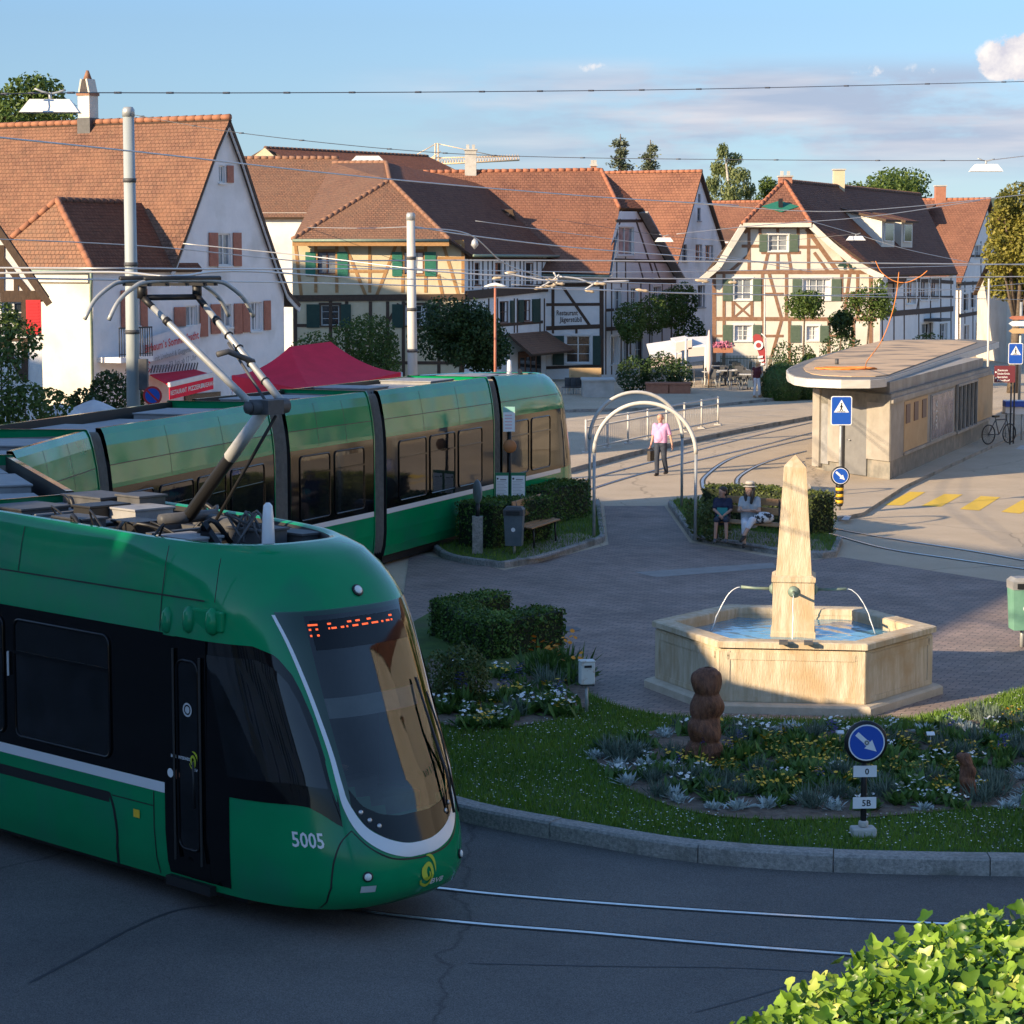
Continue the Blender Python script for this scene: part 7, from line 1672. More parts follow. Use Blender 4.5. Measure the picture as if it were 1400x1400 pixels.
def stop_post():
    p = G(694, 742, .1); p.y = 51.6; p.x = DP(697, 700, 51.6).x; H = thing('timetable_stand', 'tram stop stand with two framed timetables and a paper notice on a black post', 'timetable', p); x, y, n = V((1, .05, 0)).normalized(), UP, V((.05, -1, 0)).normalized()
    Z = lambda py: DP(697, py, 51.6).z
    b = MB(); b.tube([p, p+UP*(Z(556)-p.z)], .035, 10); b.build('post', M['black'], H)
    for x0, x1 in ((677, 696), (698, 719)):
        a, c = DP(x0, 697, 51.55), DP(x1, 646, 51.55); b = MB(); b.obox(a, V((c.x-a.x, 0, 0)), V((0, -.05, 0)), UP*(c.z-a.z), 0); w, h = c.x-a.x, c.z-a.z; o = a+V((0, -.053, 0)); s = V((1, 0, 0))
        b.face([o+s*w*.07+UP*h*.30, o+s*w*.93+UP*h*.30, o+s*w*.93+UP*h*.92, o+s*w*.07+UP*h*.92], 1); o = o+V((0, -.002, 0)); disc_on(b, o+s*w*.18+UP*h*.84, s, UP, w*.07, 2, 12)
        for k in range(11): b.face([o+s*w*.13+UP*h*(.36+k*.04), o+s*w*(.85-.1*(k % 3))+UP*h*(.36+k*.04), o+s*w*(.85-.1*(k % 3))+UP*h*(.368+k*.04), o+s*w*.13+UP*h*(.368+k*.04)], 3)
        b.face([o+s*w*.35+UP*h*.80, o+s*w*.8+UP*h*.80, o+s*w*.8+UP*h*.83, o+s*w*.35+UP*h*.83], 3); b.build('timetable', [M['bingreendark'], M['signwhite'], M['darkgrey'], M['midgrey']], H)
    a, c = DP(688, 590, 51.5), DP(704, 556, 51.5); b = MB(); b.obox(a, V((c.x-a.x, 0, 0)), V((0, -.02, 0)), UP*(c.z-a.z), 0); w, h = c.x-a.x, c.z-a.z; o = a+V((0, -.022, 0)); s = V((1, 0, 0)); b.face([o+UP*h*.78, o+s*w+UP*h*.78, o+s*w+UP*h, o+UP*h], 1)
    for k in range(5): b.face([o+V((0, -.001, 0))+s*w*.15+UP*h*(.12+k*.13), o+V((0, -.001, 0))+s*w*.75+UP*h*(.12+k*.13), o+V((0, -.001, 0))+s*w*.75+UP*h*(.16+k*.13), o+V((0, -.001, 0))+s*w*.15+UP*h*(.16+k*.13)], 2)
    b.build('notice', [M['signwhite'], M['noticeteal'], M['noticepink']], H)
    c = DP(697, 610, 51.45); b = MB(); b.lathe([(.13, 0), (.15, .03), (.13, .06)], c, 20, ax=(s, UP, V((0, -1, 0)))); b.build('orange_ring', M['orangedull'], H)
stop_post()
def round_board():
    p = G(653, 756, .1); H = thing('sign_post', 'small round board on black post set in a squat stone block beside the hedge', 'sign', p); b = MB(); b.prism([p+V((sx*.11, sy*.11, 0)) for sx, sy in ((-1, -1), (1, -1), (1, 1), (-1, 1))], UP*.78); b.build('stone_block', M['kerb'], H, bevel=.03); b = MB(); b.tube([p+UP*.78, p+UP*1.05], .045, 8); b.build('post', M['black'], H); b = MB(); c = p+UP*1.3; bx = V((.35, -.94, 0)).normalized(); bn = V((-bx.y, bx.x, 0)); b.lathe([(.02, -.02), (.24, -.02), (.26, 0), (.24, .02), (.02, .02)], c, 24, ax=(bx, UP, bn)); b.build('board', M['midgrey'], H)
round_board()
def arches():
    for i, (xl, yl, xr, yr, lab) in enumerate(((812, 735, 950.5, 738, 'white steel garden arch nearer to the plaza over the path'), (806, 696, 932, 694, 'white steel garden arch farther from the plaza over the path'))):
        a, c = G(xl, yl, .1), G(xr, yr, .1); w = (c-a).length; d = (c-a).normalized(); H = thing('garden_arch', lab, 'arch', (a+c)/2, 'arches over the path'); z1 = 3.12 if i == 0 else 3.0; rs = w/2; zs = z1-rs*.98; m = (a+c)/2
        for e, nm in ((a, 1), (c, -1)): b = MB(); b.tube([e, V((e.x, e.y, zs))], .035, 8); b.build('post', M['galv'], H)
        b = MB(); b.tube([V((m.x, m.y, zs))+d*(-rs*math.cos(R(t)))+UP*(rs*.98*math.sin(R(t))) for t in range(0, 181, 6)], .046, 10); b.build('hoop', M['polewhite'], H)
arches()
def railing():
    a, c = G(801, 619, .15), G(981.5, 581, .15); H = thing('railing', 'pale steel railing with eight posts along the tram platform', 'railing', (a+c)/2); b = MB()
    for z in (1.02, .80, .14): b.tube([a+UP*z, c+UP*z], .03, 6)
    b.build('rail', M['polewhite'], H)
    for k in range(8):
        p = a.lerp(c, k/7); b = MB(); b.tube([p, p+UP*1.06], .038, 8); b.box(p+UP*.02, (.26, .26, .05)); b.build('post', M['polewhite'], H)
    b = MB(); n = 70
    for k in range(n): p = a.lerp(c, (k+.5)/n); b.tube([p+UP*.14, p+UP*.80], .006, 4)
    b.build('mesh_infill', M['galv'], H)
railing()
# ---------------------------------------------------------------- kiosk
def kiosk():
    o = V((10.67, 65.8, .1)); v = V((.342, .94, 0)).normalized(); n = V((v.y, -v.x, 0)); w = -n; H = thing('kiosk', 'long flat roofed kiosk with rounded roof, tan panels, poster and barred windows', 'kiosk', o); L = 18.4
    s = Fac(o, v, H, n=n); P = s.px
    zt = P(1218, 545)[1]; zs = .62
    def pan(x0, x1, z0, z1, m, d=.015, name='panel'):
        b = MB(); a0, a1 = P(x0, 600)[0], P(x1, 600)[0]; b.obox(s.P(a0, z0, .0), v*(a1-a0), n*d, UP*(z1-z0)); return b.build(name, M[m], H)
    we = V((-.43, .903, 0)).normalized(); en = V((-we.y, we.x, 0)); WE = 3.88; foot = lambda i: [o+(v+we*.7)*i, o+we*(WE-i)+v*i, o+we*WE+v*(L*.55-i)+n*-.4+v*2, o+v*(L-i)+w*1.2, o+v*(L-i)+w*i]
    b = MB(); b.prism([p+UP*(zs-.1) for p in foot(0)], UP*(zt-zs+.1)); b.build('wall', M['kioskwall'], H)
    b = MB(); b.prism([p+UP*(zt+.001) for p in foot(.02)], UP*.03); b.build('shelf', M['plinthgrey'], H)
    b = MB(); b.prism([p-UP*.1 for p in foot(.03)], UP*(zs)); b.build('plinth', M['plinthgrey'], H)
    pan(1235.5, 1267, zs+.12, zt-.20, 'tanpanel'); pan(1333, 1355.5, zs+.12, zt-.16, 'tanpanel')
    pan(1271, 1302, zs+.10, zt-.22, 'midgrey', .03); pan(1272.5, 1300.5, zs+.16, zt-.28, 'poster', .045, 'poster')
    b = MB(); q = P(1279, 600)[0]; put_text(b, '2016', s.P(q-.02, 1.05, .05), UP, -v, .9, .34); b.build('poster_lettering', M['lightgrey'], H)
    a0, a1 = P(1305.5, 590)[0], P(1332, 590)[0]; b = MB(); b.obox(s.P(a0, zs+.1, .01), v*(a1-a0), n*.012, UP*(zt-.2-zs-.1)); win = b.build('window', M['glass'], H); b = MB()
    for k in range(6): a = lerp(a0, a1, k/5); b.obox(s.P(a-.04, zs+.1, .02), v*.08, n*.07, UP*(zt-.3-zs))
    b.obox(s.P(a0, zs+.02, .02), v*(a1-a0), n*.09, UP*.08); b.obox(s.P(a0, zt-.22, .02), v*(a1-a0), n*.09, UP*.08); b.build('window_bars', M['kioskwall'], win)
    for x0, x1 in ((1238, 1243.5), (1249, 1254.5), (1260, 1265.5)): 
        a0, a1 = P(x0, 550)[0], P(x1, 550)[0]; b = MB(); b.obox(s.P(a0, zt-.85, .016), v*(a1-a0), n*.02, UP*.55, 0); b.build('small_window', M['framebrown'], H)
    b = MB(); b.obox(s.P(.0, zt-.14, .0), v*L, n*.06, UP*.14); b.obox(s.P(P(1235, 600)[0], zs+.02, 0), v*(L-2), n*.05, UP*.09); b.build('band', M['kioskwall'], H)
    # end wall with curved left pier, niches and door
    w, vk = we, v; v = -en
    def end(a0, a1, z0, z1, m, d=.02, name='panel'): b = MB(); b.obox(o+w*a0*1.14+UP*z0, w*(a1-a0)*1.14, en*d, UP*(z1-z0)); return b.build(name, M[m], H)
    end(1.02, 1.98, .02, zt-.42, 'doorgrey', .03, 'door'); 
    end(1.98, 2.08, .0, zt-.36, 'black', .05, 'door_gap'); b = MB(); c = o+w*2.06+UP*1.0+en*.04; b.tube([c, c+en*.05, c+en*.05-w*.14], .016, 6); b.build('door_handle', M['steel'], H)
    end(0, 1.0, zs-.1, zt-.25, 'kioskwall', .05, 'pier'); end(2.1, 2.75, .3, zt-.25, 'kioskwall', .06, 'pier'); end(2.75, 3.1, .2, zt-.3, 'midgrey', .03)
    end(3.1, 3.42, .1, zt, 'kioskwall', .10, 'pier'); end(0, 3.4, zt-.42, zt, 'plinthgrey', .04, 'lintel')
    v, w = vk, -n
    # roof: rounded at the near end, pale fascia, felt on top
    zr0, zr1 = 2.72, 2.95
    R0 = [(1075, 511), (1082, 520), (1100, 525.5), (1135, 528), (1180, 528.5), (1206, 526), (1222, 521)]
    pts = [G(x, y, zr1) for x, y in ((1222, 514), (1366, 467.5), (1350, 465.5), (1325, 464), (1240, 464), (1210, 466), (1165, 475), (1125, 486), (1098, 494), (1082, 501), (1075, 506), (1077, 511), (1086, 515.5), (1103, 518), (1150, 519.8), (1190, 519.6), (1210, 518))]
    b = MB(); b.prism([V((p.x, p.y, zr0)) for p in pts], UP*(zr1-zr0), 0); roof = b.build('roof', M['fascia'], H)
    cx = sum((p for p in pts), V((0, 0, 0)))/len(pts); ins = [V((lerp(cx.x, p.x, .965), lerp(cx.y, p.y, .965), zr1+.012)) for p in pts]; ins2 = [V((lerp(cx.x, p.x, .84), lerp(cx.y, p.y, .90), zr1+.03)) for p in pts]
    b = MB(); b.prism([V((lerp(cx.x, p.x, .985), lerp(cx.y, p.y, .985), zr1-.01)) for p in pts], UP*.025, 0); b.build('roof_edge', M['roofedge'], roof); b = MB(); b.prism([p-UP*.01 for p in ins2], UP*.02, 0); b.build('roof_felt', M['rooffelt'], roof)
    b = MB(); b.prism([p+UP*(zt-.1) for p in foot(.22)], UP*(zr0-zt+.12)); cl = b.build('clerestory', M['kioskwall'], H); b = MB(); b.obox(o+v*5.2+w*.215+UP*(zt+.08), v*4.6, n*.02, UP*.22); b.build('vent_opening', M['black'], cl)
    b = MB(); c = G(1144, 500, zr1); b.tube([c, c+UP*.22], .06, 8); b.build('vent_pipe', M['darkgrey'], roof)
    C = thing('cable_coil', 'orange cable coiled on the kiosk roof and hanging from the overhead wires', 'cable', G(1158, 504, zr1)); b = MB(); c = G(1156, 504, zr1+.06); rnd = random.Random(4); pts = [c+V((.95*math.cos(t*.4)*rnd.uniform(.75, 1), .55*math.sin(t*.4)*rnd.uniform(.7, 1), .03*rnd.random())) for t in range(70)]; b.tube(pts, .025, 5); b.build('coil', M['orange'], C)
    b = MB(); q = c+V((.6, 0, 0)); pp = [q]+[DP(x, y, Y) for x, y, Y in ((1186, 493, 64.5), (1203, 470, 65), (1216, 440, 65.5), (1225, 405, 66), (1229, 372, 66.5))]; b.tube(smoothcurve(pp, 6), .014, 5); b.tube(smoothcurve([DP(x, y, 66.5) for x, y in ((1197, 357, ), (1205, 372), (1222, 384), (1240, 386), (1258, 378), (1268, 370))], 6), .013, 5); b.build('hanging_lead', M['orange'], C)
kiosk()
# ---------------------------------------------------------------- tent, parasols, cafe
def tent():
    H = thing('pavilion_tent', 'dark red fabric party tent in front of the white house', 'tent', DP(450, 560, 77)); P1, P2, P3 = DP(316, 513, 75.5), DP(430, 536, 72.5), DP(549, 509, 76); A, B = DP(396, 474, 76.6), DP(452, 467, 78); P4 = DP(470, 500, 82)
    def patch(a, b_, c, d_, n=10, sag=.22):
        rows = []
        for j in range(n+1):
            v = j/n; row = []
            for i in range(n+1): u = i/n; p = a.lerp(b_, u).lerp(d_.lerp(c, u), v); p = p-UP*(sag*4*v*(1-v))-UP*(.10*math.sin(math.pi*u)*v); row.append(p)
            rows.append(row)
        return rows
    b = MB(); b.grid(patch(A, A, P2, P1)); b.grid(patch(A, B, P3, P2)); b.grid(patch(B, B, P4, P3)); b.grid(patch(A, B, P4, P1)); b.build('canopy', M['cloth_red'], H)
    for p in (P1, P2, P3, P4): b = MB(); b.tube([V((p.x, p.y, 0)), p], .035, 6); b.build('leg', M['white'], H)
    b = MB()
    for p, q in ((P1, P2), (P2, P3)): b.face([p, q, q-UP*.5, p-UP*.5])
    b.build('valance', M['cloth_red'], H)
tent()
def parasol(label, x, y, Y, r, h, m, grp=None):
    p = DP(x, y, Y); zt = p.z; base = V((p.x, Y, 0)); H = thing('parasol', label, 'parasol', base, grp); b = MB(); n = 8; rows = []
    for j in range(6):
        v = j/5; row = []
        for k in range(n*3+1): a = 2*math.pi*k/(n*3); sc = 1-.06*abs(math.sin(a*n/2)); row.append(V((p.x+r*v*sc*math.cos(a), Y+r*v*sc*math.sin(a), zt-h*v**1.25)))
        rows.append(row)
    b.grid(rows, 0, True); b.build('canopy', M[m], H); b = MB(); b.tube([base, V((p.x, Y, zt+.06))], .025, 8); b.build('pole', M['galv'], H)
parasol('white parasol with blue grey shade partly hidden by the tram roof', 128, 546, 68, 1.15, .55, 'fabwhite', 'parasols behind the tram'); parasol('white parasol nearest to the left edge behind the tram', 82, 551, 66, 1.2, .6, 'fabwhite', 'parasols behind the tram')
def cafe():
    # awnings
    for lab, q in (('white slanted awning nearer to the restaurant gable', ((884, 470), (926, 464), (932, 482), (890, 489))), ('small raised white awning between two others', ((917, 462), (936, 459), (946, 463), (924, 467))), ('white awning before the pale barn', ((940, 461), (971, 459), (973, 472), (941, 474)))):
        P = [DP(x, y, 119 if i < 2 else 117) for i, (x, y) in enumerate(q)]; H = thing('awning', lab, 'awning', (P[2].x, P[2].y, 0), 'white awnings at the cafe'); b = MB(); b.prism(P, V((0, -.02, -.08))); b.build('canopy', M['fabwhite'], H); b = MB(); b.prism([P[3]-UP*.05, P[2]-UP*.05, P[2]-UP*.5, P[3]-UP*.5], V((0, -.03, 0))); b.build('valance', M['fabpink'], H)
        b = MB(); b.tube([V((P[2].x-.3, P[2].y, 0)), P[2]-V((.3, 0, 0))], .06, 6); b.build('pole', M['white'], H)
    p = DP(969, 520, 114); p.z = 0; H = thing('closed_parasol', 'folded cream parasol on the cafe terrace', 'parasol', p); b = MB(); b.lathe([(.03, .8), (.10, 1.0), (.17, 1.5), (.13, 2.2), (.04, 2.9), (.01, 2.95)], p, 10); b.build('folded_cloth', M['fabpink'], H); b = MB(); b.tube([p, p+UP*2.9], .03, 6); b.build('pole', M['wood'], H)
    p = DP(1046, 540, 108); p.z = 0; H = thing('beach_flag', 'dark red feather shaped advertising flag with pale emblem', 'flag', p); ol = [DP(x, y, 108) for x, y in ((1043, 500), (1036, 480), (1030, 466), (1029, 460), (1033, 456.5), (1039, 457.5), (1043, 464), (1046, 480), (1047, 500))]; b = MB(); b.prism(ol, V((0, .02, 0)), 0); c = DP(1037, 472, 107.95); disc_on(b, c, V((1, 0, 0)), UP, .22, 1, 16); disc_on(b, c-V((0, .01, 0)), V((1, 0, 0)), UP, .12, 0, 12)
    for k in range(3): a, q = DP(1036+k*1.5, 487+k*5, 107.95), DP(1043+k, 486+k*5, 107.95); b.face([a, q, q-UP*.1, a-UP*.1], 1)
    b.build('flag_cloth', [M['flagred'], M['signwhite']], H); b = MB(); b.tube([p, DP(1047.5, 462, 108.02), DP(1041, 456, 108.02)], .025, 6); b.build('pole', M['white'], H)
    # planters
    for lab, x0, x1, y0, y1 in (('terracotta planter trough under the dark shrub, left one', 884, 914, 531, 541), ('terracotta planter trough under the dark shrub, right one', 915, 944, 531, 544)):
        a, c = DP(x0, y1, 109), DP(x1, y0, 109); b = MB(); b.obox(V((a.x, 109, 0)), V((c.x-a.x, 0, 0)), V((0, .8, 0)), UP*.62); b.obox(V((a.x-.04, 108.96, .54)), V((c.x-a.x+.08, 0, 0)), V((0, .88, 0)), UP*.1); tag(b.build('planter', M['terracotta'], bevel=.02), lab, 'planter', 'terracotta planters at the cafe')
    a, c = DP(797, 548, 106), DP(840, 520, 106); b = MB(); b.obox(V((a.x, 106, 0)), V((c.x-a.x, 0, 0)), V((0, 2.4, 0)), UP*.85); b.obox(V((a.x-.05, 105.95, .85)), V((c.x-a.x+.1, 0, 0)), V((0, 2.5, 0)), UP*.08); tag(b.build('low_wall', M['concrete']), 'low pale concrete wall by the restaurant house', 'wall')
    a, c = DP(778, 517, 112), DP(822, 503, 112); b = MB(); b.obox(V((a.x, 112, a.z)), V((c.x-a.x, 0, 0)), V((0, .06, 0)), UP*(c.z-a.z)); b.obox(V((a.x, 111.5, .0)), V((.1, 0, 0)), V((0, .5, 0)), UP*.9); b.obox(V((c.x-.1, 111.5, 0)), V((.1, 0, 0)), V((0, .5, 0)), UP*.9); tag(b.build('wooden_screen', M['tanpanel']), 'ochre wooden board screen beneath the restaurant window', 'screen')
    # chairs and tables
    def chair():
        H = thing('cafe_chair', 'x', 'chair', (0, 0, 0), 'cafe chairs on the terrace'); b = MB(); b.box((0, 0, .45), (.44, .44, .04)); b.build('seat', M['darkgrey'], H); b = MB(); b.box((0, .21, .70), (.44, .04, .42)); b.build('backrest', M['darkgrey'], H)
        for sx in (-1, 1):
            for sy in (-1, 1): b = MB(); b.tube([(sx*.2, sy*.2, 0), (sx*.19, sy*.19, .45)], .018, 5); b.build('leg', M['galv'], H)
        return H
    def table():
        H = thing('cafe_table', 'x', 'table', (0, 0, 0), 'cafe tables on the terrace'); b = MB(); b.box((0, 0, .74), (.8, .8, .04)); b.build('tabletop', M['tabletop'], H, bevel=.01); b = MB(); b.tube([(0, 0, 0), (0, 0, .72)], .035, 6); b.box((0, 0, .02), (.5, .5, .03)); b.build('pedestal', M['darkgrey'], H); return H
    ch, tb = chair(), table(); rnd = random.Random(6); first = [True, True]; spots = [(972, 529), (992, 527), (1012, 526), (984, 520), (1004, 518), (1022, 533)]
    for i, (x, y) in enumerate(spots):
        p = G(x, y, .13); o = tb if i == 0 else dup(tb); o.location = p; o.rotation_euler = (0, 0, rnd.uniform(-.3, .3)); o['label'] = 'square cafe table with pale top on the shaded terrace'
        for k, (dx, dy) in enumerate(((0, .62), (.62, 0), (-.62, 0), (0, -.62))[:3 if i % 2 else 4]):
            c = ch if first[0] else dup(ch); first[0] = False; c.location = (p.x+dx, p.y+dy, .13); c.rotation_euler = (0, 0, math.atan2(dy, dx)-math.pi/2+rnd.uniform(-.2, .2)); c['label'] = 'dark metal cafe chair at a table on the shaded terrace'
    for i, x in enumerate((776, 784, 792)):
        p = DP(x, 525, 108.6); c = dup(ch, loc=(p.x, 108.6, 0), rotz=R(200)); c['label'] = ('dark chair left of the low concrete wall', 'dark chair between two chairs by the low wall', 'dark chair nearest to the low concrete wall')[i]; c['group'] = 'chairs by the low wall'
    p = DP(988, 476, 121.5); b = MB(); b.box((p.x, 121.2, p.z-.1), (1.0, .3, .25), 1); leaf_cloud(b, [((p.x, 121.2, p.z+.15), (.6, .25, .25))], 260, .14, 5, 0); tag(b.build('flower_box', [M['pinkflower'], M['terracotta']]), 'flower box with pink blossoms at the corner of the sunlit timber house', 'flower box')
    b = MB(); n = 46
    a, c = DP(985, 500, 120.5), DP(1075, 500, 120.5)
    for k in range(n+1): p = V((lerp(a.x, c.x, k/n), 120.5, .1)); b.tube([p, p+UP*1.35], .018, 4)
    for z in (.3, 1.3): b.beam((a.x, 120.5, z), (c.x, 120.5, z), .05, .05)
    tag(b.build('garden_fence', M['shutsage']), 'slim dark green picket fence in front of the sunlit timber house', 'fence')
cafe()
def bicycle():
    p = G(1366, 590, .1); p = V((p.x, 79.0, .1)); p.x = DP(1366, 580, 79).x; H = thing('bicycle', 'dark bicycle leaning by the far end of the kiosk', 'bicycle', p); d = V((.8, .6, 0)).normalized(); n = V((d.y, -d.x, 0))
    for s in (-.52, .52):
        c = p+d*s+UP*.34; w = MB(); w.tube([c+d*(.32*math.cos(R(t)))+UP*(.32*math.sin(R(t))) for t in range(0, 360, 15)], .022, 6, closed=True)
        for t in range(0, 180, 22): w.tube([c+d*(.31*math.cos(R(t)))+UP*(.31*math.sin(R(t))), c-d*(.31*math.cos(R(t)))-UP*(.31*math.sin(R(t)))], .004, 3)
        w.build('wheel', M['black'], H)
    b = MB(); a, s, h, e = p-d*.52+UP*.34, p-d*.18+UP*.82, p+d*.38+UP*.82, p+UP*.32
    for q in ((a, s), (s, h), (h, p+d*.52+UP*.34), (a, e), (e, s), (e, h)): b.tube(q, .018, 6)
    b.build('bicycle_frame', M['darkgrey'], H); b = MB(); b.tube([h, h+UP*.18, h+UP*.2+n*.25], .014, 5); b.tube([h+UP*.2, h+UP*.2-n*.25], .014, 5); b.build('handlebar', M['black'], H); b = MB(); b.tube([s, s+UP*.1], .014, 5); b.box(s+UP*.12, (.25, .13, .06), rz=R(37)); b.build('saddle', M['black'], H)
    p = V((DP(1386, 580, 82).x, 82, 0)); H = thing('collection_box', 'blue and white box on legs at the right edge', 'box', p); b = MB(); z0, z1 = DP(1386, 566, 82).z, DP(1386, 547, 82).z; b.box((p.x, 82, (z0+z1)/2), (.72, .5, z1-z0), 0); b.box((p.x, 81.9, z1-.12), (.76, .56, .2), 1); b.build('body', [M['signwhite'], M['signblue']], H, bevel=.02)
    for sx in (-.28, .28): b = MB(); b.tube([(p.x+sx, 82, 0), (p.x+sx, 82, z0)], .03, 6); b.build('leg', M['galv'], H)
bicycle()
def manhole():
    p = G(770, 861, .0); b = MB(); b.lathe([(.30, 0), (.30, .006), (.27, .007)], (p.x, p.y, .008), 24); tag(b.build('manhole_cover', M['darkgrey']), 'round dark manhole cover in the plaza paving by the hedge', 'manhole cover')
manhole()
# ---------------------------------------------------------------- poles, lamps, wires
def pole(label, xt, yt, xb, Y, r0, r1, m, cap=True):
    t = DP(xt, yt, Y); bx = DP(xb, 600, Y).x; H = thing('catenary_pole', label, 'pole', (bx, Y, 0)); b = MB(); b.tube([V((bx, Y, 0)), t], [r0, r1], 16); b.build('shaft', M[m], H); b = MB(); b.lathe([(r1*1.12, -.12), (r1*1.12, .05), (r1*.8, .12)], t, 14); b.build('cap', M['galv'], H)
    for k in (.45, .62, .83):
        p = V((bx, Y, 0)).lerp(t, k); b = MB(); b.lathe([(lerp(r0, r1, k)+.02, -.05), (lerp(r0, r1, k)+.02, .05)], p, 14); b.build('clamp', M['darkgrey'], H)
    return H, t
PA, TA = pole('tall grey catenary pole in front of the white house', 175.5, 153, 183.5, 59, .185, .14, 'poleshade')
PB_, TB = pole('tall pale concrete catenary pole in front of the cream house', 561.5, 296, 565.5, 74, .17, .13, 'polewhite')
b = MB(); c = DP(196, 512, 58.7); b.box((c.x, 58.75, c.z), (.22, .22, .78)); tag(b.build('signal_box', M['darkgrey'], PA, bevel=.02))
def noparking():
    c = DP(208.5, 541, 58.5); H = thing('road_sign', 'round no parking sign in red and blue on the tall grey pole', 'road sign', (c.x, c.y, 0)); b = MB(); x, n = V((1, 0, 0)), V((0, -1, 0)); disc_on(b, c, x, UP, .24, 0); disc_on(b, c+n*.004, x, UP, .185, 1); q = (x+UP*-1).normalized(); w = (x+UP).normalized(); b.face([c+n*.008-q*.19-w*.025, c+n*.008+q*.19-w*.025, c+n*.008+q*.19+w*.025, c+n*.008-q*.19+w*.025], 0)
    b.build('sign_disc', [M['red'], M['signblue']], H); b = MB(); b.tube([(c.x, c.y+.04, 0), (c.x, c.y+.04, c.z+.1)], .03, 8); b.build('post', M['galv'], H)
noparking()
def lamp(label, x, y, Y, w, yaw=0):
    c = DP(x, y, Y); H = thing('hanging_lamp', label, 'street lamp', c, 'street lamps hung on wires'); d = V((math.cos(yaw), math.sin(yaw), 0)); n = V((d.y, -d.x, 0)); h = w*.20; b = MB()
    def ring(k, kn, z): return [c+d*(w/2*k*sx)+n*(w*.20*kn*sy)+UP*z for sx, sy in ((-1, 1), (1, 1), (1, -1), (-1, -1))]
    A, B, D = ring(1, 1, -h/2), ring(.70, .6, h/2), ring(.66, .5, h/2+.02)
    for P, Q in ((A, B), (B, D)):
        for k in range(4): b.face([P[k], P[(k+1) % 4], Q[(k+1) % 4], Q[k]])
    b.face(D); b.build('shade', M['white'], H, merge=True); b = MB(); b.face(ring(.94, .9, -h/2+.01)); b.build('diffuser', M['lightgrey'], H); b = MB(); b.tube([c+UP*h/2, c+UP*(h/2+w*.14)], w*.03, 6); b.tube(smoothcurve([c-d*w*.26+UP*(h/2+w*.2), c+UP*(h/2+w*.12), c+d*w*.26+UP*(h/2+w*.18)], 4), w*.02, 5); b.build('hanger', M['galv'], H); return c+UP*(h/2+w*.13)
L1 = lamp('large hanging street lamp left of the tall chimney', 69, 146, 36, .90, R(3)); L2 = lamp('hanging street lamp in the sky at the right edge', 1348, 230, 62, .86); L3 = lamp('hanging street lamp in front of the sunlit house roof', 1170, 326, 100, .80); L4 = lamp('small hanging street lamp in front of the orange barn roof', 908, 328, 104, .82)
def thin_lamp():
    p = DP(677, 520, 90); p.z = 0; H = thing('street_lamp', 'thin rust coloured lamp pole with white curved head above the tram', 'street lamp', p); b = MB(); b.tube([p, DP(677, 390, 90)], [.06, .045], 8); b.build('pole', M['shutbrick'], H); b = MB(); q = [DP(x, y, 90) for x, y in ((662, 392), (670, 390), (677, 389), (686, 390.5), (695, 392))]; b.tube(q, [.02, .06, .08, .06, .02], 6); b.build('lamp_head', M['white'], H)
    for lab, x, y0, y1, Y in (('thin white flagpole like mast beyond the kiosk roof', 1352, 381, 500, 84), ('slim white pole in front of the sunlit timber house', 1045.5, 380, 500, 113)):
        p = DP(x, 500, Y); p.z = 0; b = MB(); b.tube([p, DP(x, y0, Y)], [.05, .035], 8); tag(b.build('mast', M['polewhite']), lab, 'pole')
thin_lamp()
WN = [0]
def wire(label, pts, r=.012, m='wirepale', beads=0):
    P = [p if isinstance(p, V) else DP(*p) for p in pts]; b = MB(); C = smoothcurve(P, 8); b.tube(C, r, 5)
    if beads:
        for k in range(beads): p = C[int((k+.5)/beads*(len(C)-1))]; b.tube([p-V((.06, 0, 0)), p+V((.06, 0, 0))], r*2.0, 5)
    tag(b.build('overhead_wire', M[m], origin=tuple(P[0])), label, 'wire', 'overhead wires above the square')
wire('topmost span wire carrying the large lamp at upper left', [(-60, 132, 35), L1, (350, 127, 40), (700, 125, 46), (1000, 121, 52), (1420, 111, 60)], .009, 'wiredark', 20)
wire('span wire from the grey pole to the lamp at the right edge', [TA+V((0, 0, -.05)), (330, 182, 58), (560, 206, 59), (760, 215, 60), (1100, 219, 61), L2], .009, 'wiredark', 12)
wire('span wire running on from the right edge lamp', [L2, (1420, 211, 63)], .012)
wire('pale slack wire crossing the white gable and long roofs', [(-40, 184, 50), (200, 209, 58), (500, 242, 70), (800, 268, 84), (1010, 281, 96)], .022)
wire('pale wire from the white house towards the right lamp', [(410, 357, 90), (640, 356, 92), (900, 357, 96), (1200, 360, 100), (1420, 362, 104)], .03)
wire('wire over the grey hip roof at the left', [(-30, 326, 60), (120, 332, 62), (240, 340, 64), (420, 358, 68), (700, 379, 74)], .016)
wire('pale wire starting at the gable of the white house', [(250, 333, 84), (420, 350, 84), (640, 374, 82), (900, 381, 86), (1300, 379, 92), (1420, 378, 94)], .022)
wire('contact wire above the pantograph', [(-40, 374, 30), (150, 372, 26), (238, 378, 24.2), (340, 371, 30), (520, 381, 50), (760, 384, 64), (1000, 390, 82), (1420, 398, 104)], .014)
wire('messenger wire just above the contact wire', [(-40, 366, 30), (150, 367, 27), (330, 368, 32), (560, 368, 52), (860, 372, 70), (1210, 366, 84), (1420, 360, 96)], .012)
wire('lower contact wire of the second track', [(-30, 380, 40), (180, 383, 44), (430, 387, 56), (620, 392, 66), (800, 396, 76), (1000, 402, 88), (1420, 410, 112)], .018)
wire('guy wire from the pale pole towards the right', [TB-V((0, 0, .35)), (640, 320, 76), (690, 360, 80), (750, 381, 84)], .022)
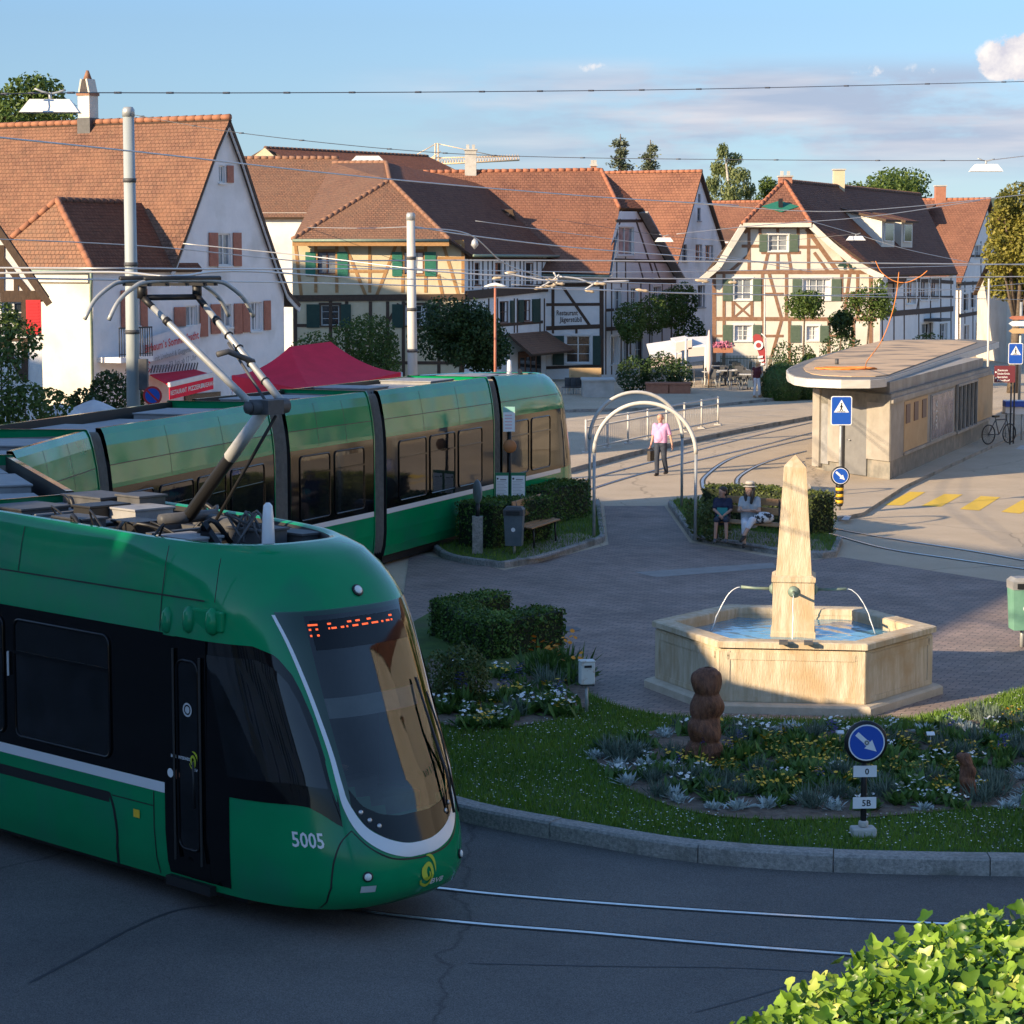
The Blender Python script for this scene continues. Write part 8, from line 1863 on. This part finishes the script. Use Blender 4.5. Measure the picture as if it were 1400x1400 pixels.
wire('wire from the pale pole across the restaurant roof', [TB-V((0, 0, .3)), (650, 323, 78), (800, 340, 84), (960, 352, 92), (1080, 361, 98)], .022)
wire('wire from the pale pole to the cream house roof', [(420, 311, 112), (500, 312, 95), TB-V((0, 0, .32))], .014)
wire('high wire from the restaurant roof to the sunlit house', [(650, 302, 90), (800, 322, 94), (950, 343, 98), (1110, 372, 104)], .014)
wire('pale wire rising across the barn gable to the right', [(925, 320, 98), (1040, 308, 100), (1190, 296, 103), (1340, 274, 106)], .018)
wire('pale wire across the front of the sunlit house roof', [(920, 276, 98), (1110, 289, 100), (1240, 283, 102), (1420, 264, 106)], .018)
wire('wire carrying the lamp before the sunlit house roof', [(1100, 300, 98), L3, (1240, 341, 101), (1330, 360, 104)], .014)
wire('wire sagging between the two small hanging lamps', [(760, 300, 100), L4, (1040, 330, 102), L3], .010, 'wiredark')
wire('lowest pale wire in front of the sunlit house', [(700, 389, 76), (960, 402, 88), (1200, 402, 98), (1420, 386, 110)], .016)
def crossing():
    H = thing('wire_crossing', 'cluster of insulators and clamps where the tram wires cross above the square', 'wire fitting', DP(760, 388, 78)); rnd = random.Random(1)
    for x, y in ((737, 394), (755, 383), (764, 388), (752, 391), (806, 398), (820, 388), (878, 397), (700, 372), (680, 380), (960, 384), (1002, 386)):
        b = MB(); c = DP(x, y, 78); d = V((rnd.uniform(.15, .25), 0, rnd.uniform(-.03, .03))); b.tube([c-d, c-d*.5, c, c+d*.5, c+d], [.02, .06, .035, .06, .02], 6); b.build('insulator', M['insul'], H)
    b = MB()
    for p in (((738, 393), (757, 382), (765, 375)), ((757, 372), (762, 384), (754, 394)), ((765, 378), (790, 381), (812, 388), (830, 385), (860, 384)), ((800, 396), (812, 388), (818, 384)), ((690, 373), (720, 379), (756, 385))): b.tube(smoothcurve([DP(x, y, 78) for x, y in p], 5), .032, 6)
    b.build('clamp', M['wirepale'], H)
    c = DP(649, 333, 85); H = thing('wire_fitting', 'small bell shaped pulley hanging on the wires above the cream house side', 'wire fitting', c); b = MB(); b.lathe([(.03, .18), (.1, .1), (.14, -.05), (.08, -.12), (.02, -.2)], c, 10); b.build('pulley', M['wirepale'], H)
crossing()
# ---------------------------------------------------------------- far things in the sky line
def crane():
    H = thing('tower_crane', 'pale yellow tower crane jib above the long restaurant roof', 'crane', (DP(598, 300, 300).x, 300, 0)); b = MB(); P = lambda x, y, d=0: DP(x, y, 300)+V((0, d, 0)); m0, m1 = P(597, 400), P(597, 207)
    A, T = P(560, 226.5), P(710, 219)
    for d in (-.5, .5): b.tube([A+V((0, d, 0)), T+V((0, d, 0))], .09, 5)
    b.tube([A+UP*.9, T+UP*.5], .09, 5); n = 40
    for k in range(n): p, q = A.lerp(T, k/n), A.lerp(T, (k+1)/n); b.tube([p+V((0, -.5, 0)), p.lerp(q, .5)+UP*.8, q+V((0, -.5, 0))], .05, 4); b.tube([p+V((0, .5, 0)), p.lerp(q, .5)+UP*.8, q+V((0, .5, 0))], .05, 4)
    b.build('jib', M['crane'], H); b = MB()
    for dx in (-.6, .6):
        for dy in (-.6, .6): b.tube([V((m0.x+dx, 300+dy, 0)), V((m1.x+dx*.3, 300+dy*.3, m1.z+1))], .09, 5)
    for k in range(24): z = m1.z*k/24; b.tube([V((m0.x-.6, 299.4, z)), V((m0.x+.6, 299.4, z+m1.z/24))], .05, 4)
    b.build('mast', M['crane'], H); b = MB(); b.tube([m1+UP*1, A.lerp(T, .75)+UP*.8], .05, 4); b.tube([m1+UP*1, A+UP*.9], .05, 4); b.build('stay', M['crane'], H)
crane()
def hills():
    b = MB(); rows = []
    for j in range(9):
        v = j/8; row = []
        for i in range(121):
            u = i/120; x = lerp(-2600, 3200, u); az = x/4200; h = 66+40*math.sin(az*9+.8)+22*math.sin(az*23+2)+10*math.sin(az*61); h *= 1.0 if az > .12 else max(.45, 1-(.12-az)*1.2)
            row.append(V((x, 3600+v*1600, -5+max(5, h*1.35)*math.sin(math.pi*min(1, v*.62))**.8)))
        rows.append(row)
    b.grid(rows, 0, True, flip=True); tag(b.build('hills', M['hill'], origin=(0, 0, 0)), kind='structure')
hills()
# ---------------------------------------------------------------- people
def capsule(b, p, q, r0, r1, n=14):
    p, q = V(p), V(q); d = (q-p); L = d.length; d = d.normalized() if L > 1e-6 else UP; pts, rr = [], []
    for k in range(5): a = R(-85+k*85/4); pts.append(p+d*(r0*math.sin(a))); rr.append(max(.0015, r0*math.cos(a)))
    for k in range(1, 6): a = R(k*85/5); pts.append(q+d*(r1*math.sin(a))); rr.append(max(.0015, r1*math.cos(a)))
    b.tube(pts, rr, n)
def ell(b, c, r, n=16):
    c = V(c); b.lathe([(1e-3 if abs(a) == 90 else math.cos(R(a)), math.sin(R(a))) for a in range(-90, 91, 15)], (0, 0, 0), n); k = n*13
    for i in range(len(b.v)-k, len(b.v)): v = b.v[i]; b.v[i] = (c.x+v[0]*r[0], c.y+v[1]*r[1], c.z+v[2]*r[2])
def remesh(o, vox=.012, it=6):
    m = o.modifiers.new('Remesh', 'REMESH'); m.mode = 'VOXEL'; m.voxel_size = vox; m.use_smooth_shade = True; s = o.modifiers.new('Smooth', 'SMOOTH'); s.factor = .5; s.iterations = it
def hand(b, wrist, d, side, curl=.5, s=1.0):
    """palm plus five separate curled fingers; d points from the wrist along the hand, side towards the thumb"""
    w, d, sd = V(wrist), V(d).normalized(), V(side).normalized(); sd = (sd-d*sd.dot(d)).normalized(); pn = d.cross(sd)
    for k in (-.02, 0, .02): capsule(b, w+sd*k*s, w+d*.085*s+sd*k*1.25*s, .015*s, .015*s, 8)
    for k, L in ((-.034, .058), (-.012, .072), (.011, .078), (.033, .07)):
        p = w+d*.088*s+sd*k*s; p1 = p+(d*math.cos(curl*.6)+pn*math.sin(curl*.6))*L*.5*s; p2 = p1+(d*math.cos(curl*1.5)+pn*math.sin(curl*1.5))*L*.5*s; capsule(b, p, p1, .0095*s, .009*s, 6); capsule(b, p1, p2, .009*s, .0075*s, 6)
    p = w+d*.025*s+sd*.03*s; q = p+(d*.6+sd*.7).normalized()*.04*s; capsule(b, p, q, .012*s, .0105*s, 6); capsule(b, q, q+(d*.9+sd*.15+pn*.3).normalized()*.035*s, .0105*s, .008*s, 6)
def head(b, c, face, s=1.0):
    """skull with jaw, nose, brow, lips and ears; c is the centre of the skull, face the direction it looks"""
    c, f = V(c), V(face).normalized(); x = UP.cross(f).normalized(); u = f.cross(x).normalized(); P = lambda a, e, z: c+x*(a*s)+f*(e*s)+u*(z*s)
    for a, e, z, r0, r1 in (((0, -.015, .02), (0, .02, .03), 0, .092, .088),): capsule(b, P(*a), P(*e), r0*s, r1*s)
    capsule(b, P(0, .03, -.03), P(0, .045, -.085), .066*s, .042*s); capsule(b, P(-.025, .075, .032), P(.025, .075, .032), .018*s, .018*s, 8)
    capsule(b, P(0, .092, .018), P(0, .112, -.022), .009*s, .0145*s, 8); capsule(b, P(-.018, .086, -.055), P(.018, .086, -.055), .0095*s, .0095*s, 8)
    for k in (-1, 1): capsule(b, P(.088*k, -.005, .012), P(.090*k, -.012, -.022), .016*s, .012*s, 8); capsule(b, P(.045*k, .055, -.015), P(.035*k, .06, -.04), .026*s, .02*s, 8)
    return P
def eyes(P, par, s):
    b = MB()
    for k in (-1, 1): ell(b, P(.031*k, .085, .008), (.0105*s, .0105*s, .0105*s), 8)
    b.build('eyes', M['hairblack'], par)
def limb(b, pts, rr, n=14):
    for i in range(len(pts)-1): capsule(b, pts[i], pts[i+1], rr[i], rr[i+1], n)
def person(label, loc, yaw, s, J, top, bottom, shoes, hair, skin='skin', sleeve=.75, leg_end=1.0, rtop=.012):
    """J: joints in metres for a 1.75 m figure, facing -Y; every garment is a shell of its own over the same skeleton"""
    H = thing('person', label, 'person', loc); A = lambda k: V(J[k])*s
    face = V(J.get('face', (0, -1, 0)))
    b = MB(); pel, ch, nk, hd = A('pelvis'), A('chest'), A('neck'), A('head'); sh = [A('shL'), A('shR')]; hp = [A('hipL'), A('hipR')]
    def torso(b, g=0):
        for k in (-1, 1):
            w = (sh[0]-sh[1]).normalized(); capsule(b, pel+w*.075*s*k, ch+w*.085*s*k-UP*.03*s, (.105+g)*s, (.112+g)*s); capsule(b, ch+w*.07*s*k, (sh[0] if k == 1 else sh[1])-w*.02*s*k, (.10+g)*s, (.066+g)*s)
        if J.get('belly'): capsule(b, pel+V((0, -.05, .12))*s, ch+V((0, -.035, -.1))*s, (.115+g)*s, (.11+g)*s)
    torso(b); capsule(b, ch+UP*.10*s, nk, .075*s, .055*s); capsule(b, nk, hd-UP*.05*s, .054*s, .05*s); P = head(b, hd, face, s)
    for q in 'LR':
        limb(b, [A('sh'+q), A('el'+q), A('wr'+q)], [.05*s, .038*s, .026*s]); side = V(J.get('thumb'+q, (0, -1, 0))); hand(b, A('wr'+q)+(A('wr'+q)-A('el'+q)).normalized()*.02*s, J.get('hd'+q) or (A('wr'+q)-A('el'+q)), side, J.get('curl'+q, .5), s)
        limb(b, [A('hip'+q), A('kn'+q), A('an'+q)], [.082*s, .056*s, .037*s]); f = V(J.get('ft'+q, (0, -1, 0))).normalized(); limb(b, [A('an'+q)-UP*.045*s-f*.04*s, A('an'+q)-UP*.05*s+f*.14*s], [.034*s, .028*s])
    body = b.build('body', M[skin], H, origin=(0, 0, 0)); remesh(body, .0085*s, 2)
    def garment(name, m, fn, vox=.012, it=4): g = MB(); fn(g); o = g.build(name, M[m], body, origin=(0, 0, 0)); remesh(o, vox*s, it); return o
    def shirt(g):
        torso(g, rtop); capsule(g, ch+UP*.11*s, nk-UP*.035*s, .082*s, .066*s)
        for q in 'LR':
            a, e, w = A('sh'+q), A('el'+q), A('wr'+q)
            if sleeve <= 1: limb(g, [a, a.lerp(e, sleeve)], [.068*s, .058*s])
            else: limb(g, [a, e, e.lerp(w, sleeve-1)], [.068*s, .054*s, .044*s])
    garment('shirt', top, shirt)
    def trousers(g):
        w = (hp[0]-hp[1]).normalized()
        for k in (-1, 1): capsule(g, pel+w*.07*s*k+UP*.05*s, pel+w*.075*s*k-UP*.04*s, .118*s, .118*s)
        for q in 'LR':
            h, k, a = A('hip'+q), A('kn'+q), A('an'+q)
            limb(g, [h, k, k.lerp(a, leg_end)] if leg_end > 0 else [h, h.lerp(k, 1+leg_end)], [.104*s, .077*s, .062*s])
    garment('trousers', bottom, trousers)
    for q in 'LR':
        f = V(J.get('ft'+q, (0, -1, 0))).normalized(); a = A('an'+q); garment('shoe', shoes, lambda g: (limb(g, [a-UP*.045*s-f*.05*s, a-UP*.05*s+f*.08*s, a-UP*.055*s+f*.16*s], [.045*s, .045*s, .034*s]), capsule(g, a-UP*.02*s, a-UP*.05*s, .045*s, .045*s)), .011, 3)
    body.matrix_parent_inverse = Matrix()
    eyes(P, body, s)
    if hair: g = MB(); hair(g, P, s); o = g.build('hair', M[J.get('hairm', 'hairblack')], body, origin=(0, 0, 0)); remesh(o, .011*s, 3)
    H.rotation_euler = (0, 0, yaw)
    return H, body, A, P
STAND = dict(pelvis=(0, 0, .95), chest=(0, -.01, 1.30), neck=(0, -.015, 1.50), head=(0, -.03, 1.635), shL=(.185, 0, 1.42), shR=(-.185, 0, 1.42), elL=(.25, .02, 1.14), elR=(-.25, .04, 1.13), wrL=(.27, -.06, .89), wrR=(-.25, .0, .87), hipL=(.09, 0, .92), hipR=(-.09, 0, .92), knL=(.10, -.03, .50), knR=(-.10, -.02, .50), anL=(.10, .02, .09), anR=(-.10, .02, .09))
def people():
    # bald man walking with a dark bag
    J = dict(STAND); J.update(belly=1, face=(-.25, -1, -.12), elL=(.27, .05, 1.15), wrL=(.33, .03, .90), elR=(-.24, .02, 1.13), wrR=(-.26, -.08, .88), curlR=1.3, knL=(.09, .04, .50), anL=(.10, .20, .12), knR=(-.08, -.10, .51), anR=(-.07, -.10, .09), hairm='hairgrey')
    def fringe(g, P, s):
        for k in (-1, 1): capsule(g, P(.082*k, -.03, .0), P(.06*k, -.085, -.01), .018*s, .02*s)
        capsule(g, P(-.05, -.09, -.02), P(.05, -.09, -.02), .022*s, .022*s)
    p = G(903, 650); H, body, A, P = person('bald man in pink short sleeved shirt and dark jeans walking with a bag', p, R(-24), 1.03, J, 'shirtpink', 'jeans', 'leather', fringe, sleeve=.85)
    b = MB(); w = A('wrR')+V((0, 0, -.11)); bag = MB(); bag.box(w+V((0, -.01, -.22)), (.10, .36, .30)); bag.tube(smoothcurve([w+V((0, -.11, -.07)), w+V((0, -.06, .0)), w+V((0, .05, .0)), w+V((0, .10, -.07))], 4), .012, 6)
    o = bag.build('briefcase', M['leather'], origin=(0, 0, 0), bevel=.015); o.location = p; o.rotation_euler = (0, 0, R(-24)); tag(o, 'dark brown leather bag in the right hand of the walking man', 'bag')
    # seated pair
    SE = dict(pelvis=(0, .0, .53), chest=(0, -.03, .88), neck=(0, -.05, 1.08), head=(0, -.08, 1.215), shL=(.17, -.02, 1.0), shR=(-.17, -.02, 1.0), hipL=(.09, -.02, .53), hipR=(-.09, -.02, .53))
    J = dict(SE); J.update(face=(-.55, -1, -.05), elL=(.22, -.12, .76), elR=(-.22, -.14, .77), wrL=(-.02, -.30, .78), wrR=(.04, -.27, .80), curlL=.9, curlR=.9, knL=(.10, -.46, .60), anL=(-.06, -.62, .28), knR=(-.06, -.47, .53), anR=(-.06, -.50, .09), ftL=(-.35, -1, -.35), hdL=(-1, .1, .05), hdR=(1, .1, .05))
    def longhair(g, P, s):
        capsule(g, P(0, -.03, .035), P(0, -.01, .04), .104*s, .100*s)
        for k in (-1, 1): limb(g, [P(.075*k, -.02, .0), P(.088*k, .015, -.12), P(.075*k, .06, -.27)], [.05*s, .048*s, .03*s])
        limb(g, [P(0, -.08, 0), P(0, -.09, -.2)], [.07*s, .06*s])
    q = BR0.lerp(BR1, .47); q = V((q.x, q.y+.30, .1-.03)); H, body, A, P = person('woman in grey shirt, white cropped trousers and straw hat sitting with folded arms', q, R(-12), 1.0, J, 'shirtgrey', 'trousers_white', 'black', longhair, skin='skinpale', sleeve=.55, leg_end=.45)
    g = MB(); c = P(0, -.01, .075); g.lathe([(.155, 0), (.16, .008), (.112, .015), (.108, .03)], c, 20, 0); g.lathe([(.109, .03), (.106, .055)], c, 20, 1); g.lathe([(.106, .055), (.098, .10), (.07, .12), (.02, .115)], c, 20, 0); g.build('hat', [M['strawhat'], M['black']], body)
    J = dict(SE); J.update(face=(-.9, -.75, .0), elL=(.21, -.10, .78), elR=(-.21, -.10, .78), wrL=(.05, -.32, .66), wrR=(-.04, -.33, .67), curlL=1.0, curlR=1.0, knL=(.12, -.46, .56), anL=(.13, -.46, .09), knR=(-.12, -.46, .56), anR=(-.15, -.44, .09))
    def bowl(g, P, s): capsule(g, P(0, -.025, .045), P(0, .005, .052), .102*s, .092*s); capsule(g, P(-.05, .05, .07), P(.05, .05, .07), .035*s, .035*s); capsule(g, P(0, -.06, -.02), P(0, -.06, .02), .075*s, .08*s)
    q = BR0.lerp(BR1, .08); q = V((q.x, q.y+.28, .1+.03)); H, body, A, P = person('dark haired boy in navy and teal shirt and dark shorts sitting on the bench end', q, R(-10), .88, J, 'navy', 'jeans', 'darkgrey_', bowl, sleeve=.75, leg_end=.05)
    g = MB(); rows = []
    for j in range(8):
        z = lerp(.60, .84, j/7)*.88; rows.append([V((x*.88, (-.172+.25*x*x-.03*(1-j/7))*.88-.012, z)) for x in [lerp(-.13, .13, i/8) for i in range(9)]])
    g.grid(rows, 0, True); g.build('shirt_panel', M['teal'], body)
    p = BR0.lerp(BR1, .66); b = MB(); c = V((p.x, p.y+.24, .1+.60)); ell(b, c, (.24, .15, .13)); 
    o = b.build('bag', M['patternbag']); tag(o, 'black and white patterned bag beside the woman on the bench', 'bag')
    p = BR0.lerp(BR1, .585); b = MB(); ell(b, V((p.x, p.y+.22, .1+.52)), (.14, .14, .05)); tag(b.build('cloth', M['bluecloth']), 'pale blue folded cloth on the bench next to the woman', 'cloth')
    J = dict(SE); J.update(face=(.1, -1, -.1), elL=(.24, -.16, .80), elR=(-.24, -.16, .80), wrL=(.16, -.40, .84), wrR=(-.16, -.40, .84), knL=(.12, -.46, .56), anL=(.13, -.50, .09), knR=(-.12, -.46, .56), anR=(-.13, -.50, .09))
    p = F1(3.42, 0, .47); person('tram driver in pale shirt sitting behind the windscreen of the leading car', p, math.atan2(F1.d.x, -F1.d.y), 1.0, J, 'shirtgrey', 'jeans', 'black', bowl, sleeve=1.6)
    # woman standing by the clipped bush
    J = dict(STAND); J.update(face=(.8, -.6, -.1), elR=(-.24, .03, 1.14), wrR=(-.22, -.02, .88), elL=(.24, -.05, 1.15), wrL=(.16, -.22, 1.22), knL=(.14, -.06, .5), anL=(.17, -.02, .09), hairm='hairblond', pelvis=(0, .02, .95), chest=(.02, -.04, 1.30), neck=(.03, -.07, 1.49), head=(.04, -.10, 1.62))
    def bob(g, P, s): capsule(g, P(0, -.03, .04), P(0, -.01, .04), .105*s, .1*s); capsule(g, P(0, -.07, -.03), P(0, -.06, .02), .085*s, .08*s)
    p = G(1034, 543.5, .13); H, body, A, P = person('blond woman in dark red top and white trousers standing by the rounded bush', p, R(25), .93, J, 'darkred', 'trousers_white', 'wood', bob, sleeve=.2, leg_end=.8)
    b = MB(); c = V((p.x-.28, p.y-.05, .13+.62)); b.box(c, (.24, .14, .30)); b.tube(smoothcurve([c+V((-.08, 0, .15)), c+V((0, 0, .27)), c+V((.08, 0, .15))], 4), .012, 5); tag(b.build('shoulder_bag', M['fabcream'], bevel=.02), 'cream bag held by the blond woman at the terrace', 'bag')
    for lab, x, w, m in (('beige bundle lying on the pavement at the feet of the blond woman', 1046, .28, 'tanpanel'), ('pale grey bag lying on the pavement beneath the rounded bush', 1056, .34, 'lightgrey')):
        p = G(x, 542, .13); b = MB(); ell(b, V((p.x, p.y, .13+w*.4)), (w*.9, w*.7, w*.5)); tag(b.build('bag', M[m]), lab, 'bag')
people()
# ---------------------------------------------------------------- added unseen houses and trees that shade the square and mirror in the tram
def unseen_house(label, c, along, length, depth, zr, ze, wallm, roofm, hip0=0, hip1=0, floors=3, shut='shutsage'):
    """ridge centre c, direction along; hip0/hip1: how far the ridge end is set in"""
    d = V((along[0], along[1], 0)).normalized(); n = V((d.y, -d.x, 0)); c = V((c[0], c[1], 0)); H = thing('unseen_house', label, 'house', c)
    a, b_ = c-d*length/2, c+d*length/2; z = V((0, 0, 1)); ra, rb = a+d*hip0+z*zr, b_-d*hip1+z*zr
    c0, c1, c2, c3 = a+n*depth/2, b_+n*depth/2, b_-n*depth/2, a-n*depth/2; E = [p+z*ze for p in (c0, c1, c2, c3)]
    roofplane([E[0], E[1], rb, ra], roofm, H, eave=d); roofplane([E[2], E[3], ra, rb], roofm, H, eave=d)
    if hip0: roofplane([E[3], E[0], ra], roofm, H, eave=n)
    if hip1: roofplane([E[1], E[2], rb], roofm, H, eave=n)
    w = MB(); i = .25
    for p, q in ((c0, c1), (c1, c2), (c2, c3), (c3, c0)): w.face([p, q, q+z*ze, p+z*ze])
    if not hip0: w.face([E[3], E[0], ra])
    if not hip1: w.face([E[1], E[2], rb])
    w.build('wall', M[wallm], H)
    for sg, o in ((1, c0), (-1, c3)):
        f = Fac(o, d, H, n=n*sg); k = max(2, int(length/2.8))
        for fl in range(floors):
            zc = 1.0+fl*(ze-.6)/floors
            for j in range(k):
                x = length*(j+.5)/k; f.window(x-.5, x+.5, zc, zc+1.4, cols=2, rows=2, hole=False, trim='frame', glass='glass')
                if fl and sg == 1: f.shutter(x-1.1, x-.62, zc, zc+1.4, shut); f.shutter(x+.62, x+1.1, zc, zc+1.4, shut)
    return H
SA, SU = SAZ, V((-SAZ.y, SAZ.x, 0))
def ut(u, t): return SU*u+SA*t
tn = .3346
def shade_house(label, u0, u1, S, t0, depth, drop, **k):  # added unseen house; roof line set by the shade it throws
    return unseen_house(label, ut((u0+u1)/2, t0), SU, u1-u0, depth, S-tn*t0, S-tn*t0-drop, k.pop('wallm', 'plaster_warm'), k.pop('roofm', 'tile'), **k)
shade_house('plastered house added outside the frame to shade the square', 7.5, 21.5, 9.0, -13, 9, 6.4, hip1=1.6)
shade_house('low plastered house added unseen between taller shading houses', 20.6, 24.0, 7.15, -13, 9, 3.4, wallm='plaster_cream', floors=2)
shade_house('tall hip roofed house added unseen to shade the plaza', 22.9, 45, 12.9, -13, 12, 7.8, hip0=8.6, wallm='plaster')
shade_house('tall house with orange roof added unseen to shade the plaza', 45, 60.5, 12.9, -13, 12, 5.2, wallm='plaster_cream', roofm='tile_c')
shade_house('tall unseen house added to shade the cream house', 88, 101, 26, 20, 12, 6, wallm='plaster_warm')
for i, (p, q, wm, rm, lab) in enumerate((((17, 24), (22, 42), 'plaster_warm', 'tile_c', 'cream house with sage shutters added unseen for the tram to mirror'), ((22.5, 44), (28, 64), 'plaster_cream', 'tile', 'yellow house added unseen for the tram to mirror'), ((28.6, 66), (35, 88), 'plaster_warm', 'tile_b', 'long pale house added unseen for the tram to mirror'))):  # added unseen houses: bright walls mirrored in the tram side
    p, q = V((p[0], p[1], 0)), V((q[0], q[1], 0)); d = (p-q).normalized(); n = V((d.y, -d.x, 0))
    unseen_house(lab, (p+q)/2-n*5, d, (q-p).length, 10, 12.5, 9.2, wm, rm, floors=2, shut=('shutsage', 'shutbrick', 'shutdark')[i])

for i, (x, y, r_, h) in enumerate(((20.5, 45, 2.6, 5.2), (23.5, 56, 2.8, 5.6), (26.5, 70, 3.0, 6.0), (19.2, 36, 2.2, 4.6))):  # added unseen trees: dark patches in the tram reflections
    tree('leafy_tree', ('leafy tree added unseen before the yellow house for tram reflections', 'tree added unseen between yellow and pale house for tram reflections', 'tree added unseen before the long pale house for tram reflections', 'small tree added unseen before the cream house for tram reflections')[i], (x, y), None, (r_, r_, r_*1.1), h, 1800, .42, 'treemid', 90+i, lump=9, group='added unseen trees for tram reflections')
